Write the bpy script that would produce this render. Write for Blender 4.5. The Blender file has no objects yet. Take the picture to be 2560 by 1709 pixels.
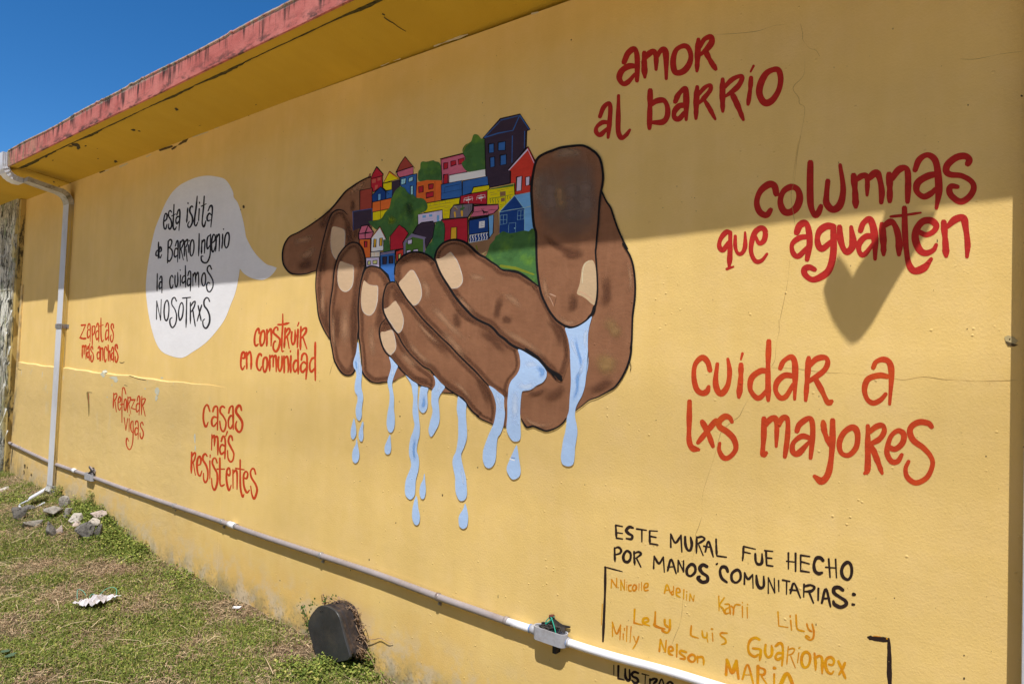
import bpy, bmesh, math, random
import numpy as np
from mathutils import Matrix, Vector
random.seed(7); np.random.seed(7)
S = bpy.context.scene
COL = S.collection

# ------------------------------------------------------------------ camera
F_PX, YAW, PIT, ROL, DIST, CAM_H = 1700., .6617, .0329, .0369, 2.5, 1.70
fw = np.array([-math.sin(YAW)*math.cos(PIT), math.cos(YAW)*math.cos(PIT), math.sin(PIT)])
rt = np.array([math.cos(YAW), math.sin(YAW), 0.]); up = np.cross(rt, fw)
rt, up = math.cos(ROL)*rt + math.sin(ROL)*up, -math.sin(ROL)*rt + math.cos(ROL)*up
CAM = np.array([0., -DIST, CAM_H])
cd = bpy.data.cameras.new('camera'); cam = bpy.data.objects.new('camera', cd); COL.objects.link(cam)
cd.sensor_width = 36; cd.lens = F_PX*36/2560; cd.clip_start = .05; cd.clip_end = 3000
cam.matrix_world = Matrix([[rt[0], up[0], -fw[0], CAM[0]], [rt[1], up[1], -fw[1], CAM[1]], [rt[2], up[2], -fw[2], CAM[2]], [0, 0, 0, 1]])
S.camera = cam
# ------------------------------------------------------------------ sky, sun, exposure
SUNV = np.array([-.50, 1., -2.3])                      # direction the sunlight travels
elev = math.atan2(2.3, math.hypot(.50, 1.)); 
W = bpy.data.worlds.new('World'); S.world = W; W.use_nodes = True
nt = W.node_tree; nt.nodes.clear()
sky = nt.nodes.new('ShaderNodeTexSky'); sky.sky_type = 'NISHITA'; sky.sun_disc = False
sky.sun_elevation = elev; sky.sun_rotation = math.atan2(-SUNV[0], -SUNV[1])
sky.air_density = .9; sky.dust_density = .1; sky.ozone_density = 6.0; sky.altitude = 900
bg = nt.nodes.new('ShaderNodeBackground'); bg.inputs['Strength'].default_value = .100
wo = nt.nodes.new('ShaderNodeOutputWorld')
hs_ = nt.nodes.new('ShaderNodeHueSaturation'); hs_.inputs['Saturation'].default_value = 1.25
nt.links.new(sky.outputs[0], hs_.inputs['Color']); nt.links.new(hs_.outputs[0], bg.inputs[0]); nt.links.new(bg.outputs[0], wo.inputs[0])
sd = bpy.data.lights.new('sun', 'SUN'); sun = bpy.data.objects.new('sun', sd); COL.objects.link(sun)
sd.energy = 4.0; sd.angle = math.radians(.53); sd.color = (1, .975, .95)
sun.rotation_euler = Vector(SUNV).to_track_quat('-Z', 'Y').to_euler()
S.view_settings.view_transform = 'Standard'; S.view_settings.look = 'None'
S.view_settings.exposure = .50; S.view_settings.gamma = 1; S.view_settings.use_curve_mapping = False
S.render.engine = 'CYCLES'

# ------------------------------------------------------------------ geometry helpers
def ray(x, y): return fw + (x-1280)/F_PX*rt - (y-854.5)/F_PX*up
def onY(x, y, off=0.):                                  # photo direction met with the vertical plane y = -off
    d = ray(x, y); return CAM + d*((DIST-off)/d[1])
def mkobj(name, mesh, parent=None, mat=None):
    o = bpy.data.objects.new(name, mesh); COL.objects.link(o)
    if parent is not None: o.parent = parent
    for m in (mat if isinstance(mat, (list, tuple)) else [mat] if mat else []): mesh.materials.append(m)
    return o
def mesh(name, V, Fc, parent=None, mat=None, smooth=False, mi=None):
    me = bpy.data.meshes.new(name); me.from_pydata([tuple(map(float, v)) for v in V], [], [tuple(f) for f in Fc]); me.update()
    o = mkobj(name, me, parent, mat)
    if smooth:
        for p in me.polygons: p.use_smooth = True
    if mi:
        for p, i in zip(me.polygons, mi): p.material_index = i
    return o
def empty(name, loc=(0, 0, 0)):
    o = bpy.data.objects.new(name, None); COL.objects.link(o); o.empty_display_size = .1; o.location = loc; return o
def tag(o, label=None, cat=None, group=None, kind=None):
    if label: o['label'] = label
    if cat: o['category'] = cat
    if group: o['group'] = group
    if kind: o['kind'] = kind
    return o
def boxVF(x0, x1, y0, y1, z0, z1):
    V = [(x, y, z) for x in (x0, x1) for y in (y0, y1) for z in (z0, z1)]
    return V, [(0, 1, 3, 2), (4, 6, 7, 5), (0, 4, 5, 1), (2, 3, 7, 6), (0, 2, 6, 4), (1, 5, 7, 3)]
def tubeVF(P, r, n=12, caps=True):
    P = [np.array(p, float) for p in P]; V = []; Fc = []
    rr = r if hasattr(r, '__len__') else [r]*len(P); ref = np.array([0, 0, 1.])
    for i, p in enumerate(P):
        t = P[min(i+1, len(P)-1)] - P[max(i-1, 0)]; t /= np.linalg.norm(t)+1e-12
        if abs(t @ ref) > .95: ref = np.array([0, 1., 0])
        a = np.cross(t, ref); a /= np.linalg.norm(a); b = np.cross(a, t)
        for k in range(n):
            th = 2*math.pi*k/n; V.append(p + rr[i]*(math.cos(th)*a + math.sin(th)*b))
    for i in range(len(P)-1):
        for k in range(n): Fc.append((i*n+k, i*n+(k+1) % n, (i+1)*n+(k+1) % n, (i+1)*n+k))
    if caps: Fc.append(tuple(range(n-1, -1, -1))); Fc.append(tuple((len(P)-1)*n+k for k in range(n)))
    return V, Fc
class MB:
    def __init__(s): s.V = []; s.F = []; s.M = []
    def add(s, VF, m=0):
        n = len(s.V); s.V += list(VF[0]); s.F += [tuple(i+n for i in f) for f in VF[1]]; s.M += [m]*len(VF[1]); return s
    def box(s, *a, m=0): return s.add(boxVF(*a), m)
    def tube(s, P, r, n=12, m=0): return s.add(tubeVF(P, r, n), m)
    def build(s, name, parent=None, mat=None, smooth=False): return mesh(name, s.V, s.F, parent, mat, smooth, s.M)
def bevel(o, w=.002, seg=2):
    m = o.modifiers.new('bevel', 'BEVEL'); m.width = w; m.segments = seg; m.limit_method = 'ANGLE'

# ------------------------------------------------------------------ materials
def lin(c): c = c/255; return c/12.92 if c < .04045 else ((c+.055)/1.055)**2.4
def sh(r, g, b): return tuple(min(.85, lin(c)*k) for c, k in zip((r, g, b), (1.90, 1.85, 1.62)))    # albedo of a paint seen in open shade
def li(r, g, b): return tuple(min(.85, lin(c)*1.0) for c in (r, g, b))                             # albedo of a paint seen in the sun
class N:
    def __init__(s, name):
        s.m = bpy.data.materials.new(name); s.m.use_nodes = True; s.t = s.m.node_tree; s.t.nodes.clear()
        s.o = s.t.nodes.new('ShaderNodeOutputMaterial'); s.b = s.t.nodes.new('ShaderNodeBsdfPrincipled')
        s.t.links.new(s.b.outputs[0], s.o.inputs[0]); s.b.inputs['Roughness'].default_value = .75
        s.b.inputs['Specular IOR Level'].default_value = .25
        s.pos = s.n('ShaderNodeNewGeometry').outputs['Position']
    def n(s, t, **k):
        x = s.t.nodes.new(t)
        for a, v in k.items(): setattr(x, a, v)
        return x
    def l(s, a, b): s.t.links.new(a, b)
    def setin(s, sock, v):
        if isinstance(v, (int, float)): sock.default_value = v
        elif isinstance(v, tuple): sock.default_value = v if len(v) == len(sock.default_value) else v+(1,)
        else: s.l(v, sock)
    def scale(s, v, sc):
        x = s.n('ShaderNodeVectorMath', operation='MULTIPLY'); s.setin(x.inputs[0], v); x.inputs[1].default_value = sc; return x.outputs[0]
    def noise(s, scale, vec=None, detail=3, rough=.55, dist=0):
        x = s.n('ShaderNodeTexNoise'); x.inputs['Scale'].default_value = scale; x.inputs['Detail'].default_value = detail
        x.inputs['Roughness'].default_value = rough; x.inputs['Distortion'].default_value = dist
        s.l(vec if vec is not None else s.pos, x.inputs['Vector']); return x.outputs[0]
    def voro(s, scale, vec=None, out=0, rnd=1):
        x = s.n('ShaderNodeTexVoronoi'); x.inputs['Scale'].default_value = scale; x.inputs['Randomness'].default_value = rnd
        s.l(vec if vec is not None else s.pos, x.inputs['Vector']); return x.outputs[out]
    def ramp(s, v, a, b, lo=0., hi=1.):
        x = s.n('ShaderNodeMapRange'); x.inputs[1].default_value = a; x.inputs[2].default_value = b
        x.inputs[3].default_value = lo; x.inputs[4].default_value = hi; x.clamp = True; s.l(v, x.inputs[0]); return x.outputs[0]
    def mth(s, op, a, b=0.):
        x = s.n('ShaderNodeMath', operation=op); s.setin(x.inputs[0], a); s.setin(x.inputs[1], b); return x.outputs[0]
    def mix(s, f, a, b, mode='MIX'):
        x = s.n('ShaderNodeMix', data_type='RGBA', blend_type=mode); s.setin(x.inputs[0], f); s.setin(x.inputs[6], a); s.setin(x.inputs[7], b); return x.outputs[2]
    def xyz(s, v=None):
        x = s.n('ShaderNodeSeparateXYZ'); s.l(v if v is not None else s.pos, x.inputs[0]); return x.outputs
    def bump(s, h, strength=.5, dist=.003, prev=None):
        x = s.n('ShaderNodeBump'); x.inputs['Strength'].default_value = strength; x.inputs['Distance'].default_value = dist
        s.l(h, x.inputs['Height'])
        if prev is not None: s.l(prev, x.inputs['Normal'])
        return x.outputs[0]
    def fin(s, color, normal=None, rough=None):
        s.setin(s.b.inputs['Base Color'], color)
        if normal is not None: s.l(normal, s.b.inputs['Normal'])
        if rough is not None: s.setin(s.b.inputs['Roughness'], rough)
        return s.m
def plaster_normal(m, k=1.):
    """fine stucco relief shared by the wall and every coat of paint on it"""
    h = m.mth('ADD', m.mth('MULTIPLY', m.noise(120, detail=4, rough=.65), .7), m.mth('MULTIPLY', m.noise(9, detail=3), 1.1))
    n1 = m.bump(h, .42*k, .0042)
    v = m.voro(30); lump = m.ramp(v, .03, .15, 1, 0)
    keep = m.ramp(m.noise(3.1, detail=2), .56, .64)
    l2 = m.ramp(m.voro(13), .015, .075, 1, 0)
    n2 = m.bump(m.mth('ADD', m.mth('MULTIPLY', lump, keep), m.mth('MULTIPLY', l2, .8)), .5*k, .0045, n1)
    return n2
WALLC = (.80, .555, .190)
def wall_material(name, base=WALLC, low=True, dirt=1., band=False):
    m = N(name); x, y, z = m.xyz()
    var = m.noise(1.3, detail=4, rough=.6)
    c = m.mix(m.ramp(var, .3, .7), tuple(v*.90 for v in base), tuple(min(.85, v*1.06) for v in base))
    c = m.mix(m.ramp(m.noise(6, detail=5, rough=.7), .45, .75, 0, .35), c, (base[0]*1.04, base[1]*1.06, base[2]*1.5))
    # broad roller marks
    c = m.mix(m.ramp(m.noise(1, m.scale(m.pos, (7, 1, 1.0)), 4, .65), .42, .7, 0, .32), c, (base[0]*.86, base[1]*.83, base[2]*.72))
    # small dark chips and drips
    sp = m.ramp(m.voro(14, m.scale(m.pos, (1, 1, .55))), .016, .034, 1, 0)
    sp = m.mth('MULTIPLY', sp, m.ramp(m.noise(5), .46, .5))
    c = m.mix(m.mth('MULTIPLY', sp, .75*dirt), c, (.12, .07, .03))
    sp2 = m.ramp(m.voro(37), .02, .05, 1, 0); sp2 = m.mth('MULTIPLY', sp2, m.ramp(m.noise(2.2), .55, .6))
    c = m.mix(m.mth('MULTIPLY', sp2, .5*dirt), c, (.25, .15, .05))
    if low:
        gl = m.mth('SUBTRACT', m.ramp(x, -6.4, -5.2, .31, .13), m.ramp(x, -5.2, 0, 0, .17)); hg = m.mth('SUBTRACT', z, gl)
        nz = m.noise(2.4, detail=6, rough=.7)
        hgt = m.mth('SUBTRACT', hg, m.mth('MULTIPLY', m.mth('SUBTRACT', nz, .5), 1.1))
        c = m.mix(m.ramp(hgt, .10, .42, .5, 0), c, (.72, .43, .11))
        nn = m.noise(5.5, detail=6, rough=.72)
        bare = m.mth('MULTIPLY', m.ramp(nn, .47, .58), m.ramp(hg, .05, .34, 1, 0))
        c = m.mix(m.mth('MULTIPLY', bare, .75), c, (.62, .52, .38))
        g_ = m.mth('MULTIPLY', m.ramp(m.noise(5.2, detail=6, rough=.7), .42, .6), m.ramp(hg, .02, .17, 1, 0))
        c = m.mix(m.mth('MULTIPLY', g_, .7), c, (.22, .21, .12))
        sp3 = m.mth('MULTIPLY', m.ramp(m.noise(40, detail=4, rough=.7), .52, .62), m.ramp(hg, 0, .14, .8, 0))
        c = m.mix(sp3, c, (.20, .13, .07))
        left = m.mth('MULTIPLY', m.ramp(x, -8.9, -7.7, 1, 0), m.ramp(z, .35, .85, 1, 0))
        gr = m.mth('MULTIPLY', left, m.ramp(m.noise(9, m.scale(m.pos, (1, 1, .4)), 6, .75), .45, .62))
        c = m.mix(m.mth('MULTIPLY', gr, .85), c, (.09, .08, .05))
    nrm = plaster_normal(m)
    if band:
        fade = m.ramp(x, -5.0, -4.45, 1, 0)
        pale = m.mth('MULTIPLY', m.mth('MULTIPLY', m.ramp(m.noise(4.2, m.scale(m.pos, (1.5, 1, .8)), 5, .65), .60, .67), m.ramp(z, .95, 1.45)), fade)
        c = m.mix(m.mth('MULTIPLY', pale, .7), c, (.60, .58, .44))
        scr = m.mth('MULTIPLY', m.ramp(m.noise(14, m.scale(m.pos, (.5, 1, 2)), 5, .75, 1.5), .63, .69), fade)
        c = m.mix(m.mth('MULTIPLY', scr, .25), c, (.40, .26, .11))
        c = m.mix(m.mth('MULTIPLY', fade, .22), c, (.60, .46, .24))
        edge = m.mth('MULTIPLY', m.ramp(x, -8.62, -8.45, 1, 0), m.ramp(m.noise(7, m.scale(m.pos, (1, 1, .5)), 5, .7), .42, .6))
        c = m.mix(m.mth('MULTIPLY', edge, .8), c, (.10, .10, .10))
        nrm = m.bump(m.mth('MULTIPLY', m.noise(7, m.scale(m.pos, (1, 1, 1.6)), 4, .6, .6), fade), .35, .010, nrm)
    return m.fin(c, nrm, .8)
M = {}
M['wall'] = wall_material('yellow_plaster')
M['wall_soffit'] = wall_material('shaded_yellow_soffit', tuple(a*b for a, b in zip(WALLC, (.64, .58, .14))), low=False, dirt=1.2)  # wall colour deepened: the eave's shade is put into the soffit colour
M['ledge'] = wall_material('worn_yellow_render', band=True)
def simple(name, c, rough=.6, var=.15, scale=25, bump=.15, dirt=None, dirtamt=.4, dscale=18, spec=.3, k=(1, 1, 1)):
    m = N(name); m.b.inputs['Specular IOR Level'].default_value = spec
    v = m.scale(m.pos, k)
    cc = m.mix(m.ramp(m.noise(scale, v, 4), .3, .7), tuple(a*(1-var) for a in c), tuple(min(.9, a*(1+var)) for a in c))
    if dirt: cc = m.mix(m.mth('MULTIPLY', m.ramp(m.noise(dscale, v, 6, .7), .5, .66), dirtamt), cc, dirt)
    return m.fin(cc, m.bump(m.noise(scale*4, v, 3), bump, .002), rough)
M['flake_paint'] = simple('flake_paint', (.62, .60, .52), .8, .1)
PAINT = {}
def paint(c, streak=.16, key=None):
    k = (tuple(round(v, 3) for v in c), key)
    if k in PAINT: return PAINT[k]
    m = N('wall_paint')
    st = m.mth('ADD', m.mth('MULTIPLY', m.noise(1, m.scale(m.pos, (22, 1, 60)), 4, .6), .5), m.mth('MULTIPLY', m.noise(1, m.scale(m.pos, (5, 1, 14)), 3, .6), .5))
    cc = m.mix(m.ramp(st, .3, .7), tuple(v*(1-streak) for v in c), tuple(min(.88, v*(1+streak)) for v in c))
    cc = m.mix(m.ramp(m.noise(4, detail=3), .4, .7, 0, .25), cc, tuple(v*.82 for v in c))
    if key == 'red':      # thin orange-yellow undercoat showing at brush ends
        cc = m.mix(m.ramp(m.noise(8, detail=3, rough=.5), .52, .72, 0, .55), cc, (c[0]*1.18, c[1]*2.0, c[2]*1.0))
    if key == 'ochre':
        cc = m.mix(m.ramp(m.noise(16, detail=3, rough=.5), .4, .62), cc, (.60, .20, .012))
    if key == 'leaf':
        cc = m.mix(m.ramp(m.noise(9, detail=3, rough=.6), .50, .72, 0, .8), cc, (c[0]*2.4, c[1]*1.9, c[2]*.7))
        cc = m.mix(m.ramp(m.noise(17, detail=4, rough=.6), .5, .7, 0, .6), cc, tuple(v*.5 for v in c))
    if key == 'skin':
        cc = m.mix(m.ramp(m.noise(1, m.scale(m.pos, (16, 1, 4)), 4, .6, 1.2), .45, .75, 0, .35), cc, (c[0]*1.4, c[1]*1.5, c[2]*1.55))
        cc = m.mix(m.ramp(m.noise(3, detail=2), .45, .75, 0, .4), cc, (c[0]*.66, c[1]*.60, c[2]*.60))
    m.b.inputs['Specular IOR Level'].default_value = .08
    m.fin(cc, plaster_normal(m, .9), .85)
    PAINT[k] = m.m; return m.m
def softpaint(c):
    k = (tuple(round(v, 3) for v in c), 'soft')
    if k in PAINT: return PAINT[k]
    m = N('blended_paint'); m.b.inputs['Specular IOR Level'].default_value = .08; m.fin(c, plaster_normal(m, .9), .85)
    at = m.n('ShaderNodeAttribute', attribute_name='cover')
    tr = m.n('ShaderNodeBsdfTransparent'); mx = m.n('ShaderNodeMixShader')
    a = m.mth('MULTIPLY', at.outputs['Fac'], m.ramp(m.noise(1, m.scale(m.pos, (9, 1, 26)), 4, .55), .3, .7, .55, .95))
    m.l(a, mx.inputs[0]); m.l(tr.outputs[0], mx.inputs[1]); m.l(m.b.outputs[0], mx.inputs[2]); m.l(mx.outputs[0], m.o.inputs[0])
    PAINT[k] = m.m; return m.m

# ------------------------------------------------------------------ painting on the wall
CR = dict(A=(690, 420, 450), B=(760, 640, 450), C=(1060, 640, 450), D=(1180, 340, 450), E=(1180, 600, 450), F=(1180, 860, 450),
          G=(860, 840, 360), H=(860, 1040, 450), I=(860, 380, 300), J=(1060, 380, 300), K=(860, 520, 300), L=(1060, 520, 300),
          M=(1000, 260, 400), T1=(1460, 60, 600), T2=(1760, 340, 720), T3=(1680, 800, 720), T4=(1500, 1290, 540), T5=(1720, 1290, 540),
          T6=(1500, 1469, 360), T7=(1790, 1469, 360), T8=(2080, 1469, 360), S1=(350, 420, 360), S2=(350, 660, 360), S3=(180, 780, 270),
          S4=(260, 950, 180*2349/1568), S5=(460, 990, 240*2349/1394), S6=(580, 770, 240*2349/1981), P=(0, 0, 2349),
          D1=(0, 300, 640), D2=(0, 727, 640), D3=(0, 1154, 640), D4=(640, 1282, 640), D5=(1280, 1282, 640), B6=(700, 1480, 300*2349/2054))
def tp(cr, pts):
    x0, y0, w = CR[cr]; s = w/2349.
    return [(x0+a*s, y0+b*s) for a, b in pts]
def multi(*segs):                                       # ('A',[...]),('B',[...]) -> photo pixels
    out = []
    for c, p in segs: out += tp(c, p)
    return out
def crom(P, closed, sub=6):
    P = [np.array(p, float) for p in P]; n = len(P); out = []
    if n < 3 and not closed: sub = 1
    rng = range(n if closed else n-1)
    for i in rng:
        if closed: p0, p1, p2, p3 = P[i-1], P[i], P[(i+1) % n], P[(i+2) % n]
        else: p1, p2 = P[i], P[i+1]; p0 = P[i-1] if i else 2*p1-p2; p3 = P[i+2] if i+2 < n else 2*p2-p1
        for k in range(sub):
            t = k/sub; out.append(.5*((2*p1)+(-p0+p2)*t+(2*p0-5*p1+4*p2-p3)*t*t+(-p0+3*p1-3*p2+p3)*t**3))
    if not closed: out.append(P[-1])
    return out
LEDGE = dict(x0=-8.62, x1=-4.42, z0=1.535, z1=1.47)
def ledge_off(X, Z):
    if X > LEDGE['x1'] or X < LEDGE['x0']: return 0.
    zt = LEDGE['z0']+(LEDGE['z1']-LEDGE['z0'])*(X-LEDGE['x0'])/(LEDGE['x1']-LEDGE['x0'])
    return 0. if Z > zt else .014*min(1., (LEDGE['x1']-X)/1.1+.03)
def put(x, y, off, led=False):
    p = onY(x, y, off)
    if led:
        o = ledge_off(p[0], p[2]); p = onY(x, y, off+o)
    return p
LAY = [.0004]
def nextlay(d=.000007): LAY[0] += d; return LAY[0]
class Pt:
    """a painted shape: flat polygons and brush strokes, each a hair above the coat below"""
    def __init__(s, led=False): s.V = []; s.F = []; s.M = []; s.mats = []; s.al = []; s.led = led
    def mat(s, m):
        if m not in s.mats: s.mats.append(m)
        return s.mats.index(m)
    def poly(s, px, m, smooth=False, off=None, sub=6):
        if smooth: px = crom(px, True, sub)
        off = off or nextlay(); n = len(s.V)
        s.V += [put(p[0], p[1], off, s.led) for p in px]; s.al += [1.]*len(px)
        s.F.append(tuple(range(n, n+len(px)))); s.M.append(s.mat(m)); return s
    def stroke(s, px, w, m, closed=False, off=None, taper=(.75, .55), wob=.10, sub=6, soft=False, smooth=True):
        px = [tuple(p) for p in px]
        C = crom(px, closed, sub) if smooth else [np.array(p, float) for p in px]
        if closed: C.append(C[0].copy()); C.append(C[1].copy())
        n = len(C); off = off or nextlay(); ph = random.random()*9
        if n < 2: return s
        Wd = (w if hasattr(w, '__len__') else (w, w))
        rows = []
        for i, p in enumerate(C):
            t = C[min(i+1, n-1)]-C[max(i-1, 0)]; L = np.hypot(*t)+1e-9; t = t/L; nn = np.array([-t[1], t[0]])
            u = i/(n-1); ww = Wd[0]*(1-u)+Wd[1]*u
            ww *= 1+wob*math.sin(u*7+ph)+wob*.5*math.sin(u*19+ph*2)
            if not closed:
                if taper: ww *= min(1, taper[0]+(1-taper[0])*u*6, taper[1]+(1-taper[1])*(1-u)*6)
            rows.append((p, nn, ww, t))
        if not closed and not soft:                      # rounded ends
            p, nn, ww, t = rows[0]; rows.insert(0, (p-t*ww*.38, nn, ww*.55, t)); 
            p, nn, ww, t = rows[-1]; rows.append((p+t*ww*.38, nn, ww*.55, t))
        N_ = len(rows); base = len(s.V); k = 9 if soft else 2
        for i, (p, nn, ww, t) in enumerate(rows):
            o = off + .000006*i/max(1, N_-1)
            for j in range(k):
                f = (j/(k-1)-.5)*ww; q = p+nn*f; s.V.append(put(q[0], q[1], o, s.led))
                u = i/max(1, N_-1); e = .5-.5*math.cos(math.pi*min(1, u*2.4, (1-u)*2.4)) if not closed else 1
                s.al.append((.5-.5*math.cos(2*math.pi*j/8))*e if soft else 1.)
        mi = s.mat(m)
        for i in range(N_-1):
            for j in range(k-1):
                a = base+i*k+j; s.F.append((a, a+1, a+k+1, a+k)); s.M.append(mi)
        return s
    def lines(s, cr, L, w, m, taper=(.75, .55), wob=.12):
        sc = CR[cr][2]/2349.
        for item in L:
            ww = w; cl = False
            if isinstance(item, tuple): item, ww = item
            if item[-1] == 'c': cl = True; item = item[:-1]
            s.stroke(tp(cr, item), ww*sc, m, closed=cl, taper=taper, wob=wob)
        return s
    def build(s, name, parent, label=None):
        o = mesh(name, s.V, s.F, parent, s.mats, False, s.M)
        if any(a < 1 for a in s.al):
            at = o.data.attributes.new('cover', 'FLOAT', 'POINT'); at.data.foreach_set('value', s.al)
        if label: o['label'] = label
        return o
#BODY
# ================================================================== BUILDING
bld = tag(empty('building', (-3, 0, 0)), 'single-storey yellow plastered building with a painted mural and a flat red-edged roof', 'building')
bld_inv = Vector((3, 0, 0))
class Par:      # children keep world coordinates: parent inverse is a plain offset
    pass
def adopt(o, p):
    o.parent = p; o.matrix_parent_inverse = p.matrix_world.inverted() if p.type != 'EMPTY' else Matrix.Translation(-Vector(p.location)); return o
TILT = .0135
def rz(X): return TILT*(X+7.4)
b = MB(); b.box(-12.5, 4.2, 0, 6, -1.2, 3.345, m=0)
wall = adopt(b.build('wall', None, [M['wall']]), bld)
# render band on the lower left of the wall
Vv = []; Ff = []
nn = 36
for i in range(nn+1):
    X = LEDGE['x0']+(LEDGE['x1']-LEDGE['x0'])*i/nn
    zt = LEDGE['z0']+(LEDGE['z1']-LEDGE['z0'])*i/nn + .0035*math.sin(i*1.7)+.003*math.sin(i*.61)
    o = .014*min(1., (LEDGE['x1']-X)/1.1+.03)
    if i == nn: o = .0005
    Vv += [(X, .001, -.3), (X, -o, -.3), (X, -o, zt-o*.75), (X, .001, zt)]
for i in range(nn):
    a = 4*i
    for k in range(3): Ff.append((a+k, a+k+4, a+k+5, a+k+1))
Ff += [(0, 1, 2, 3), (4*nn+3, 4*nn+2, 4*nn+1, 4*nn)]
adopt(mesh('render_band', Vv, Ff, None, M['ledge']), bld)['label'] = 'lower band of rougher plaster standing proud of the wall'
# narrow raised strip beside the pilaster above the band
b = MB(); b.box(-8.63, -8.575, -.012, .001, 1.53, 2.35); adopt(b.build('plaster_strip', None, [M['ledge']]), bld)
# peeling pilaster at far left
def peel_mat():
    m = N('peeling_paint'); x, y, z = m.xyz()
    v = m.scale(m.pos, (1, 1, .42))
    c = m.mix(m.ramp(m.noise(7, v, 6, .75), .42, .55), (.34, .31, .22), (.80, .78, .66))
    c = m.mix(m.ramp(m.noise(15, v, 6, .8, .8), .50, .56), c, (.035, .035, .025))
    c = m.mix(m.ramp(m.noise(11, v, 5, .7), .56, .64), c, (.30, .36, .20))
    c = m.mix(m.mth('MULTIPLY', m.ramp(m.noise(5, v, 5, .7), .52, .58), m.ramp(x, -8.9, -8.7)), c, (.70, .58, .24))
    c = m.mix(m.ramp(z, .1, 1.5, .7, 0), c, (.06, .055, .035))
    n = m.bump(m.noise(12, v, 6, .8, .8), 1., .03)
    return m.fin(c, n, .9)
M['peel'] = peel_mat()
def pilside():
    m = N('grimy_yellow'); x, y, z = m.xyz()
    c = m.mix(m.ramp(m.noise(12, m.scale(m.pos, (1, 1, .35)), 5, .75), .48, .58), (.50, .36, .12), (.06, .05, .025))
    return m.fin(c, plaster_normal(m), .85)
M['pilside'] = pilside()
b = MB(); rr = random.Random(3)
zs = [-.5+i*.1 for i in range(39)]
for i, z0 in enumerate(zs):
    z1 = z0+.1 if i < len(zs)-1 else 3.29
    w = .012*rr.random()
    b.box(-10.4, -8.715-w, -.062-.006*rr.random(), .001, z0, z1, m=0)
pm = b.build('pilaster_face', None, [M['peel']])
adopt(pm, bld)['label'] = 'weathered pilaster with peeling white paint and black mildew'
b = MB(); b.box(-8.74, -8.655, -.045, .001, -.5, 3.28); adopt(b.build('pilaster_edge', None, [M['pilside']]), bld)
# curled flakes of paint hanging off the pilaster
for (px, py, L, wd) in [(22, 745, .10, .06), (30, 775, .16, .07), (26, 865, .20, .07), (18, 830, .10, .06), (16, 1020, .18, .07), (20, 1075, .12, .05), (24, 905, .08, .05), (12, 960, .10, .06), (28, 690, .09, .05), (32, 560, .07, .04), (12, 640, .08, .05)]:
    p = onY(px, py, .075); V = []; Fc = []
    for i in range(5):
        u = i/4; ww = wd*(1-.6*u)*.5; yy = p[1]-.004-.045*u*u
        V += [(p[0]-ww, yy, p[2]-L*u), (p[0]+ww, yy-.012*math.sin(u*3), p[2]-L*u), ]
    for i in range(4): Fc.append((2*i, 2*i+1, 2*i+3, 2*i+2))
    adopt(mesh('paint_flake', V, Fc, None, M['flake_paint']), bld)

# ---- roof
def fascia_mat():
    m = N('stained_red_fascia'); x, y, z = m.xyz()
    h = m.mth('SUBTRACT', m.mth('SUBTRACT', z, m.mth('MULTIPLY', m.mth('ADD', x, 7.4), TILT)), 3.325)      # 0 .. .15
    c = m.mix(m.ramp(m.noise(5, detail=4), .35, .7), (.46, .120, .100), (.58, .20, .165))
    sx = m.scale(m.pos, (17, 1, .9))
    st = m.ramp(m.noise(1, sx, 5, .75), .47, .58)
    ln = m.noise(1, m.scale(m.pos, (5.2, 0, 0)), 5, .8)
    reach = m.ramp(ln, .40, .58, .135, .0)                                                                  # how far a run reaches down
    st = m.mth('MULTIPLY', st, m.ramp(m.mth('SUBTRACT', h, reach), 0, .055))
    c = m.mix(m.mth('MULTIPLY', st, .95), c, (.022, .017, .014))
    bt = m.mth('MULTIPLY', m.ramp(m.noise(9, m.scale(m.pos, (1, 1, 3)), 6, .75), .46, .6), m.ramp(h, .014, .085, 1, 0))
    c = m.mix(m.mth('MULTIPLY', bt, .85), c, (.045, .035, .03))
    tp_ = m.mth('MULTIPLY', m.ramp(m.noise(30, detail=5, rough=.7), .35, .6), m.ramp(h, .125, .142))
    c = m.mix(m.mth('MULTIPLY', tp_, .8), c, (.42, .42, .33))
    gl = m.mth('MULTIPLY', m.ramp(x, -7.7, -6.3, 1, 0), m.ramp(m.noise(14, m.scale(m.pos, (1, 1, .3)), 5, .75), .43, .58))
    c = m.mix(m.mth('MULTIPLY', gl, .9), c, (.25, .28, .14))
    gl2 = m.mth('MULTIPLY', m.ramp(x, -7.8, -6.5, 1, 0), m.ramp(m.noise(19, m.scale(m.pos, (1, 1, .25)), 5, .75), .5, .6))
    c = m.mix(m.mth('MULTIPLY', gl2, .85), c, (.04, .035, .025))
    return m.fin(c, m.bump(m.noise(35, detail=6, rough=.7), .7, .006), .85)
M['fascia'] = fascia_mat()
M['roof_top'] = simple('roof_concrete', (.30, .29, .26), .9, .2, 3, .3, (.07, .07, .05), .6, 2)
prof = [(-.500, 3.330), (-.435, 3.330), (-.425, 3.352), (0., 3.297), (.05, 3.295), (6.4, 3.295), (6.4, 3.480), (-.500, 3.480)]
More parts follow.
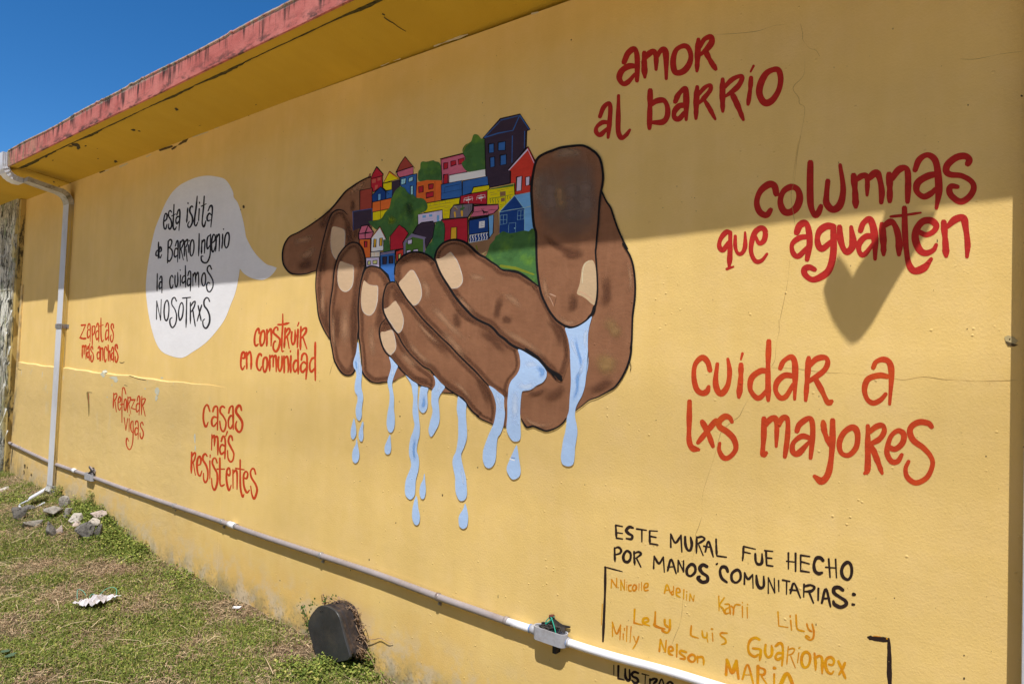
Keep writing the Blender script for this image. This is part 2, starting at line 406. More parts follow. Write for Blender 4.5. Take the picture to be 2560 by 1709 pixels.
def slab(name, xa, xb):
    V = []; n = len(prof); k = 14
    for i in range(k+1):
        X = xa+(xb-xa)*i/k
        V += [(X, y, z+rz(X) if (j != 4 and j != 5) else z+rz(X)) for j, (y, z) in enumerate(prof)]
    Fc = []; mi = []
    for i in range(k):
        for j in range(n):
            j2 = (j+1) % n; Fc.append((i*n+j, i*n+j2, (i+1)*n+j2, (i+1)*n+j)); mi.append(1 if j in (6,) else 0)
    Fc += [tuple(range(n-1, -1, -1)), tuple(k*n+j for j in range(n))]; mi += [0, 0]
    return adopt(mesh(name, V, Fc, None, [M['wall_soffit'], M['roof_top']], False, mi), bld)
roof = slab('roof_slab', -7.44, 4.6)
roof['label'] = 'flat roof slab with its yellow painted soffit'
slab('roof_slab', -14., -7.462)
def fascia(xa, xb):
    V = []; Fc = []; rr = random.Random(11); n = int((xb-xa)/.03)
    for i in range(n+1):
        X = xa+(xb-xa)*i/n
        bump_ = .004*math.sin(X*2.1)+.003*math.sin(X*5.3+1)+.0022*(rr.random()-.5)+(.006 if rr.random() < .03 else 0)
        zb = 3.327+rz(X)+.0012*math.sin(X*3); zt = 3.478+rz(X)+bump_*1.2
        yo = -.513-.0015*math.sin(X*4.4)-.001*rr.random()
        V += [(X, -.500, zb), (X, yo, zb), (X, yo, zt-.008), (X, yo-.006, zt-.005), (X, yo-.004, zt+.004), (X, -.40, zt+.006), (X, -.40, zt-.03)]
    k = 7
    for i in range(n):
        for j in range(k-1): Fc.append((i*k+j, (i+1)*k+j, (i+1)*k+j+1, i*k+j+1))
    Fc += [tuple(range(k)), tuple(n*k+j for j in range(k-1, -1, -1))]
    return mesh('fascia', V, Fc, None, M['fascia'])
fa = fascia(-7.44, 4.6); adopt(fa, roof); fa['label'] = 'faded red fascia with black rain streaks'
# dark mossy drip line under the slab edge
def moss_mat():
    m = N('drip_line_moss'); c = m.mix(m.ramp(m.noise(30, detail=5, rough=.7), .4, .65), (.10, .085, .02), (.022, .02, .012))
    a = m.ramp(m.noise(11, m.scale(m.pos, (1, 3, 1)), 6, .75), .28, .42)
    tr = m.n('ShaderNodeBsdfTransparent'); mx = m.n('ShaderNodeMixShader'); m.fin(c, m.bump(m.noise(60, detail=4), 1., .01), .95)
    m.l(a, mx.inputs[0]); m.l(tr.outputs[0], mx.inputs[1]); m.l(m.b.outputs[0], mx.inputs[2]); m.l(mx.outputs[0], m.o.inputs[0]); return m.m
M['moss'] = moss_mat()
V = []; Fc = []; n = 240
for i in range(n+1):
    X = -7.42+(8.)*i/n; w = .014+.018*abs(math.sin(X*1.9)*math.sin(X*4.7+1))+.006*random.random()
    if X < -6.6: w += .01
    z = 3.330+rz(X)-.0015
    V += [(X, -.437-.004*random.random(), z), (X, -.437+w*.6, z+.004), (X, -.437+w*1.5, z+.022+.0)]
for i in range(n):
    for j in range(2): Fc.append((3*i+j, 3*i+j+1, 3*i+4+j, 3*i+3+j))
adopt(mesh('moss_line', V, Fc, None, M['moss']), roof)
# chips, stains and a crack under the soffit
M['chip'] = simple('dark_chip', (.06, .045, .02), .95, .3)
M['pale'] = simple('bare_skim', (.55, .47, .33), .9, .1)
def onsoff(x, y, off=.002):      # photo direction met with the sloping soffit
    d = ray(x, y); lo, hi = .5, 30.
    for _ in range(50):
        t = (lo+hi)/2; p = CAM+d*t; zz = 3.352+(p[1]+.425)*(3.297-3.352)/.425+rz(p[0])
        if p[2] < zz-off: lo = t
        else: hi = t
    return CAM+d*lo
def soff_patch(px, m, name):
    adopt(mesh(name, [onsoff(*p, .0015+random.random()*.001) for p in px], [tuple(range(len(px)))], None, m), roof)
def blob(cx, cy, w, h, n=11, rot=0., jag=.45):
    o = []
    for i in range(n):
        a = 2*math.pi*i/n; r = 1-jag*random.random(); x = w*.5*r*math.cos(a); y = h*.5*r*math.sin(a)
        o.append((cx+x*math.cos(rot)-y*math.sin(rot), cy+x*math.sin(rot)+y*math.cos(rot)))
    return o
for (cx, cy, w, h, r_) in [(333, 325, 16, 6, .1), (348, 328, 9, 4, .2), (441, 273, 13, 9, .6), (289, 404, 13, 8, .2), (188, 362, 30, 13, .1), (196, 370, 12, 12, 0), (176, 366, 14, 5, 0), (214, 365, 8, 4, 0), (132, 401, 6, 3, 0), (500, 314, 7, 2, -.3), (245, 397, 5, 3, 0), (640, 262, 5, 3, -.3), (115, 392, 8, 8, 0), (243, 372, 4, 2, 0), (135, 455, 8, 4, .3), (178, 459, 12, 3, .2), (148, 466, 5, 3, 0)]:
    soff_patch(blob(cx, cy, w, h, rot=r_), M['chip'], 'chip')
cr_ = tp('P', [(955, 35), (962, 38), (960, 44), (967, 49), (975, 54), (983, 58), (993, 66), (1004, 73), (1015, 79)])
V = []; Fc = []
for i, p in enumerate(cr_):
    w = 1.5*(1-.6*i/len(cr_)); V += [onsoff(p[0]-w*.5, p[1]+w), onsoff(p[0]+w*.5, p[1]-w)]
for i in range(len(cr_)-1): Fc.append((2*i, 2*i+1, 2*i+3, 2*i+2))
adopt(mesh('crack', V, Fc, None, M['chip']), roof)
# ---- marks on the wall
wk = Pt(); pale = paint((.60, .52, .36)); chipm = paint((.10, .07, .035)); crackm = paint((.42, .28, .10))
for seg in [[(953, 164), (975, 154), (1000, 147)], [(1085, 116), (1110, 107), (1135, 98), (1170, 86)], [(1330, 35), (1345, 31)], [(660, 268), (700, 252), (742, 239)], [(565, 309), (592, 300)], [(537, 322), (547, 318)], [(482, 342), (520, 330)], [(366, 392), (378, 386)], [(300, 417), (318, 409)], [(258, 429), (272, 425)]]:
    wk.stroke(seg, 4, pale, wob=.5)
for seg in [[(250, 431), (262, 427)], [(400, 375), (430, 366)], [(430, 373), (450, 360), (470, 347)]]: wk.stroke(seg, 5, chipm, wob=.6)
wk.build('skim_patch', wall)['kind'] = 'stuff'
ck = Pt(); cw = .8
for seg in [('T1', [(2120, 0), (2140, 100), (2140, 150), (2170, 200), (2210, 240), (2270, 260), (2310, 320)]), ('T1', [(2160, 330), (2150, 500), (2060, 600), (2050, 650), (2100, 720), (2110, 780), (2160, 830), (2130, 1050), (2090, 1200), (2060, 1400), (2040, 1566)]),
            ('T1', [(1270, 105), (1480, 95), (1700, 70), (1860, 18), (1990, 5)]), ('T2', [(790, 0), (760, 150), (740, 350), (710, 480), (730, 640), (745, 740)]), ('T2', [(700, 1000), (680, 1200), (640, 1400), (605, 1566)]),
            ('T3', [(870, 0), (875, 80), (850, 200), (840, 320), (810, 380)]), ('T3', [(810, 385), (1000, 395), (1250, 425), (1500, 440), (1800, 475), (1900, 485), (2050, 462), (2200, 480), (2349, 492)]),
            ('P', [(2400, 949), (2440, 952), (2500, 951), (2545, 950)]), ('T3', [(640, 620), (590, 700), (550, 780), (500, 820), (410, 900), (380, 980), (340, 1130), (290, 1280), (250, 1420), (245, 1566)]),
            ('T4', [(1110, 0), (1070, 120), (1040, 200), (1035, 330), (1005, 470)]), ('T6', [(1350, 200), (1330, 450), (1290, 620), (1240, 740), (1170, 920)]), ('P', [(2400, 148), (2440, 148), (2500, 136), (2555, 129)]),
            ('B', [(392, 1370), (360, 1450), (330, 1560)])]:
    ck.stroke(tp(*seg), cw, crackm, taper=(.4, .3), wob=.5)
for seg in [[(1100, 900), (1120, 1050), (1130, 1350), (1150, 1566)]]: pass
ck.build('hairline_crack', wall)['kind'] = 'stuff'
sp = Pt()
r2 = random.Random(5)
for (cx, cy, w, h) in [(609, 517, 8, 9), (602, 524, 3, 4), (2343, 602, 4, 10), (1275, 1062, 0, 0), (2040, 1560, 3, 9), (2410, 1695, 6, 9), (2236, 1494, 4, 4), (2190, 1494, 2, 6), (2420, 263, 4, 6), (2554, 240, 9, 6), (2465, 1140, 4, 5), (2418, 822, 4, 4), (923, 1398, 3, 6), (1245, 1490, 2, 11), (1147, 1180, 0, 0), (1300, 1090, 4, 4), (1500, 800, 3, 4), (1640, 1050, 3, 3), (2410, 1637, 5, 5), (955, 400, 3, 7), (1428, 100, 4, 6), (960, 940, 3, 3), (1000, 1040, 4, 4), (700, 1450, 3, 3), (1106, 1237, 4, 8), (1194, 1168, 4, 4)]:
    if w: sp.poly(blob(cx, cy, w, h, 9), chipm)
for _ in range(130):
    sp.poly(blob(r2.uniform(620, 2500), r2.uniform(120, 1690), r2.uniform(1.2, 2.6), r2.uniform(1.5, 5), 6), chipm if r2.random() < .5 else crackm)
sp.build('chipped_spots', wall)['kind'] = 'stuff'
# nail hole with a raised plaster patch near the right end
m_ = paint((.50, .40, .20)); hp = Pt(); hp.poly(tp('P', [(2511, 842), (2520, 838), (2535, 843), (2545, 852), (2538, 860), (2524, 862), (2514, 852)]), m_); hp.poly(tp('P', [(2513, 852), (2530, 857), (2545, 862), (2535, 866), (2520, 864)]), chipm); hp.poly(blob(2524, 848, 6, 6, 10), chipm)
hp.build('bolt_scar', wall)
# scars and pale marks on the render band
lm = Pt(True); palem = paint((.58, .57, .44)); 
LAY[0] = .0008
for px in [blob(262, 928, 20, 10, jag=.5), blob(258, 936, 16, 16, jag=.5), blob(283, 944, 26, 10, jag=.5), blob(290, 951, 14, 12), blob(393, 977, 13, 24, jag=.35), blob(391, 995, 8, 16), blob(280, 962, 3, 9), blob(405, 944, 8, 6), blob(487, 1095, 6, 30, jag=.4), blob(488, 1118, 4, 20), blob(222, 1000, 4, 34, jag=.2), blob(268, 992, 4, 4), blob(363, 971, 5, 4), blob(293, 1308, 4, 18, jag=.3)]: lm.poly(px, palem)
lm.stroke(tp('P', [(219, 981), (221, 1000), (222, 1020), (222, 1040)]), (7, 1.5), paint((.28, .20, .07))); lm.stroke(tp('P', [(221, 983), (222, 1008)]), 2.2, paint((.45, .12, .05)))
lm.stroke(tp('P', [(254, 1072), (254, 1090)]), 3.5, paint((.75, .55, .2)))
for s_ in [[(299, 905), (305, 907), (311, 904)], [(311, 962), (318, 964)], [(45, 922), (53, 925)], [(222, 980), (230, 981)], [(322, 938), (345, 946), (365, 950)]]: lm.stroke(s_, 1.6, chipm)
for px in [blob(62, 1165, 5, 16), blob(60, 1180, 4, 14), blob(68, 1168, 4, 8), blob(78, 1186, 5, 10), blob(61, 1208, 4, 9)]: lm.poly(px, chipm)
lm.build('worn_patch', wall)['kind'] = 'stuff'
for o_ in list(wall.children): o_.matrix_parent_inverse = Matrix.Identity(4)
# ================================================================== MURAL: hands holding a hillside of houses
OUT = paint((.012, .011, .012)); SK = paint((.262, .120, .062), key='skin'); NAIL = paint((.60, .42, .26), .08); WAT = paint((.42, .58, .83), .07)
skin_hi = softpaint((.42, .225, .125)); skin_lo = softpaint((.145, .062, .034)); skin_edge = softpaint((.155, .066, .036)); wat_hi = softpaint((.62, .74, .90)); wat_lo = softpaint((.22, .42, .76)); nail_hi = softpaint((.80, .72, .62))
RED = paint(sh(140, 30, 45)); REDL = paint(sh(150, 72, 66)); BRK = paint(sh(122, 52, 46)); YEL = paint(sh(200, 162, 18)); ORG = paint(sh(178, 85, 40)); NAV = paint(sh(46, 37, 52)); PUR = paint(sh(98, 92, 122))
BLU = paint(sh(40, 78, 140)); DBL = paint(sh(22, 50, 110)); LBL = paint(sh(88, 135, 190)); PNK = paint(sh(158, 82, 108)); WHT = paint(sh(182, 186, 200), .05); LIL = paint(sh(165, 158, 190), .06); VER = paint(sh(160, 48, 40))
GRN = paint(sh(52, 84, 48), key='leaf'); GRD = paint(sh(42, 82, 55), key='leaf'); GRH = paint(sh(60, 90, 40)); GRY = paint(sh(92, 84, 98)); BRN = paint(sh(105, 80, 60)); PATH = paint(sh(112, 86, 66)); SKB = paint(sh(120, 165, 210)); CRM = paint(sh(205, 180, 120)); AMB = paint(sh(190, 135, 40))
OLV = paint(sh(88, 96, 30))
mural = Pt()
PALM_L = multi(('A', [(1240, 118), (1190, 130), (1100, 175), (1000, 240), (910, 305), (830, 400), (740, 510), (620, 620), (480, 722), (360, 800), (270, 850), (185, 890), (130, 955), (95, 1040), (82, 1140), (92, 1240), (130, 1315), (190, 1372), (280, 1388), (400, 1378), (470, 1355), (525, 1340), (700, 1400), (1150, 1300), (1250, 900)]))
PALM_R = multi(('D', [(1690, 720), (1750, 850), (1810, 940), (1850, 1060), (1900, 1200), (1960, 1340), (2030, 1480)]), ('E', [(1965, 40), (2000, 100), (2060, 200), (2100, 320), (2120, 450), (2130, 600), (2125, 750), (2110, 870), (2095, 1000), (2090, 1150), (2085, 1300), (2070, 1420)]), ('F', [(2080, 20), (2070, 130), (2040, 250), (1990, 370), (1920, 490), (1850, 570), (1750, 630), (1640, 690), (1530, 730), (1440, 800), (1370, 855), (1240, 955), (1180, 1030), (1100, 1090), (980, 1130), (900, 1110), (800, 1070), (720, 1085), (680, 1040), (640, 970), (628, 900), (560, 620), (600, 70)]), ('C', [(1200, 1100), (1300, 500), (1450, 500), (1700, 300)]), ('D', [(1500, 1000), (1600, 780)]))
mural.poly(PALM_L, SK, True, sub=4)
hands = adopt(mural.build('hands_mural', None), bld); hands['label'] = 'mural of two brown hands cupped around a hillside of colourful painted houses, water dripping below'
def sub(pt, name, label=None):
    o = adoptI(pt.build(name, None, label), hands)
    if name in ('blended_skin', 'painted_leaf_shading', 'painted_skin_gap', 'flaking_spot', 'nail_highlight'): o['kind'] = 'stuff'
    return o
def adoptI(o, p): o.parent = p; return o
def soft(cr, L, w, m, pt=None):
    p = pt or Pt()
    for s_ in L: p.stroke(tp(cr, s_), w*1.45*CR[cr][2]/2349., m, soft=True, taper=None, sub=5)
    return p
p = Pt(); p.poly(PALM_R, SK, True, sub=3); sub(p, 'painted_palm', 'palm and heel of the right painted hand')
p = Pt(); soft('A', [[(200, 980), (350, 940), (520, 900)], [(300, 1180), (420, 1120), (520, 1000)], [(950, 330), (1050, 250), (1200, 190)]], 90, skin_hi, p)
soft('A', [[(250, 1300), (380, 1260), (500, 1180)], [(560, 800), (640, 700), (760, 520)], [(980, 700), (1040, 850), (1040, 950)]], 130, skin_lo, p); soft('A', [[(1000, 380), (1000, 500), (980, 600)]], 60, skin_lo, p)
sub(p, 'blended_skin')
# ---- houses, back to front; H(name, label, list of (crop, pts, colour) then strokes)
def house(label, polys, strokes=(), name='painted_house', ow=9, ocol=None, outline=True, cat=None):
    p = Pt()
    for it in polys:
        cr, pts, c = it[:3]; smooth = len(it) > 3 and it[3]
        px = tp(cr, pts); p.poly(px, c, smooth)
    if outline:
        for it in polys:
            if len(it) > 4 and it[4] == 0: continue
            cr, pts, c = it[:3]; px = tp(cr, pts)
            if len(it) > 3 and it[3]: px = crom(px, True, 4)
            p.stroke([tuple(q) for q in px]+[tuple(px[0])], (it[4] if len(it) > 4 else ow)*.1277*1.95, ocol or OUT, taper=None, smooth=False, wob=.25)
    for it in strokes:
        cr, pts, w, c = it[:4]; p.stroke(tp(cr, pts), w*CR[cr][2]/2349., c, smooth=len(it) > 4, wob=.15)
    return sub(p, name, label)
B0 = 0
house('painted red tower with a pointed roof', [('I', [(528, 525), (755, 465), (752, 700), (715, 690), (570, 790), (556, 710), (530, 700)], RED), ('I', [(640, 290), (770, 440), (760, 465), (525, 525), (560, 430)], RED), ('I', [(545, 540), (625, 525), (620, 600), (550, 610)], REDL, False, 0), ('I', [(655, 505), (720, 495), (715, 550), (655, 570)], REDL, False, 0), ('I', [(610, 650), (665, 645), (650, 710), (600, 755)], REDL, False, 0)])
house('painted yellow house with an orange-edged gable', [('I', [(938, 575), (1090, 535), (1095, 700), (1000, 850), (945, 860)], NAV, False, 0), ('I', [(760, 615), (938, 580), (935, 738), (820, 755), (760, 700)], YEL), ('I', [(890, 380), (1085, 520), (765, 612)], YEL)], [('I', [(890, 395), (1060, 520)], 22, ORG), ('I', [(890, 395), (790, 580)], 14, ORG), ('I', [(765, 612), (890, 380), (1085, 520)], 9, OUT)])
house('painted pink tower with a brown roof', [('I', [(1035, 388), (1355, 285), (1355, 432), (1090, 505), (1040, 450)], PNK), ('I', [(1195, 90), (1350, 285), (1040, 388), (1015, 405), (1100, 230)], BRK)], [('I', [(1195, 90), (1390, 325)], 12, OUT), ('I', [(1015, 408), (1000, 440)], 6, OUT)])
house('painted blue house with pale windows', [('I', [(1095, 500), (1425, 425), (1412, 920), (1290, 840), (1095, 650)], BLU), ('I', [(1120, 530), (1215, 510), (1205, 620), (1115, 645)], SKB), ('I', [(1270, 510), (1350, 480), (1350, 565), (1265, 590)], SKB), ('I', [(1300, 670), (1355, 660), (1355, 825), (1300, 840)], SKB)], [('I', [(1165, 520), (1160, 630)], 6, BLU), ('I', [(1118, 585), (1210, 565)], 6, BLU), ('I', [(1310, 500), (1308, 580)], 6, BLU), ('I', [(1300, 720), (1355, 712)], 6, BLU), ('I', [(1300, 770), (1355, 762)], 6, BLU)])
house('painted brick-red box house', [('I', [(310, 755), (555, 705), (545, 1112), (310, 1148)], BRK)], [('I', [(310, 752), (555, 705)], 22, OUT)])
house('painted small dark blue house with a light door', [('I', [(820, 770), (950, 735), (945, 895), (820, 920)], BLU), ('I', [(715, 680), (820, 775), (820, 925), (560, 982), (545, 850)], DBL), ('I', [(665, 822), (718, 820), (718, 935), (665, 945)], LBL, False, 5)], [('I', [(715, 680), (875, 825)], 15, OUT)])
house('painted orange and yellow boxes with a dividing line', [('I', [(556, 1178), (895, 1112), (760, 1320), (560, 1350)], YEL), ('I', [(556, 985), (930, 898), (895, 1112), (556, 1178)], ORG)], [('I', [(710, 950), (715, 1300)], 11, OUT)])
house('painted navy box with a blue edge', [('I', [(172, 1165), (548, 1108), (550, 1420), (182, 1535)], NAV, False, 0)], [('I', [(172, 1165), (548, 1108), (550, 1420)], 12, BLU), ('I', [(172, 1165), (182, 1535)], 12, BLU), ('I', [(170, 1158), (548, 1100)], 6, OUT)])
house('painted round green tree between pink house and blue house', [('I', [(1500, 220), (1540, 185), (1600, 192), (1650, 185), (1700, 172), (1755, 165), (1780, 185), (1850, 200), (1890, 262), (1905, 400), (1905, 560), (1750, 560), (1600, 560), (1480, 575), (1448, 520), (1455, 380), (1490, 330)], GRN, True)], name='painted_tree', outline=False)
house('painted wide orange house with red windows', [('I', [(1430, 592), (1620, 552), (1900, 555), (1945, 600), (1900, 935), (1600, 1005), (1490, 900), (1412, 890)], ORG, False, 0), ('I', [(1460, 682), (1550, 662), (1550, 780), (1465, 802)], RED), ('I', [(1655, 637), (1750, 622), (1745, 715), (1660, 732)], RED), ('I', [(1608, 802), (1755, 770), (1750, 870), (1608, 905)], RED)], [('I', [(1780, 575), (1780, 955)], 8, OUT), ('I', [(1425, 430), (1412, 900)], 9, OUT)])
house('painted pink house with three red windows', [('M', [(600, 818), (925, 730), (965, 790), (945, 900), (985, 1000), (720, 1045), (712, 1160), (620, 1175)], PNK), ('M', [(640, 870), (705, 855), (700, 945), (642, 962)], RED), ('M', [(745, 845), (820, 828), (822, 890), (748, 918)], RED), ('M', [(855, 815), (945, 790), (935, 870), (860, 892)], RED), ('M', [(640, 1040), (705, 1028), (698, 1165), (640, 1170)], RED)], [('M', [(592, 808), (930, 722)], 17, OUT), ('M', [(595, 818), (925, 738)], 6, RED)])
house('painted tall green tree behind the pink house', [('M', [(1075, 460), (1110, 445), (1150, 460), (1190, 510), (1240, 540), (1258, 960), (1150, 975), (1050, 998), (980, 985), (920, 920), (910, 860), (950, 830), (965, 790), (925, 720), (920, 660), (960, 600), (1040, 555)], GRN, True)], [('M', [(925, 700), (960, 620), (1035, 560)], 14, OLV)], name='painted_tree', outline=False)
house('painted white wall below the tall tree', [('M', [(720, 1050), (1258, 958), (1258, 1062), (910, 1122), (718, 1155)], WHT, False, 0)], [('M', [(718, 1155), (722, 1050), (1000, 990)], 10, OUT)])
house('painted tall black house with four blue windows', [('M', [(1220, 500), (1470, 215), (1760, 148), (1908, 380), (1858, 398), (1850, 640), (1620, 960), (1620, 1165), (1320, 1228), (1258, 1042), (1245, 520)], NAV), ('M', [(1300, 590), (1380, 580), (1378, 710), (1305, 722)], BLU), ('M', [(1440, 565), (1548, 550), (1545, 680), (1440, 686)], BLU), ('M', [(1318, 787), (1390, 775), (1392, 920), (1325, 932)], BLU), ('M', [(1470, 755), (1562, 740), (1560, 885), (1472, 902)], BLU)],
      [('M', a, 17, BLU) for a in ([(1240, 495), (1440, 430), (1655, 390)], [(1660, 385), (1755, 172)], [(1480, 240), (1740, 175)], [(1762, 172), (1895, 372)], [(1650, 470), (1643, 860)], [(1830, 400), (1825, 650)], [(1245, 485), (1470, 255)])], ow=11)
house('painted red gabled house with pink-white trim', [('M', [(1590, 975), (1880, 625), (1985, 850), (1990, 900), (1960, 1000), (1925, 1300), (1690, 1335), (1685, 1160), (1620, 1165), (1622, 990)], VER), ('M', [(1712, 1075), (1792, 1058), (1782, 1268), (1705, 1282)], LIL), ('M', [(1843, 1075), (1908, 1063), (1902, 1190), (1845, 1200)], LIL)], [('M', [(1598, 972), (1875, 665), (1978, 885)], 22, LIL), ('M', [(1590, 955), (1882, 628), (1990, 840)], 17, OUT)], ow=11)
house('painted wide blue box house with a framed panel', [('J', [(338, 638), (735, 560), (748, 882), (335, 938)], BLU)], [('J', [(400, 800), (410, 690), (700, 630), (705, 720)], 9, OUT), ('J', [(345, 810), (740, 728)], 8, OUT)])
house('painted blue box house with a slanted corner', [('J', [(755, 570), (1240, 475), (1262, 645), (965, 690), (930, 805), (750, 852)], BLU)])
house('painted yellow lean-to roof', [('J', [(968, 690), (1272, 645), (1282, 722), (1225, 762), (930, 810)], YEL)], [('J', [(1000, 760), (1230, 730)], 4, BRN)])
house('painted yellow brick wall house', [('J', [(60, 1000), (695, 890), (692, 1020), (590, 1040), (518, 1130), (500, 1300), (362, 1305), (360, 1130), (15, 1190), (-40, 1150)], YEL)], [('J', a, 6, BRN) for a in ([(90, 1055), (330, 1020), (540, 985)], [(110, 1115), (330, 1070), (520, 1045)], [(120, 1010), (125, 1060)], [(210, 985), (212, 1040)], [(310, 970), (312, 1025)], [(415, 950), (416, 1000)], [(500, 930), (505, 985)], [(590, 915), (592, 960)], [(390, 1160), (510, 1135)], [(395, 1225), (490, 1205)], [(400, 1100), (520, 1075)], [(560, 1025), (650, 1010)])])
house('painted maroon house with two white flowers', [('J', [(715, 862), (1240, 758), (1232, 1025), (700, 1012)], RED)], [('J', [(712, 880), (705, 1000)], 30, OUT), ('J', [(1235, 760), (1228, 1020)], 14, OUT)]+[('J', [(x+a, y+b_), (x+c_, y+d_)], 9, WHT) for x, y in ((865, 930), (1115, 890)) for a, b_, c_, d_ in ((-85, 10, 95, -20), (0, -60, 5, 70), (-75, -20, -85, 50), (75, -60, 80, 20), (-70, -25, 60, -55))]+[('J', [(x-35, y+8), (x+40, y-8)], 42, WHT) for x, y in ((865, 935), (1115, 895))])
house('painted yellow house with a green balcony rail', [('J', [(1245, 750), (1300, 722), (1765, 632), (1772, 840), (1600, 1030), (1480, 1160), (1470, 1012), (1240, 1018)], YEL, False, 0), ('J', [(1280, 728), (1755, 628), (1752, 672), (1300, 738)], GRH, False, 0), ('J', [(1485, 780), (1595, 765), (1600, 850), (1490, 870)], BRN, False, 0), ('J', [(1505, 905), (1582, 892), (1580, 960), (1510, 975)], BRN, False, 0)],
      [('J', [(1280, 910), (1480, 885), (1740, 830)], 12, GRH)]+[('J', [(x, 910), (x-8, 940), (x+6, 960), (x, 1000)], 11, GRH, 1) for x in (1300, 1350, 1400, 1450)]+[('J', [(x, 860), (x-8, 890), (x+4, 920)], 10, GRH, 1) for x in (1640, 1690)]+[('J', [(1595, 870), (1600, 1000)], 12, GRH), ('J', [(1490, 1040), (1560, 1020)], 9, GRH), ('J', [(1490, 1075), (1540, 1060)], 9, GRH), ('J', [(1440, 770), (1550, 735), (1660, 715)], 9, BRN), ('J', [(1290, 800), (1380, 785)], 8, BRN), ('J', [(1310, 838), (1430, 815)], 8, BRN), ('J', [(1660, 790), (1735, 770)], 7, BRN), ('J', [(1765, 632), (1772, 830)], 12, OUT)])
house('painted grey box with two potted plants', [('J', [(582, 1042), (952, 1008), (965, 1130), (862, 1275), (505, 1305), (520, 1130)], GRY)], [('J', [(600, 1180), (610, 1270)], 55, AMB), ('J', [(740, 1165), (745, 1250)], 60, AMB), ('J', [(590, 1100), (650, 1130)], 45, BRN), ('J', [(720, 1120), (790, 1090)], 50, GRN), ('J', [(755, 1040), (760, 1140)], 25, GRN), ('J', [(880, 1050), (870, 1150)], 8, OUT), ('J', [(915, 1045), (910, 1145)], 8, OUT), ('J', [(600, 1070), (640, 1085)], 12, CRM), ('J', [(640, 1110), (655, 1120)], 10, CRM)])
house('painted low white house with blue windows', [('I', [(1445, 1222), (1922, 1132), (1932, 1345), (1850, 1365), (1500, 1450), (1448, 1440)], LIL), ('I', [(1535, 1245), (1605, 1235), (1600, 1285), (1535, 1292)], LBL, False, 0), ('I', [(1662, 1225), (1728, 1215), (1728, 1262), (1665, 1270)], LBL, False, 0), ('I', [(1818, 1240), (1868, 1232), (1862, 1350), (1815, 1360)], LBL, False, 0)], [('I', [(1520, 1330), (1740, 1308)], 7, LBL), ('I', [(1810, 1190), (1895, 1172)], 6, LBL), ('I', [(1820, 1222), (1900, 1215)], 6, LBL)])
house('painted pink roof with a black cat walking along it', [('J', [(972, 1060), (1452, 1022), (1462, 1110), (1370, 1210), (1250, 1235), (1100, 1255), (895, 1278), (965, 1170)], PNK)], [('J', [(972, 1040), (1000, 1050), (1450, 1030)], 30, OUT), ('J', [(985, 1175), (1060, 1165), (1150, 1155)], 11, OUT), ('J', [(1250, 1145), (1330, 1130), (1440, 1125)], 9, OUT), ('J', [(1155, 1150), (1170, 1180), (1250, 1175)], 38, OUT), ('J', [(1130, 1110), (1140, 1145)], 12, OUT), ('J', [(1158, 1105), (1152, 1145)], 10, OUT), ('J', [(1165, 1190), (1172, 1225)], 12, OUT), ('J', [(1225, 1190), (1225, 1220)], 10, OUT), ('J', [(1250, 1185), (1265, 1220)], 9, OUT), ('J', [(1265, 1220), (1350, 1205), (1390, 1170), (1430, 1130)], 10, OUT), ('J', [(960, 1020), (950, 1140), (860, 1280)], 34, OUT)])
house('painted brown earth path beside the blue house', [('L', [(1370, 130), (1450, 55), (1472, 480), (1380, 640), (1260, 860), (1190, 940), (1090, 920), (870, 700), (1250, 620), (1350, 480)], PATH, False, 0)], [('L', [(1100, 880), (1180, 830), (1220, 760)], 9, BRN), ('L', [(1150, 900), (1220, 850)], 9, CRM), ('L', [(1020, 740), (1050, 820)], 45, OLV)], name='painted_path')
house('painted dark red block house with a yellow door', [('L', [(345, 232), (852, 188), (852, 690), (395, 660)], RED), ('L', [(530, 382), (642, 374), (640, 620), (520, 625)], AMB)], [('L', [(852, 188), (856, 680)], 26, OUT)])
house('painted blue house with a white railing and white window', [('L', [(1258, 160), (1365, 130), (1352, 490), (1275, 600)], LBL), ('L', [(880, 238), (1252, 175), (1262, 465), (880, 520)], DBL), ('L', [(880, 528), (1255, 468), (1262, 612), (884, 688)], DBL), ('L', [(1080, 265), (1190, 250), (1185, 378), (1075, 395)], WHT, False, 0)], [('L', [(890, 215), (1100, 185), (1260, 150)], 42, OUT)]+[('L', [(1110, y), (1170, y-8)], 9, DBL) for y in (290, 322, 355)]+[('L', [(890, 538), (1250, 482)], 14, WHT), ('L', [(890, 678), (1250, 612)], 14, WHT)]+[('L', [(x, 530-(x-910)*.16), (x-12, 580-(x-910)*.16), (x+5, 610-(x-910)*.16), (x-8, 665-(x-910)*.17)], 15, WHT, 1) for x in (912, 962, 1012, 1075, 1130, 1180, 1232)])
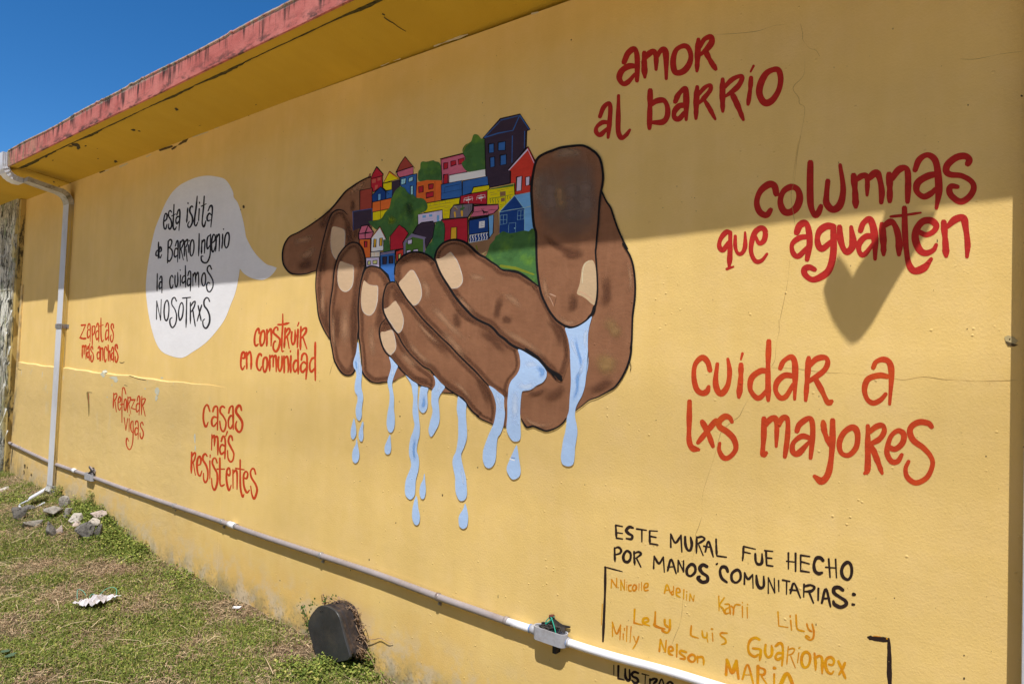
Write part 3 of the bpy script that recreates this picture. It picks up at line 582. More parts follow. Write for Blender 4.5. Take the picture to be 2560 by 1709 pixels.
house('painted large blue gabled house with white outlines', [('J', [(1775, 850), (2095, 785), (2112, 1052), (1955, 1095)], LBL, False, 0), ('L', [(1965, 0), (2115, -35), (2152, 410), (2050, 470), (1960, 470)], LBL, False, 0), ('L', [(1478, 80), (1972, 0), (1965, 500), (1478, 510)], DBL, False, 0), ('J', [(1775, 860), (1945, 1092), (1478, 1172)], DBL, False, 0)],
      [('J', a, 11, SKB) for a in ([(1480, 1170), (1775, 855), (1950, 1092), (2105, 1050)], [(1480, 1178), (1700, 1130), (1960, 1092)], [(1780, 850), (2092, 785)], [(1972, 1095), (1965, 1560)])]+[('L', a, 7, SKB) for a in ([(1490, 145), (1625, 128), (1620, 300), (1490, 328), (1490, 145)], [(1555, 140), (1552, 315)], [(1490, 232), (1622, 226)], [(1838, 55), (1960, 38), (1955, 215), (1828, 232), (1838, 55)], [(1898, 48), (1890, 225)], [(1830, 150), (1958, 140)], [(1658, 330), (1655, 480)], [(1660, 300), (1795, 285), (1790, 475)])]+[('L', [(1768, 396), (1782, 396)], 30, SKB)])
house('painted big green bush under the blue gabled house', [('L', [(1470, 510), (1510, 470), (1560, 450), (1620, 480), (1680, 495), (1790, 480), (1870, 455), (1960, 440), (2050, 455), (2110, 400), (2190, 420), (2205, 900), (2225, 1200), (2260, 1560), (2150, 1500), (1950, 1370), (1700, 1260), (1560, 1260), (1300, 1080), (1190, 980), (1250, 850), (1290, 720), (1380, 620), (1400, 550)], GRN, False, 0)], [('L', [(1500, 1130), (1800, 1180), (2150, 1300)], 60, OLV)], name='painted_tree', outline=False)
house('painted large green tree spreading through the middle of the houses', [('I', [(1100, 680), (1180, 700), (1230, 770), (1290, 830), (1350, 830), (1400, 880), (1440, 905), (1520, 905), (1600, 960), (1635, 1070), (1600, 1150), (1520, 1190), (1445, 1240), (1440, 1400), (1380, 1560), (1250, 1700), (900, 1650), (900, 1930), (760, 1930), (750, 1600), (600, 1500), (490, 1380), (510, 1350), (620, 1345), (740, 1290), (800, 1190), (890, 1080), (920, 950), (960, 850), (1010, 750)], GRN, True)], name='painted_tree', outline=False)
p = Pt(); p.stroke(tp('I', [(850, 1300), (930, 1340), (980, 1420)]), 26, softpaint(sh(92, 108, 28)), soft=True, taper=None); p.stroke(tp('I', [(1200, 950), (1280, 1100), (1300, 1350)]), 30, softpaint(sh(38, 55, 36)), soft=True, taper=None); p.stroke(tp('I', [(1080, 780), (1050, 950)]), 18, softpaint(sh(62, 105, 50)), soft=True, taper=None); sub(p, 'painted_leaf_shading')
house('painted green shrubs right of the dark roof', [('K', [(1800, 290), (1880, 250), (1950, 290), (1970, 430), (1958, 640), (1840, 820), (1770, 1040), (1580, 920), (1640, 740), (1720, 640), (1760, 450)], GRD, True)], [('K', [(1960, 300), (1975, 430), (1960, 650)], 12, OUT, 1)], name='painted_tree', outline=False)
house('painted dark roof of the green house', [('K', [(1345, 490), (1430, 350), (1520, 285), (1742, 255), (1775, 320), (1740, 560), (1600, 800), (1585, 590)], NAV)])
house('painted green house with violet trim', [('K', [(1150, 680), (1325, 500), (1612, 575), (1585, 600), (1585, 900), (1160, 930), (1170, 710)], PUR, False, 0), ('K', [(1205, 690), (1340, 565), (1552, 612), (1550, 900), (1205, 920)], GRH, False, 0), ('K', [(1243, 628), (1335, 610), (1332, 700), (1248, 710)], LIL), ('K', [(1222, 830), (1308, 818), (1305, 900), (1222, 910)], LIL), ('K', [(1350, 815), (1450, 800), (1450, 870), (1350, 880)], LIL)])
house('painted plain dark red house', [('K', [(1080, 328), (1190, 400), (1262, 495), (1150, 680), (1165, 792), (905, 825), (905, 550)], RED)])
house('painted orange house with a pink framed roof', [('K', [(298, 615), (518, 592), (516, 970), (420, 970), (380, 800), (298, 690)], ORG), ('K', [(340, 350), (470, 335), (580, 475), (520, 605), (298, 615), (285, 500)], PNK), ('K', [(400, 655), (450, 650), (450, 765), (402, 772)], RED)], [('K', [(290, 505), (440, 485), (575, 470)], 24, OUT), ('K', [(470, 340), (415, 490), (415, 600)], 22, OUT), ('K', [(285, 610), (285, 500), (340, 350), (470, 330), (580, 470)], 20, OUT)])
house('painted narrow white gabled house with amber windows', [('K', [(702, 365), (825, 612), (775, 622), (770, 835), (528, 855), (535, 585)], WHT), ('K', [(585, 612), (632, 605), (622, 766), (580, 768)], AMB), ('K', [(702, 592), (750, 585), (742, 740), (695, 742)], AMB)], [('K', [(545, 580), (702, 375), (812, 600)], 11, ORG), ('K', [(528, 858), (765, 828)], 15, OUT)])
house('painted white porch with yellow stripes', [('K', [(525, 862), (705, 850), (698, 955), (525, 962)], WHT, False, 6)], [('K', [(x, 870), (x-3, 945)], 12, AMB) for x in (545, 572, 600, 628, 655, 682)])
house('painted low lilac house with cream windows', [('K', [(428, 972), (692, 960), (692, 1190), (438, 1180)], LIL), ('K', [(465, 1042), (518, 1035), (515, 1105), (465, 1112)], CRM), ('K', [(568, 1030), (648, 1022), (642, 1090), (568, 1095)], CRM)])
house('painted blue house narrowing between two fingertips', [('K', [(708, 872), (998, 825), (992, 1445), (908, 1445), (860, 1300), (708, 1165)], BLU), ('K', [(715, 880), (990, 835), (988, 880), (715, 920)], PUR, False, 0), ('K', [(758, 962), (836, 950), (830, 1095), (760, 1108)], NAV), ('K', [(886, 942), (962, 932), (955, 1080), (885, 1085)], NAV)])
house('painted slim red house with a cream door', [('K', [(1010, 850), (1162, 795), (1162, 980), (1030, 1120)], VER), ('K', [(1062, 905), (1118, 895), (1100, 1000), (1062, 1030)], CRM)], [('K', [(1010, 828), (1160, 800)], 32, OUT)])
# ---- fingers, nails, outlines
def finger(label, px, lines, w, nail=None, his=(), los=(), edge=17):
    w *= 1.3
    p = Pt(); p.poly(px, SK, True, sub=4)
    o = sub(p, 'painted_finger', label)
    q = Pt(); cc_ = [np.array(a) for a in crom(px, True, 2)]; ar = sum(cc_[i-1][0]*cc_[i][1]-cc_[i][0]*cc_[i-1][1] for i in range(len(cc_))); sg = 1 if ar > 0 else -1; dd = edge
    ins = []
    for i in range(len(cc_)):
        t_ = cc_[(i+2) % len(cc_)]-cc_[i-2]; t_ = t_/(np.hypot(*t_)+1e-9); ins.append(tuple(cc_[i]+sg*np.array([-t_[1], t_[0]])*dd*.52))
    q.stroke(ins, dd, skin_edge, soft=True, taper=None, closed=True, sub=2, wob=.3)
    for cr, L, ww in los: soft(cr, L, ww, skin_lo, q)
    for cr, L, ww in his: soft(cr, L, ww, skin_hi, q)
    if q.F: sub(q, 'blended_skin')
    if nail:
        p = Pt(); p.poly(nail, NAIL, True, sub=4); sub(p, 'painted_fingernail')
        q = Pt(); q.stroke([tuple(a) for a in nail]+[tuple(nail[0])], 3.2, nail_hi, soft=True, taper=None); sub(q, 'nail_highlight')
    p = Pt()
    for L in lines: p.stroke(L, w, OUT, taper=(.6, .5), wob=.14)
    return sub(p, 'painted_outline')
F1 = multi(('B', [(345, 1095), (300, 1030), (240, 920), (190, 780), (170, 620), (152, 400), (162, 200)]), ('A', [(528, 1330), (560, 1200), (600, 1010), (640, 850), (680, 710), (720, 610), (770, 560), (820, 545), (880, 560), (930, 610), (970, 690), (1000, 790), (1015, 900), (1010, 1000), (850, 1250)]), ('B', [(450, 300), (400, 700), (400, 1050)]))
finger('leftmost painted finger of the left hand', F1, [F1[:17]], 2.6, tp('A', [(740, 768), (800, 770), (880, 800), (900, 850), (895, 960), (880, 1060), (840, 1150), (800, 1195), (760, 1160), (725, 1080), (712, 960), (720, 840)]),
       [('B', [[(270, 330), (240, 600), (260, 800)]], 60), ('A', [[(790, 600), (840, 640)]], 60)], [('A', [[(900, 700), (940, 850), (940, 1000)], [(640, 1000), (620, 1250), (600, 1450)]], 90), ('B', [[(300, 500), (290, 800), (320, 1000)]], 50)])
F2 = multi(('B', [(800, 60), (800, 130), (770, 230), (740, 360), (720, 500), (705, 700), (712, 940), (700, 1020), (695, 1120), (705, 1300), (680, 1420), (660, 1490), (620, 1545), (560, 1555), (510, 1535), (460, 1480), (420, 1410), (390, 1340), (365, 1200), (345, 1090), (335, 900), (335, 700), (350, 560), (375, 400), (385, 280), (400, 160), (430, 50)]), ('A', [(830, 1120), (900, 1030), (960, 985), (1010, 972), (1060, 980), (1110, 1030), (1150, 1120)]))
finger('second painted finger of the left hand', F2, [F2[9:]+F2[:9]], 3.0, tp('B', [(480, 68), (540, 90), (600, 110), (645, 140), (645, 250), (635, 360), (600, 430), (550, 462), (500, 450), (460, 400), (440, 320), (440, 200), (455, 110)]),
       [('B', [[(540, 600), (530, 900), (540, 1250)]], 110), ('B', [[(380, 700), (380, 1000), (410, 1250)]], 40)], [('B', [[(650, 500), (640, 900), (640, 1300)], [(440, 600), (430, 900), (450, 1200)]], 90), ('B', [[(700, 80), (720, 250)]], 90)])
F3 = multi(('B', [(1125, 345), (1090, 270), (1050, 215), (1000, 165), (940, 140), (880, 132), (830, 145), (800, 172), (770, 240), (740, 360), (720, 500), (708, 700), (715, 940), (712, 1050), (730, 1150), (745, 1300), (755, 1430)]), ('G', [(290, 560), (330, 640), (400, 710), (460, 748), (560, 762), (640, 750), (740, 738), (800, 732), (850, 700), (920, 655), (995, 625), (900, 500)]), ('B', [(1250, 1300), (1150, 900), (1200, 500)]))
finger('third painted finger of the left hand', F3, [F3[:17], multi(('G', [(292, 560), (330, 640), (400, 710), (460, 748), (560, 762), (640, 750), (705, 745)])), multi(('G', [(800, 735), (850, 700), (920, 655), (995, 625)]))], 3.0,
       tp('B', [(780, 322), (805, 335), (850, 370), (910, 385), (955, 390), (963, 430), (960, 540), (945, 640), (915, 720), (870, 768), (820, 765), (770, 720), (750, 650), (745, 550), (755, 430)]),
       [('B', [[(880, 850), (880, 1100), (920, 1350)], [(760, 850), (760, 1050)]], 90), ('B', [[(950, 270), (1030, 300)]], 80)], [('B', [[(1010, 450), (990, 800), (960, 1000)], [(1050, 1300), (1080, 1450)], [(790, 1100), (830, 1400)]], 100)])
FR = multi(('B', [(1180, 240), (1190, 130), (1230, 60), (1275, 15)]), ('A', [(1660, 1145), (1740, 1105), (1830, 1095), (1920, 1110), (2000, 1150), (2070, 1210)]), ('C', [(150, 60), (190, 170), (240, 270), (330, 410), (400, 520), (470, 610), (560, 710), (640, 790), (740, 850), (850, 900), (920, 960), (980, 1030), (1050, 1080), (1130, 1150), (1215, 1195)]), ('F', [(600, 75), (620, 150), (630, 240), (620, 320), (580, 400), (510, 480), (480, 560), (470, 660), (465, 712), (380, 650), (300, 600), (220, 545)]), ('F', [(140, 460), (60, 370), (0, 310)]), ('B', [(2150, 1420), (2000, 1270), (1900, 1160), (1790, 1060), (1680, 950), (1560, 830), (1430, 670), (1340, 560), (1270, 450), (1225, 378), (1195, 320)]))
FQ = multi(('B', [(1190, 345), (1150, 335), (1090, 365), (1060, 420), (1035, 520), (1028, 640), (1040, 730), (1070, 800), (1110, 870), (1150, 940), (1220, 1020), (1290, 1150), (1380, 1270), (1480, 1370), (1560, 1440), (1650, 1490)]), ('G', [(1500, 680), (1560, 750), (1640, 820), (1720, 880), (1800, 930), (1860, 970), (1930, 1010), (1980, 1070), (2040, 1160), (2110, 1240), (2200, 1310)]), ('F', [(60, 930), (120, 975), (200, 1010), (275, 1045), (310, 950), (315, 850), (300, 740), (270, 640), (220, 545), (140, 460), (60, 370), (0, 310)]), ('B', [(2150, 1420), (2000, 1270), (1900, 1160), (1790, 1060), (1680, 950), (1560, 830), (1430, 670), (1340, 560), (1270, 450), (1230, 385)]))
FP = multi(('B', [(1070, 812), (1010, 880), (985, 950), (985, 1020), (1000, 1100), (1030, 1190), (1070, 1260), (1120, 1310)]), ('G', [(820, 420), (880, 490), (940, 560), (1020, 640), (1090, 700), (1170, 760), (1260, 810), (1340, 830), (1400, 850), (1445, 875), (1480, 800), (1490, 720), (1460, 640), (1380, 570), (1290, 510), (1200, 430), (1130, 350), (1060, 270), (960, 130)]), ('B', [(1250, 1080), (1200, 1010), (1150, 940), (1110, 870)]))
FS = multi(('C', [(1500, 400)]), ('L', [(2080, 1410), (1950, 1320), (1830, 1255), (1700, 1230), (1570, 1218), (1500, 1190), (1420, 1120), (1310, 1050), (1200, 970), (1100, 920), (1010, 850), (920, 760), (830, 690), (720, 640), (600, 620), (480, 640), (370, 690), (280, 780), (230, 880), (210, 1000)]), ('C', [(150, 60), (190, 170), (240, 270), (330, 410), (400, 520), (470, 610), (560, 710), (640, 790), (740, 850), (850, 900), (920, 960), (980, 1030), (1050, 1080), (1130, 1150), (1220, 1200), (1310, 1240), (1400, 1290), (1490, 1350), (1560, 1420), (1640, 1490)]), ('F', [(1050, 400), (1100, 460), (1170, 480), (1240, 300)]), ('C', [(1900, 1300), (1880, 1080), (1830, 930), (1700, 780)]))
# small brown gaps between the fingers and the heel of the hand
p = Pt(); p.poly(tp('F', [(418, 700), (470, 715), (462, 850), (458, 950), (450, 1078), (412, 1075), (430, 900)]), SK); p.poly(tp('G', [(1600, 915), (1650, 810), (1790, 930)]), SK); p.poly(tp('G', [(880, 490), (1000, 625), (800, 735), (830, 620)]), SK)
p.stroke(tp('F', [(415, 1078), (450, 1075)]), 3.4, OUT); p.stroke(tp('F', [(440, 820), (432, 1000), (425, 1070)]), 1.6, OUT); p.stroke(tp('G', [(1595, 918), (1700, 925), (1800, 935)]), 2.6, OUT); sub(p, 'painted_skin_gap')
finger('painted little finger of the right hand', FP, [FP[:18]], 3.0, tp('B', [(1000, 1000), (1060, 985), (1135, 962), (1162, 990), (1180, 1050), (1200, 1150), (1190, 1220), (1150, 1270), (1120, 1285), (1070, 1230), (1020, 1140)]),
       [('G', [[(920, 230), (1050, 400), (1200, 530)]], 130)], [('G', [[(1100, 650), (1300, 720), (1420, 760)], [(860, 350), (1000, 520)]], 80)])
finger('painted third finger of the right hand with an orange-tinted nail', FQ, [FQ[:27]+FQ[27:31], FQ[35:]], 3.2, tp('B', [(1185, 585), (1220, 620), (1260, 690), (1290, 780), (1298, 850), (1285, 930), (1260, 980), (1230, 1000), (1190, 960), (1140, 880), (1080, 800), (1035, 710), (1040, 690), (1100, 665)]),
       [('B', [[(1330, 1080), (1500, 1280), (1680, 1430)]], 70), ('G', [[(1750, 700), (1950, 880), (2100, 1080)]], 60), ('B', [[(1450, 820), (1600, 1000), (1800, 1180)]], 50)], [('B', [[(1500, 850), (1700, 1080), (1950, 1330)], [(1150, 420), (1220, 520), (1300, 640)]], 130), ('F', [[(40, 420), (160, 600), (230, 850)], [(100, 820), (220, 960)]], 110), ('B', [[(1600, 1300), (1800, 1500)]], 60)])
finger('painted ring finger of the right hand with a cream nail', FR, [FR[:25], FR[36:]], 3.4, tp('B', [(1240, 350), (1300, 280), (1360, 210), (1400, 185), (1440, 205), (1490, 300), (1520, 380), (1535, 480), (1520, 560), (1480, 620), (1430, 640), (1390, 610), (1330, 530), (1270, 430)]),
       [('C', [[(60, 600), (200, 760), (380, 950), (600, 1150)], [(200, 950), (400, 1150), (560, 1350)]], 90), ('B', [[(1500, 280), (1600, 420), (1600, 600)]], 90)], [('C', [[(400, 700), (430, 850), (420, 950)], [(700, 950), (900, 1100), (1100, 1300)], [(1200, 1250), (1180, 1450)]], 110), ('F', [[(450, 450), (420, 600)]], 90), ('C', [[(330, 560), (500, 780), (700, 900)]], 50)])
o_ = finger('painted index finger of the right hand', FS, [FS[0:7], FS[5:43]], 4.6, tp('C', [(155, 45), (215, 27), (275, -5), (325, -42), (355, -45), (395, 10), (430, 60), (460, 130), (485, 210), (503, 290), (490, 360), (440, 410), (380, 420), (330, 405), (240, 260), (190, 160)]),
       [('C', [[(430, 500), (520, 620), (680, 760)], [(560, 240), (700, 280), (840, 300)], [(1000, 480), (1150, 560), (1300, 700)], [(950, 920), (1150, 1030), (1400, 1180), (1620, 1350)], [(1080, 620), (1120, 760)]], 80)], [('C', [[(1020, 480), (960, 700), (950, 850)], [(1600, 800), (1750, 1000), (1800, 1200)], [(1700, 1100), (1780, 1400)], [(600, 450), (620, 650)], [(1000, 830), (1080, 830), (1160, 860)]], 100), ('C', [[(1750, 860), (1840, 1050), (1880, 1400)]], 45)])
# heel of the right hand and its outline
q = Pt(); soft('E', [[(1730, 400), (1760, 700), (1700, 900)], [(1950, 900), (1900, 1000)], [(1680, 100), (1700, 300)]], 130, skin_lo, q); soft('E', [[(2030, 250), (2070, 500), (2060, 700)]], 50, skin_hi, q); soft('E', [[(1700, 1000), (1850, 1150), (1900, 1300)], [(1650, 1350), (1850, 1400)]], 170, softpaint((.34, .20, .085)), q)
soft('F', [[(1600, 350), (1750, 250), (1850, 120)]], 260, softpaint((.36, .215, .085)), q); soft('F', [[(700, 900), (740, 1000), (900, 1060), (1100, 1030)]], 50, skin_hi, q); soft('F', [[(900, 700), (1100, 650), (1200, 500)], [(800, 950), (1000, 940)], [(1500, 640), (1700, 540), (1850, 440)]], 130, skin_lo, q); soft('F', [[(700, 650), (850, 640), (1000, 560)]], 70, skin_lo, q); sub(q, 'blended_skin')
p = Pt(); p.stroke(multi(('D', [(1690, 720), (1750, 850), (1810, 940), (1850, 1060), (1900, 1200), (1960, 1340), (2030, 1480)]), ('E', [(1965, 40), (2000, 100), (2060, 200), (2100, 320), (2120, 450), (2130, 600), (2125, 750), (2110, 870), (2095, 1000), (2090, 1150), (2085, 1300), (2070, 1420)]), ('F', [(2080, 20), (2070, 130), (2040, 250), (1990, 370), (1920, 490), (1850, 570), (1750, 630), (1640, 690), (1530, 730), (1440, 800), (1360, 860)])), (5.4, 4.2), OUT, wob=.12)
p.stroke(tp('F', [(1232, 965), (1180, 1030), (1100, 1090), (980, 1130), (900, 1110), (800, 1070), (720, 1085), (680, 1040), (640, 970)]), 4.4, OUT); p.stroke(tp('F', [(700, 60), (860, 180), (1000, 330), (1120, 410), (1165, 470)]), (6, 13), OUT, wob=.1); p.stroke(tp('F', [(2055, 220), (2075, 290), (2062, 350)]), 1.5, OUT)
p.stroke(multi(('A', [(1240, 118), (1190, 130), (1100, 175), (1000, 240), (910, 305), (830, 400), (740, 510), (620, 620), (480, 722), (360, 800), (270, 850), (185, 890), (130, 955), (95, 1040), (82, 1140), (92, 1240), (130, 1315), (190, 1372), (280, 1388), (400, 1378), (470, 1355), (525, 1340)])), 3.8, OUT)
sub(p, 'painted_outline')
TH = multi(('D', [(840, 318), (880, 270), (960, 225), (1050, 190), (1150, 155), (1280, 135), (1420, 125), (1500, 145), (1580, 195), (1640, 250), (1680, 330), (1700, 430), (1710, 540), (1700, 640), (1680, 740), (1665, 850), (1655, 1000), (1645, 1150), (1630, 1300), (1618, 1450)]), ('E', [(1612, 150), (1625, 350), (1635, 500), (1637, 650), (1625, 780), (1600, 880), (1560, 970), (1500, 1040), (1420, 1100), (1330, 1135), (1250, 1130), (1180, 1100), (1100, 1040), (1020, 940), (960, 830), (910, 720), (880, 600), (858, 450), (845, 300), (840, 140)]), ('D', [(838, 1400), (835, 1260), (810, 1180), (795, 1050), (785, 900), (775, 750), (780, 600), (800, 480), (820, 380)]))
p = Pt(); p.poly(TH, SK, True, sub=4); sub(p, 'painted_thumb', 'large painted thumb of the right hand')
q = Pt(); thl = softpaint((.34, .23, .155)); soft('D', [[(1000, 300), (1250, 220), (1500, 260)], [(900, 400), (860, 700), (900, 1000)]], 150, thl, q); soft('D', [[(1250, 150), (1300, 800), (1250, 1450)], [(1450, 150), (1480, 800), (1420, 1400)], [(1050, 250), (1020, 800), (1100, 1350)]], 330, softpaint((.235, .165, .13)), q)  # greyer strokes put the eave's shade into the upper thumb's colour
soft('D', [[(1120, 560), (1150, 800), (1200, 1050)]], 130, softpaint((.36, .22, .12)), q); soft('D', [[(900, 1250), (1050, 1400), (1250, 1490), (1450, 1420)]], 90, skin_lo, q); soft('D', [[(860, 1300), (880, 1500)]], 60, skin_lo, q)
soft('E', [[(930, 420), (960, 650), (1050, 850)], [(1080, 450), (1130, 650)], [(1100, 980), (1250, 1080), (1400, 1050)]], 70, skin_hi, q); soft('E', [[(1300, 650), (1320, 850), (1250, 950)], [(1150, 150), (1300, 200), (1500, 150)], [(1450, 850), (1530, 880)]], 110, skin_lo, q); sub(q, 'blended_skin')
NT = tp('E', [(1545, 262), (1580, 270), (1606, 330), (1625, 450), (1632, 600), (1625, 720), (1600, 840), (1560, 830), (1500, 775), (1440, 735), (1375, 705), (1375, 660), (1400, 590), (1420, 480), (1432, 380), (1465, 305), (1510, 272)])
p = Pt(); p.poly(NT, paint((.56, .40, .235), .08), True, sub=4); p.stroke(tp('E', [(1385, 670), (1450, 690), (1520, 740), (1590, 800)]), 1.3, paint((.60, .30, .2))); p.stroke(tp('E', [(1440, 560), (1445, 420), (1470, 320), (1530, 270)]), 1.8, paint((.62, .55, .36))); sub(p, 'painted_fingernail')
p = Pt(); p.stroke(TH[:40]+TH[40:]+[TH[0]], 5.6, OUT, taper=None, wob=.15); p.stroke(tp('E', [(1600, 860), (1575, 950), (1500, 1040)]), 8, OUT); sub(p, 'painted_outline')
# peeling scab of paint on the thumb
p = Pt(); p.stroke(tp('E', [(1015, 700), (1050, 715), (1095, 735)]), 3, paint((.5, .3, .2))); p.stroke(tp('E', [(1010, 740), (1040, 800), (1065, 860)]), 1.6, paint((.5, .3, .2))); p.stroke(tp('E', [(1100, 750), (1085, 810), (1070, 865)]), 1.4, paint((.14, .07, .04))); sub(p, 'flaking_spot')
# ---- water
def water(px, his=(), los=(), name='painted_water', label=None):
    p = Pt(); p.poly(px, WAT, True, sub=4)
    for cr, L, w in his: soft(cr, L, w, wat_hi, p)
    for cr, L, w in los: soft(cr, L, w, wat_lo, p)
    return sub(p, name, label)
water(tp('G', [(220, 105), (235, 110), (245, 200), (255, 300), (270, 420), (285, 500), (292, 560), (290, 650), (282, 750), (285, 850), (305, 930), (313, 1020), (300, 1100), (290, 1200), (290, 1290), (270, 1360), (245, 1378), (215, 1350), (195, 1290), (190, 1200), (200, 1130), (220, 1050), (215, 970), (185, 920), (172, 850), (180, 750), (200, 650), (190, 560), (160, 510), (150, 440), (165, 370), (195, 280), (210, 180)]), [('G', [[(240, 250), (250, 500), (250, 700)]], 50)], [('G', [[(190, 380), (200, 480), (215, 560)], [(225, 800), (230, 920)], [(250, 1250), (240, 1340)]], 34)])
water(tp('G', [(735, 335), (780, 370), (830, 430), (878, 490), (850, 560), (820, 640), (795, 720), (785, 800), (800, 900), (815, 1000), (815, 1100), (815, 1200), (828, 1320), (825, 1450), (800, 1540), (755, 1572), (715, 1530), (695, 1430), (700, 1330), (715, 1220), (735, 1120), (745, 1000), (740, 900), (720, 820), (710, 750), (718, 690), (745, 600), (765, 520), (762, 440)]), [('G', [[(800, 450), (790, 600), (770, 700)]], 50)], [('G', [[(800, 1000), (800, 1150)], [(770, 1280), (775, 1450)], [(745, 780), (750, 850)]], 34)])
water(multi(('G', [(1005, 635), (1060, 680), (1120, 730), (1170, 760), (1205, 800), (1205, 900), (1200, 1000), (1200, 1100), (1215, 1250), (1228, 1400)]), ('H', [(990, 130), (985, 250), (960, 350), (950, 450), (970, 520), (980, 600), (970, 700), (950, 780), (935, 850), (930, 950), (920, 1030), (880, 1080), (840, 1075), (800, 1020), (795, 920), (810, 820), (850, 720), (875, 650), (870, 580), (850, 500), (850, 400), (870, 280), (900, 200), (920, 110), (905, 30)]), ('G', [(1118, 1230), (1125, 1100), (1130, 1000), (1115, 900), (1100, 800), (1060, 720)])), [('H', [[(960, 560), (950, 700)], [(820, 950), (850, 1050)]], 30)], [('H', [[(930, 250), (910, 450), (930, 600)], [(870, 800), (860, 980)]], 36), ('G', [[(1180, 1100), (1190, 1300)]], 26)])
water(tp('G', [(1255, 820), (1320, 830), (1375, 850), (1360, 920), (1360, 1000), (1365, 1100), (1350, 1190), (1310, 1245), (1270, 1245), (1225, 1190), (1215, 1120), (1225, 1000), (1235, 900)]), (), [('G', [[(1300, 950), (1300, 1100), (1270, 1180)]], 55)])
water(multi(('G', [(1460, 640), (1510, 680), (1570, 750), (1645, 825), (1610, 890), (1560, 970), (1540, 1050), (1550, 1150), (1560, 1300)]), ('H', [(1245, 60), (1230, 120), (1200, 180), (1165, 240), (1135, 268), (1112, 235), (1103, 170), (1120, 90)]), ('G', [(1400, 1400), (1430, 1300), (1445, 1200), (1425, 1100), (1425, 1000), (1430, 900), (1450, 860), (1485, 800), (1485, 720)])), [('G', [[(1530, 750), (1560, 830), (1500, 930)]], 50)], [('G', [[(1480, 1200), (1480, 1350)]], 34)])
water(multi(('G', [(1860, 985), (1900, 1010), (1960, 1060), (1995, 1110), (1990, 1200), (1990, 1300), (2000, 1450)]), ('H', [(1605, 200), (1600, 300), (1560, 420), (1530, 490), (1535, 570), (1560, 680), (1590, 800), (1600, 900), (1605, 1000), (1590, 1070), (1550, 1102), (1500, 1090), (1460, 1000), (1450, 900), (1450, 800), (1430, 700), (1415, 600), (1430, 520), (1460, 460), (1480, 350), (1490, 250), (1490, 100)]), ('G', [(1862, 1350), (1840, 1200), (1845, 1100)])), [('H', [[(1520, 600), (1550, 800), (1570, 950)]], 40)], [('H', [[(1580, 150), (1550, 350)], [(1450, 520), (1450, 700)], [(1525, 930), (1515, 1020)]], 34), ('G', [[(1890, 1100), (1890, 1300)]], 24)])
water(multi(('F', [(220, 545), (280, 570), (340, 620), (415, 680), (418, 750), (420, 830), (430, 900), (422, 980), (405, 1080), (370, 1170), (335, 1220), (320, 1350), (315, 1450)]), ('H', [(1985, 500), (1975, 580), (1940, 650), (1890, 677), (1840, 650), (1812, 570), (1812, 480)]), ('F', [(150, 1370), (190, 1250), (240, 1130), (280, 1040), (305, 930), (315, 820), (300, 730), (270, 640)])), [('F', [[(290, 600), (350, 750), (370, 900)]], 60)], [('F', [[(350, 900), (300, 1080)], [(290, 1250), (260, 1500)]], 44)])
water(tp('F', [(600, 70), (650, 80), (720, 120), (800, 170), (860, 210), (930, 290), (970, 350), (975, 380), (965, 440), (920, 500), (840, 540), (770, 590), (700, 605), (655, 620), (640, 700), (632, 800), (628, 900), (632, 1050), (635, 1180), (620, 1250), (560, 1270), (510, 1240), (460, 1150), (450, 1070), (460, 950), (462, 850), (460, 760), (470, 660), (480, 560), (510, 480), (580, 400), (620, 320), (630, 240), (620, 150)]), [('F', [[(560, 550), (560, 800), (550, 1100)], [(640, 250), (780, 260), (850, 230)], [(560, 480), (700, 560), (850, 480)]], 90)], [('F', [[(680, 140), (780, 210)], [(830, 280), (920, 360), (880, 450)], [(620, 430), (600, 700)]], 70)], label='wide pour of water between index and ring finger')
water(multi(('C', [(1840, 940), (1900, 945), (1980, 930), (2060, 890), (2130, 840), (2190, 785), (2175, 850), (2150, 950), (2140, 1050), (2138, 1200), (2145, 1300)]), ('F', [(1510, 30), (1518, 150), (1515, 280), (1490, 420), (1470, 560), (1430, 680), (1380, 770), (1350, 850), (1345, 950), (1365, 1050), (1375, 1150), (1360, 1260), (1345, 1350), (1340, 1450), (1325, 1550), (1290, 1585), (1235, 1590), (1180, 1560), (1160, 1480), (1170, 1380), (1190, 1250), (1215, 1150), (1230, 1050), (1240, 950), (1265, 860), (1275, 700), (1290, 500), (1285, 300), (1278, 120)]), ('C', [(1908, 1300), (1900, 1200), (1880, 1080)])),
      [('C', [[(1900, 1000), (1950, 1200), (2040, 1350)], [(2150, 900), (2100, 1050), (2110, 1300)]], 50), ('F', [[(1480, 100), (1420, 350), (1310, 500)], [(1320, 1050), (1290, 1250)]], 50)], [('C', [[(1970, 1020), (2000, 1200), (2040, 1350), (2050, 1500)], [(1950, 1280), (1950, 1450)]], 40), ('F', [[(1340, 120), (1330, 280)], [(1440, 300), (1380, 430), (1370, 600), (1300, 780)], [(1350, 1050), (1340, 1200)], [(1310, 1320), (1300, 1480)]], 50)], label='longest stream of water falling under the thumb')
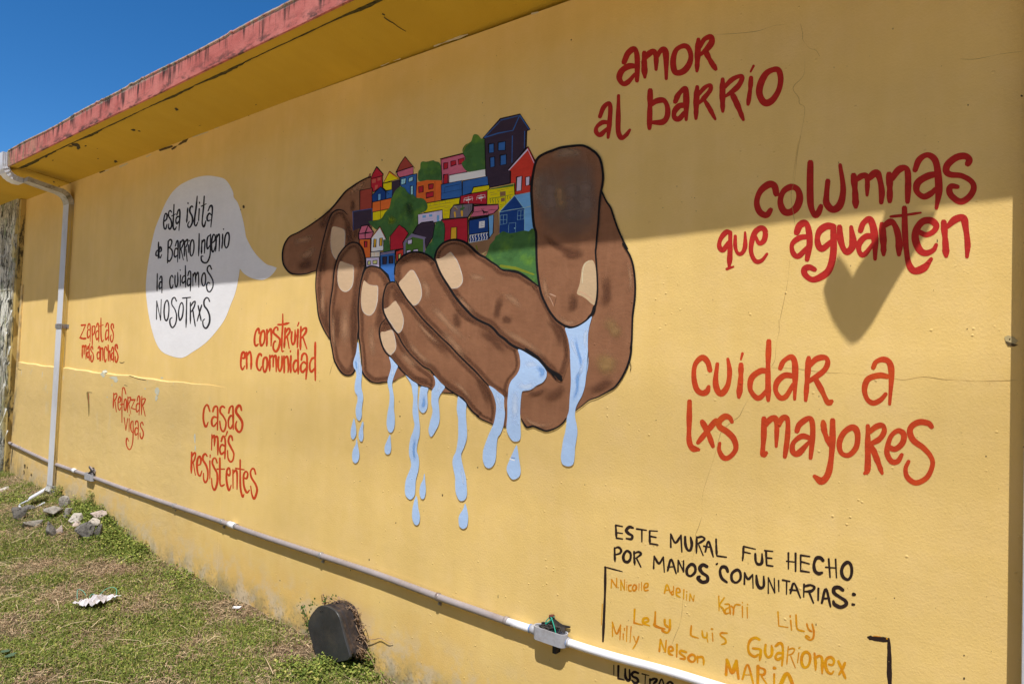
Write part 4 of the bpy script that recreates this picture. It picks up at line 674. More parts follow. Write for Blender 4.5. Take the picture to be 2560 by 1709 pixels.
for d_ in ([(130, 25), (145, 80), (158, 170), (155, 250), (120, 302), (92, 270), (87, 190), (110, 90)], [(240, 72), (255, 90), (248, 170), (252, 260), (240, 320), (215, 325), (193, 280), (195, 200), (222, 120)], [(165, 292), (180, 370), (200, 500), (185, 580), (150, 612), (115, 585), (105, 510), (120, 430), (150, 370)], [(600, 238), (610, 330), (615, 420), (600, 480), (565, 497), (535, 470), (530, 400), (560, 320)], [(1045, 752), (1055, 770), (1060, 860), (1068, 960), (1055, 1050), (1030, 1080), (1000, 1060), (985, 980), (1000, 890), (1030, 830)], [(945, 1038), (960, 1090), (970, 1200), (990, 1300), (980, 1390), (945, 1420), (910, 1390), (888, 1310), (895, 1200), (920, 1090)], [(1580, 1138), (1600, 1190), (1620, 1300), (1610, 1420), (1580, 1460), (1545, 1465), (1505, 1430), (1495, 1340), (1510, 1280), (1555, 1210)], [(2250, 378), (2265, 420), (2285, 560), (2305, 700), (2290, 780), (2230, 822), (2180, 810), (2130, 730), (2125, 660), (2160, 570), (2200, 480)]):
    cx = sum(a for a, _ in d_)/len(d_); y0 = min(b_ for _, b_ in d_); y1 = max(b_ for _, b_ in d_); w_ = max(a for a, _ in d_)-min(a for a, _ in d_)
    water(tp('H', d_), (), [('H', [[(cx+2, y0+(y1-y0)*.35), (cx, y1-(y1-y0)*.18)]], w_*.45)], name='painted_water_drop')
for L, m__ in (([(2165, 555), (2225, 575)], WHT), ([(2185, 540), (2230, 545)], DBL)):
    pp = Pt(); pp.stroke(tp('H', L), 4 if m__ is WHT else 2, m__); sub(pp, 'raised_plaster_chip')
for o in hands.children: o.matrix_parent_inverse = Matrix.Identity(4)
# ================================================================== SPEECH BUBBLE AND LETTERING
LAY[0] = .0006
BUB = multi(('S1', [(1110, 125), (1000, 135), (900, 160), (780, 210), (650, 280), (540, 380), (450, 510), (380, 650), (320, 800), (250, 980), (200, 1180), (160, 1380), (132, 1550)]), ('S2', [(105, 200), (95, 400), (110, 600), (140, 820), (190, 1060), (260, 1280), (350, 1420), (480, 1490), (640, 1530), (740, 1510), (850, 1440), (990, 1350), (1130, 1230), (1290, 1040), (1400, 870), (1490, 640), (1540, 520), (1580, 380), (1610, 220), (1628, 100), (1632, 84), (1645, 100), (1700, 160), (1800, 220), (1900, 250), (2010, 255), (2110, 210), (2190, 130), (2228, 66), (2222, 58), (2150, 30), (2060, 0)]), ('S1', [(1930, 1450), (1850, 1350), (1790, 1250), (1730, 1120), (1710, 1000), (1680, 850), (1640, 700), (1590, 560), (1530, 480), (1520, 400), (1480, 310), (1430, 230), (1360, 170), (1240, 140)]))
p = Pt(); p.poly(BUB, paint((.78, .77, .77), .05), True, sub=4)
bub = adopt(p.build('speech_bubble', None, 'white painted speech bubble with a tail pointing to the hands'), bld)
p = Pt(); p.stroke(BUB[14:40], 1.4, softpaint((.75, .45, .08)), soft=True, taper=None, off=.0007); p.build('bubble_edge', bub).parent = bub
BLK = paint((.028, .026, .030), .2); REDI = paint((.55, .060, .018), .2, 'red'); REDC = paint((.44, .026, .020), .2); OCH = paint((.66, .32, .008), .15, 'ochre'); BKB = paint((.030, .018, .014), .3)
def phrase(name, label, items, m, parent=None, led=False, wk=1., taper=(.8, .6), words=None):
    LAY[0] = .0010 if parent is not None else .0005
    if words:
        allst = [(cr, w, st) for cr, w, L in items for st in L]; e = empty(name); e['label'] = label; adopt(e, bld); i0 = 0; W_ = {}
        for wd, n_ in words:
            q = W_.setdefault(wd, Pt(led))
            for cr, w, st in allst[i0:i0+n_]: q.lines(cr, [st if not isinstance(st, tuple) else (st[0], st[1]*WK)], w*wk*WK, m, taper=taper)
            i0 += n_
        assert i0 == len(allst), (label, i0, len(allst))
        for wd, q in W_.items(): q.build('painted_word', e, "painted word '%s'" % wd).parent = e
        return e
    p = Pt(led)
    for cr, w, L in items: p.lines(cr, L, w*wk*WK, m, taper=taper)
    o = p.build(name, None, label)
    if parent is None: adopt(o, bld)
    else: o.parent = parent
    return o
c = 'c'; WK = 1.3
phrase('painted_word', "black word 'esta' in the speech bubble", [('S1', 20, [[(395, 870), (435, 830), (440, 760), (415, 745), (395, 800), (385, 900), (395, 980), (420, 990), (440, 920)], [(515, 720), (495, 695), (470, 720), (470, 790), (505, 850), (515, 940), (490, 995), (465, 970), (470, 910)], [(555, 595), (548, 750), (540, 950), (565, 1005), (595, 960)], [(515, 785), (585, 750)], [(600, 770), (620, 700), (645, 680), (650, 780), (635, 1020)], [(645, 790), (605, 800), (585, 850), (600, 910), (640, 860)]])], BLK, bub)
phrase('painted_word', "black word 'islita' in the speech bubble", [('S1', 21, [[(778, 655), (770, 780), (760, 890)], [(782, 568), (784, 584)], [(862, 640), (845, 620), (815, 660), (815, 720), (850, 790), (855, 880), (820, 960), (790, 965), (780, 920), (805, 870)], [(933, 460), (915, 650), (890, 830), (890, 920), (915, 940), (945, 880)], [(967, 665), (955, 860)], [(970, 558), (972, 580)], [(1048, 460), (1035, 650), (1015, 850), (1020, 930), (1045, 955), (1075, 860)], ([(1000, 625), (1080, 585)], 26), [(1110, 700), (1140, 630), (1170, 615), (1180, 700), (1155, 965)], [(1165, 770), (1130, 740), (1095, 800), (1105, 860), (1150, 850)]])], BLK, bub)
phrase('painted_word', "black words 'de Barrio' in the speech bubble", [('S1', 19, [[(303, 1210), (300, 1330), (297, 1475)], [(300, 1335), (268, 1360), (260, 1420), (290, 1430)], [(315, 1370), (345, 1350), (345, 1300), (325, 1290), (312, 1350), (310, 1430), (330, 1465), (355, 1410)], [(460, 1195), (455, 1400), (448, 1550)], [(455, 1200), (500, 1165), (520, 1210), (490, 1290), (460, 1310)], [(475, 1290), (525, 1350), (520, 1450), (480, 1520), (455, 1500)], [(575, 1275), (600, 1195), (620, 1200), (620, 1330), (612, 1535)], [(615, 1330), (580, 1310), (557, 1400), (570, 1450), (610, 1420)], [(655, 1195), (650, 1330), (645, 1480)], [(660, 1220), (700, 1170), (710, 1210), (690, 1280), (655, 1330)], [(670, 1330), (708, 1500)], [(728, 1190), (725, 1320), (722, 1440)], [(735, 1210), (770, 1165), (780, 1200), (760, 1270), (730, 1310)], [(748, 1320), (770, 1520)], [(792, 1255), (787, 1380)], [(805, 1183), (808, 1192)], [(850, 1175), (825, 1230), (815, 1350), (830, 1430), (860, 1410), (880, 1310), (875, 1200), c]])], BLK, bub)
phrase('painted_word', "black word 'Ingenio' in the speech bubble", [('S1', 20, [[(965, 1070), (962, 1250), (955, 1435)], [(1012, 1180), (1005, 1300), (1002, 1400)], [(1010, 1220), (1045, 1170), (1058, 1220), (1050, 1390)], [(1140, 1095), (1105, 1130), (1090, 1230), (1100, 1320), (1140, 1260)], [(1150, 1080), (1148, 1300), (1140, 1430), (1100, 1530), (1050, 1545), (1005, 1510), (1000, 1440), (1030, 1440)], [(1180, 1220), (1220, 1180), (1225, 1110), (1200, 1085), (1175, 1150), (1165, 1270), (1180, 1360), (1205, 1350), (1225, 1280)], [(1250, 1090), (1240, 1230), (1232, 1360)], [(1248, 1140), (1285, 1080), (1298, 1130), (1290, 1355)], [(1348, 1080), (1345, 1200), (1335, 1310)], [(1362, 993), (1363, 1005)], [(1430, 1055), (1395, 1100), (1378, 1220), (1400, 1300), (1435, 1270), (1455, 1160), (1450, 1080), c]])], BLK, bub)
phrase('painted_word', "black words 'la cuidamos' in the speech bubble", [('S2', 18, [[(282, 155), (280, 300), (278, 440)], [(318, 250), (335, 205), (355, 215), (358, 330), (357, 470)], [(355, 310), (330, 290), (312, 350), (320, 405), (352, 370)], [(540, 220), (520, 185), (495, 220), (485, 300), (500, 385), (525, 385), (540, 335)], [(572, 185), (570, 300), (588, 375), (615, 310), (615, 135)], [(660, 180), (658, 350)], [(656, 92), (657, 107)], [(740, 25), (742, 200), (745, 380)], [(735, 185), (700, 210), (685, 280), (705, 310), (740, 260)], [(780, 190), (800, 120), (825, 130), (828, 250), (820, 440)], [(820, 250), (790, 235), (770, 300), (785, 355), (820, 320)], [(862, 160), (862, 360)], [(865, 210), (890, 140), (905, 170), (908, 300)], [(915, 200), (940, 135), (955, 180), (958, 380)], [(1045, 145), (1015, 190), (1005, 270), (1025, 350), (1055, 340), (1070, 260), (1065, 180), c], ([(1168, 85), (1140, 25), (1105, 50), (1100, 110), (1150, 190), (1190, 280), (1185, 380), (1140, 450), (1100, 430), (1085, 350), (1110, 300), (1140, 315)], 24)])], BLK, bub)
phrase('painted_word', "black word 'NOSOTRxS' in the speech bubble", [('S2', 18, [[(268, 900), (272, 600)], [(272, 600), (335, 915)], [(335, 915), (347, 575)], [(440, 590), (405, 650), (392, 780), (405, 890), (435, 920), (462, 850), (472, 720), (462, 630), c], [(595, 605), (565, 545), (525, 575), (520, 660), (570, 740), (597, 850), (580, 970), (530, 1035), (492, 980), (490, 900), (525, 870)], [(675, 630), (645, 690), (628, 800), (640, 890), (655, 915), (690, 850), (705, 740), (700, 660), c], ([(695, 555), (825, 542)], 32), [(762, 560), (757, 800), (750, 1035)], [(822, 625), (822, 800), (822, 970)], [(830, 680), (870, 620), (900, 610), (885, 690), (835, 780)], [(860, 740), (880, 880), (902, 1015)], [(948, 675), (970, 790), (998, 925)], [(1008, 665), (970, 790), (932, 930)], ([(1135, 610), (1115, 560), (1080, 550), (1045, 600), (1050, 680), (1100, 750), (1135, 850), (1130, 960), (1080, 1045), (1035, 1010), (1025, 930), (1055, 895)], 27)])], BLK, bub)
for o in bub.children: o.matrix_parent_inverse = Matrix.Identity(4)
phrase('painted_phrase', "red painted words 'amor al barrio' at the top right of the wall", [('T1', 43, [[(390, 380), (430, 290), (490, 245), (515, 290), (522, 400), (518, 560)], [(515, 415), (440, 415), (370, 460), (345, 530), (380, 585), (430, 570), (500, 490)], [(590, 280), (590, 400), (595, 525)], [(600, 340), (640, 290), (680, 275), (705, 320), (705, 450)], [(715, 320), (750, 265), (790, 255), (803, 330), (805, 540)], [(965, 218), (900, 260), (872, 360), (885, 460), (930, 480), (990, 450), (1035, 380), (1045, 300), (1015, 230), c], [(1120, 150), (1112, 300), (1105, 465)], [(1130, 230), (1180, 150), (1240, 130), (1250, 180), (1200, 250), (1130, 310)], [(1185, 260), (1230, 350), (1290, 445)],
    ([(155, 910), (190, 820), (245, 775), (258, 830), (250, 960), (235, 1115)], 35), ([(245, 965), (180, 965), (125, 1010), (120, 1060), (160, 1085), (230, 1020)], 35), ([(338, 700), (335, 900), (335, 1050), (365, 1115), (410, 1090), (450, 1035)], 36), [(648, 650), (645, 800), (640, 1025)], [(655, 790), (710, 755), (780, 750), (815, 810), (815, 900), (770, 960), (665, 965)], [(892, 765), (925, 690), (985, 635), (1000, 690), (1000, 940)], [(995, 795), (930, 805), (885, 860), (885, 915), (930, 930), (990, 860)], [(1108, 615), (1100, 750), (1095, 930)], ([(1115, 700), (1180, 625), (1235, 600), (1235, 650), (1180, 720), (1125, 780)], 34), ([(1175, 740), (1230, 830), (1285, 935)], 34), [(1357, 540), (1355, 700), (1358, 860)], ([(1375, 620), (1450, 545), (1530, 510), (1545, 540), (1500, 620), (1385, 710)], 38), [(1440, 665), (1500, 790), (1560, 940)], ([(1635, 525), (1625, 650), (1605, 790)], 36), ([(1660, 410), (1630, 470)], 28), ([(1870, 445), (1790, 480), (1735, 570), (1715, 670), (1745, 750), (1790, 775), (1850, 740), (1905, 650), (1925, 550), (1910, 465), c], 48)])], REDC, words=[('amor', 9), ('al', 3), ('barrio', 13)])
phrase('painted_phrase', "red painted words 'columnas que aguanten' on the right of the wall", [('T2', 42, [[(590, 475), (575, 410), (530, 395), (460, 450), (430, 540), (455, 620), (510, 645), (545, 600)], [(715, 415), (650, 450), (622, 530), (645, 605), (690, 625), (750, 590), (780, 510), (765, 440), c], [(868, 215), (865, 400), (870, 560), (900, 640), (930, 630), (955, 570)], [(1010, 365), (1000, 470), (1000, 550), (1050, 600), (1110, 560), (1135, 430), (1110, 235)], [(1220, 320), (1232, 450), (1238, 580)], ([(1235, 370), (1290, 325), (1330, 345), (1330, 485)], 36), [(1340, 350), (1400, 300), (1430, 340), (1450, 450), (1445, 545)], [(1510, 310), (1515, 420), (1515, 535)], [(1530, 350), (1590, 275), (1650, 265), (1665, 350), (1660, 540)], [(1720, 280), (1755, 195), (1820, 155), (1880, 190), (1905, 280), (1915, 450), (1895, 590)], [(1895, 310), (1820, 330), (1745, 380), (1735, 450), (1790, 495), (1850, 470), (1890, 430)], [(2150, 230), (2165, 195), (2130, 165), (2060, 175), (1990, 230), (1975, 285), (2010, 315), (2100, 325), (2180, 370), (2200, 430), (2160, 500), (2090, 535), (2020, 490), (2000, 440), (2020, 410), (2070, 415)],
    ([(215, 790), (180, 785), (135, 840), (125, 900), (155, 930), (205, 860)], 32), ([(215, 785), (212, 950), (205, 1070)], 32), ([(185, 1085), (240, 1065)], 20), ([(255, 815), (255, 900), (275, 955), (310, 955), (335, 900), (335, 785)], 26), ([(420, 820), (450, 875), (490, 850), (500, 780), (470, 750), (420, 780), (390, 860), (385, 950), (420, 1020), (470, 1015), (515, 960)], 32), [(755, 790), (780, 730), (825, 710), (850, 750), (862, 870), (840, 1010)], ([(850, 820), (780, 830), (720, 880), (725, 950), (770, 980), (850, 900)], 34), [(1060, 740), (1000, 735), (940, 780), (925, 860), (960, 920), (1040, 860)], [(1055, 735), (1055, 950), (1020, 1090), (950, 1150), (880, 1170), (825, 1130), (820, 1085), (860, 1070), (905, 1090)], [(1105, 740), (1115, 850), (1145, 930), (1180, 940), (1215, 880), (1200, 740)], [(1275, 775), (1300, 710), (1350, 680), (1380, 740), (1395, 860), (1395, 1005)], ([(1390, 820), (1320, 820), (1265, 880), (1270, 950), (1310, 965), (1385, 870)], 36), [(1450, 715), (1462, 850), (1465, 970)], [(1470, 730), (1530, 700), (1570, 760), (1590, 860), (1590, 970)], [(1635, 585), (1640, 800), (1660, 1000), (1690, 1080), (1730, 1100), (1800, 1070), (1855, 1000)], ([(1520, 658), (1640, 645), (1770, 625)], 18), [(1750, 780), (1810, 805), (1870, 780), (1895, 730), (1850, 690), (1780, 700), (1730, 770), (1725, 850), (1760, 930), (1810, 955), (1870, 930), (1895, 885)], [(1955, 700), (1968, 850), (1975, 980)], [(1985, 740), (2050, 680), (2115, 670), (2135, 750), (2150, 880), (2145, 985)]])], REDC, words=[('columnas', 12), ('que', 5), ('aguanten', 14)])
phrase('painted_phrase', "red painted words 'cuidar a lxs mayores' at the right of the hands", [('T3', 36, [[(310, 410), (290, 340), (245, 305), (190, 360), (178, 460), (200, 560), (245, 595), (285, 580), (300, 540)], [(370, 355), (355, 500), (375, 580), (410, 595), (455, 530), (470, 420), (455, 315)], [(563, 360), (560, 480), (545, 630)], ([(575, 270), (562, 320)], 20), [(790, 170), (783, 400), (785, 655)], [(775, 415), (720, 415), (650, 470), (638, 560), (680, 625), (720, 630), (775, 570)], [(882, 395), (910, 335), (970, 300), (1000, 340), (1005, 450), (1000, 645)], [(990, 455), (920, 450), (860, 500), (845, 570), (880, 630), (930, 620), (990, 520)], [(1115, 305), (1105, 450), (1090, 655)], [(1120, 370), (1180, 315), (1250, 305), (1270, 350), (1230, 420), (1100, 510)], [(1165, 470), (1220, 570), (1270, 670), (1305, 660)], [(1640, 390), (1665, 340), (1725, 320), (1775, 350), (1790, 450), (1775, 685)], [(1760, 460), (1690, 450), (1600, 480), (1570, 560), (1590, 640), (1640, 675), (1700, 650), (1745, 600)], [(143, 660), (140, 850), (140, 980), (165, 1040), (220, 1055)], [(245, 825), (290, 910), (335, 1030)], [(360, 815), (290, 900), (210, 1000)], [(490, 830), (470, 795), (430, 785), (385, 825), (390, 870), (450, 910), (505, 970), (520, 1050), (470, 1115), (420, 1120), (385, 1060), (390, 1000)],
    [(750, 800), (748, 950), (740, 1090), (770, 1080)], [(765, 860), (800, 810), (840, 800), (855, 860), (850, 1030)], [(865, 860), (900, 800), (940, 805), (945, 900), (935, 1010), (920, 1115)], [(1018, 905), (1040, 850), (1110, 800), (1140, 820), (1148, 930), (1130, 1125)], [(1135, 965), (1060, 945), (990, 1000), (985, 1070), (1030, 1085), (1120, 990)], [(1232, 825), (1245, 910), (1285, 1020)], ([(1310, 815), (1308, 1000), (1295, 1150), (1270, 1260), (1220, 1310), (1160, 1270)], 42), [(1460, 875), (1400, 920), (1365, 1000), (1380, 1080), (1440, 1100), (1500, 1040), (1515, 950), (1500, 890), c], [(1597, 860), (1597, 1000), (1595, 1210), (1570, 1250)], [(1610, 910), (1670, 865), (1720, 860), (1730, 910), (1690, 970), (1615, 1010)], [(1630, 1025), (1670, 1130), (1715, 1250)], [(1760, 1030), (1820, 1050), (1880, 1000), (1890, 930), (1845, 900), (1790, 940), (1760, 1020), (1755, 1090), (1790, 1150), (1840, 1150), (1875, 1095)], [(2120, 870), (2090, 840), (2020, 830), (1960, 860), (1940, 910), (1970, 980), (2050, 1040), (2110, 1110), (2125, 1180), (2080, 1280), (1990, 1325), (1920, 1280), (1905, 1210), (1930, 1150)]])], REDI, words=[('cuidar', 11), ('a', 2), ('lxs', 4), ('mayores', 13)])
phrase('painted_phrase', "small red words 'zapatas más anchas' beside the downspout", [('S3', 22, [([(205, 285), (295, 275)], 36), ([(290, 285), (240, 410), (180, 540)], 17), ([(175, 555), (240, 575), (305, 570)], 36), [(335, 355), (355, 270), (380, 255), (397, 330), (395, 640)], [(392, 390), (350, 380), (332, 460), (345, 560), (390, 500)], [(438, 300), (440, 500), (440, 725)], [(445, 320), (490, 300), (500, 370), (485, 450), (450, 510)], [(532, 320), (550, 250), (570, 245), (582, 330), (580, 640)], [(578, 420), (545, 410), (515, 480), (535, 600), (575, 540)], [(630, 125), (628, 300), (630, 500), (650, 640), (690, 600)], [(605, 305), (680, 275)], [(732, 325), (755, 250), (780, 240), (795, 330), (795, 620)], [(792, 410), (755, 390), (730, 480), (735, 600), (790, 520)], [(905, 350), (895, 270), (865, 260), (850, 330), (890, 430), (900, 540), (870, 650), (840, 610), (835, 540), (855, 495)],
    [(222, 720), (222, 850), (220, 1000)], [(228, 770), (255, 720), (265, 780), (262, 920)], [(270, 770), (295, 720), (305, 780), (302, 1020)], [(335, 810), (350, 745), (368, 750), (372, 850), (375, 1050)], [(370, 880), (340, 870), (328, 930), (340, 990), (370, 950)], [(388, 680), (375, 740)], [(455, 810), (440, 750), (415, 760), (412, 830), (455, 900), (465, 1000), (435, 1080), (410, 1040), (410, 960), (420, 930)], [(565, 790), (590, 745), (605, 780), (605, 1060)], [(600, 880), (565, 870), (545, 930), (560, 1020), (600, 980)], [(628, 770), (625, 1060)], [(635, 810), (660, 775), (670, 830), (668, 1050)], [(760, 835), (745, 760), (715, 770), (700, 880), (705, 1020), (722, 1080), (745, 1020)], [(785, 710), (788, 900), (790, 1060)], [(792, 880), (815, 840), (825, 900), (828, 1070)], [(850, 850), (880, 760), (900, 780), (905, 900), (900, 1080)], [(900, 890), (870, 890), (855, 970), (865, 1040), (900, 1000)], ([(990, 790), (975, 710), (945, 720), (940, 800), (980, 880), (1000, 980), (965, 1090), (940, 1050), (940, 960)], 26)])], REDI, words=[('zapatas', 14), ('más', 7), ('anchas', 10)])
phrase('painted_phrase', "small red words 'reforzar vigas' below the plaster ledge", [('S4', 26, [[(212, 275), (207, 430), (200, 610)], [(215, 320), (265, 285), (280, 330), (250, 410), (210, 460)], [(240, 460), (268, 690)], [(305, 480), (350, 470), (362, 400), (345, 355), (320, 390), (305, 480), (310, 600), (340, 650), (368, 590)], ([(475, 300), (450, 200), (425, 160), (400, 200), (392, 400), (390, 700), (390, 920)], 19), ([(365, 530), (415, 520)], 32), [(465, 405), (440, 460), (435, 560), (445, 640), (470, 650), (488, 560), (485, 450), c], [(520, 355), (518, 500), (512, 700)], [(525, 390), (570, 370), (580, 410), (550, 490), (520, 530)], ([(545, 530), (585, 740)], 17), ([(605, 430), (675, 420)], 42), ([(670, 430), (600, 590)], 20), ([(595, 605), (700, 640)], 30), [(720, 455), (740, 360), (765, 345), (780, 430), (762, 760)], [(770, 520), (730, 505), (700, 580), (715, 690), (760, 640)], [(825, 350), (820, 500), (815, 750)], [(830, 420), (880, 395), (898, 420), (870, 500), (825, 570)], ([(850, 570), (898, 780)], 20), ([(438, 810), (475, 1090)], 18), [(515, 830), (475, 1090)], ([(548, 830), (545, 1120)], 19), ([(550, 745), (552, 780)], 16), [(635, 890), (600, 900), (580, 980), (590, 1090), (630, 1150)], ([(632, 890), (635, 1100), (625, 1330), (590, 1470), (545, 1505), (500, 1440), (482, 1340), (500, 1255), (540, 1330)], 20), [(680, 970), (695, 895), (725, 890), (745, 970), (742, 1285)], [(740, 1060), (700, 1030), (670, 1100), (690, 1195), (740, 1140)], [(855, 975), (835, 915), (805, 930), (795, 1000), (845, 1100), (855, 1190), (825, 1270), (790, 1220), (785, 1140)]])], REDI, led=True, wk=.82, words=[('reforzar', 18), ('vigas', 9)])
phrase('painted_phrase', "small red words 'casas más resistentes' left of centre", [('S5', 24, [[(375, 220), (350, 140), (325, 125), (290, 190), (280, 320), (300, 420), (325, 435), (350, 375)], [(418, 225), (435, 165), (470, 145), (488, 200), (485, 490)], [(480, 310), (430, 300), (402, 350), (410, 420), (440, 430), (480, 370)], [(590, 165), (560, 145), (530, 170), (525, 230), (570, 290), (608, 370), (600, 460), (570, 510), (535, 470), (518, 360)], [(648, 245), (665, 170), (700, 140), (712, 200), (715, 480)], [(712, 290), (675, 285), (645, 350), (650, 440), (680, 465), (712, 400)], ([(835, 205), (820, 150), (795, 135), (760, 180), (760, 240), (810, 310), (845, 380), (840, 470), (800, 520), (755, 470), (750, 410), (765, 365)], 28), [(405, 555), (400, 780)], [(410, 610), (435, 565), (445, 620), (440, 720)], [(450, 600), (480, 580), (492, 650), (490, 850)], [(540, 655), (560, 590), (585, 585), (600, 680), (592, 905)], [(590, 720), (545, 705), (520, 770), (540, 840), (590, 800)], [(630, 510), (605, 580)], [(705, 640), (690, 580), (660, 585), (645, 660), (680, 740), (722, 830), (710, 920), (675, 950), (640, 900), (632, 785)],
    [(112, 810), (108, 950), (105, 1115)], ([(115, 870), (150, 820), (168, 840), (150, 920), (115, 980)], 19), ([(135, 970), (165, 1145)], 16), [(195, 1000), (235, 985), (245, 920), (225, 870), (195, 920), (188, 1030), (205, 1130), (235, 1150), (260, 1080)], [(335, 870), (310, 835), (280, 860), (275, 920), (320, 1000), (345, 1090), (340, 1200), (310, 1250), (285, 1200), (282, 1115)], [(375, 935), (375, 1195)], [(380, 850), (378, 890)], [(480, 965), (460, 905), (430, 900), (410, 960), (440, 1040), (480, 1120), (482, 1250), (445, 1360), (410, 1300), (400, 1190)], [(520, 895), (520, 1100), (522, 1260), (545, 1300), (585, 1280)], [(480, 1055), (590, 1055)], [(620, 1110), (655, 1150), (670, 1100), (655, 1040), (625, 1070), (615, 1180), (630, 1300), (655, 1365), (685, 1290)], [(710, 1065), (712, 1335)], [(715, 1120), (745, 1075), (770, 1120), (770, 1350)], [(815, 920), (815, 1100), (820, 1330), (850, 1455), (870, 1420)], [(750, 1045), (875, 1065)], [(865, 1180), (910, 1190), (925, 1120), (895, 1090), (865, 1150), (870, 1300), (910, 1395), (950, 1360)], [(1040, 1130), (1020, 1060), (990, 1050), (965, 1100), (980, 1180), (1040, 1280), (1060, 1370), (1020, 1485), (985, 1420), (968, 1300)]])], REDI, led=True, wk=.92, words=[('casas', 7), ('más', 7), ('resistentes', 17)])
phrase('painted_phrase', "red painted words 'construir en comunidad' left of the fingertips", [('S6', 36, [[(560, 520), (555, 440), (535, 425), (490, 490), (465, 620), (470, 740), (500, 775), (540, 740)], [(640, 465), (600, 520), (580, 640), (590, 750), (615, 770), (660, 700), (678, 580), (665, 480), c], [(722, 440), (722, 600), (715, 780)], [(730, 520), (780, 445), (805, 440), (812, 560), (805, 780)], [(945, 455), (940, 405), (905, 395), (865, 440), (860, 510), (920, 570), (980, 630), (990, 700), (960, 820), (905, 895), (855, 840), (855, 740), (885, 680), (905, 690)], ([(1048, 120), (1045, 350), (1030, 600), (1025, 800), (1035, 890), (1070, 880)], 28), [(945, 340), (1050, 335), (1180, 305)], [(1098, 410), (1090, 600), (1075, 815)], [(1105, 500), (1150, 430), (1190, 430), (1185, 500), (1100, 620)], [(1140, 590), (1180, 830)], [(1235, 485), (1225, 640), (1250, 745), (1290, 700), (1305, 580), (1300, 450)], [(1362, 435), (1355, 620), (1348, 810)], [(1380, 295), (1352, 370)], [(1422, 380), (1415, 600), (1410, 860)], [(1430, 480), (1480, 420), (1530, 415), (1520, 500), (1430, 620)], [(1460, 590), (1545, 840)],
    [(195, 1020), (250, 1030), (265, 950), (240, 905), (205, 940), (182, 1080), (185, 1200), (215, 1265), (262, 1190)], [(300, 910), (302, 1080), (305, 1250)], [(315, 970), (365, 900), (390, 960), (398, 1100), (392, 1255)], [(605, 990), (600, 955), (560, 950), (520, 1050), (510, 1180), (545, 1270), (585, 1270), (610, 1200)], [(685, 1015), (650, 1060), (638, 1180), (655, 1290), (685, 1310), (720, 1220), (730, 1110), (715, 1030), c], [(780, 970), (778, 1130), (775, 1295)], ([(785, 1030), (825, 980), (850, 1010), (848, 1210)], 30), [(855, 1020), (890, 975), (910, 1030), (912, 1310)], [(965, 1000), (950, 1150), (965, 1270), (995, 1290), (1030, 1180), (1030, 985)], [(1072, 990), (1078, 1150), (1075, 1330)], [(1085, 1040), (1130, 995), (1155, 1060), (1165, 1200), (1155, 1325)], [(1215, 980), (1210, 1150), (1210, 1330)], [(1205, 880), (1205, 905)], [(1362, 850), (1362, 1100), (1365, 1355)], [(1355, 1090), (1310, 1080), (1270, 1150), (1265, 1240), (1300, 1310), (1355, 1230)], [(1430, 1070), (1450, 970), (1500, 930), (1545, 1000), (1545, 1200), (1525, 1465)], [(1535, 1150), (1480, 1110), (1425, 1170), (1420, 1270), (1460, 1315), (1530, 1230)], [(1718, 705), (1715, 1000), (1718, 1490)], [(1700, 1020), (1650, 1040), (1610, 1130), (1605, 1250), (1640, 1310), (1700, 1240)]])], REDI, wk=.95, words=[('construir', 16), ('en', 3), ('comunidad', 16)])
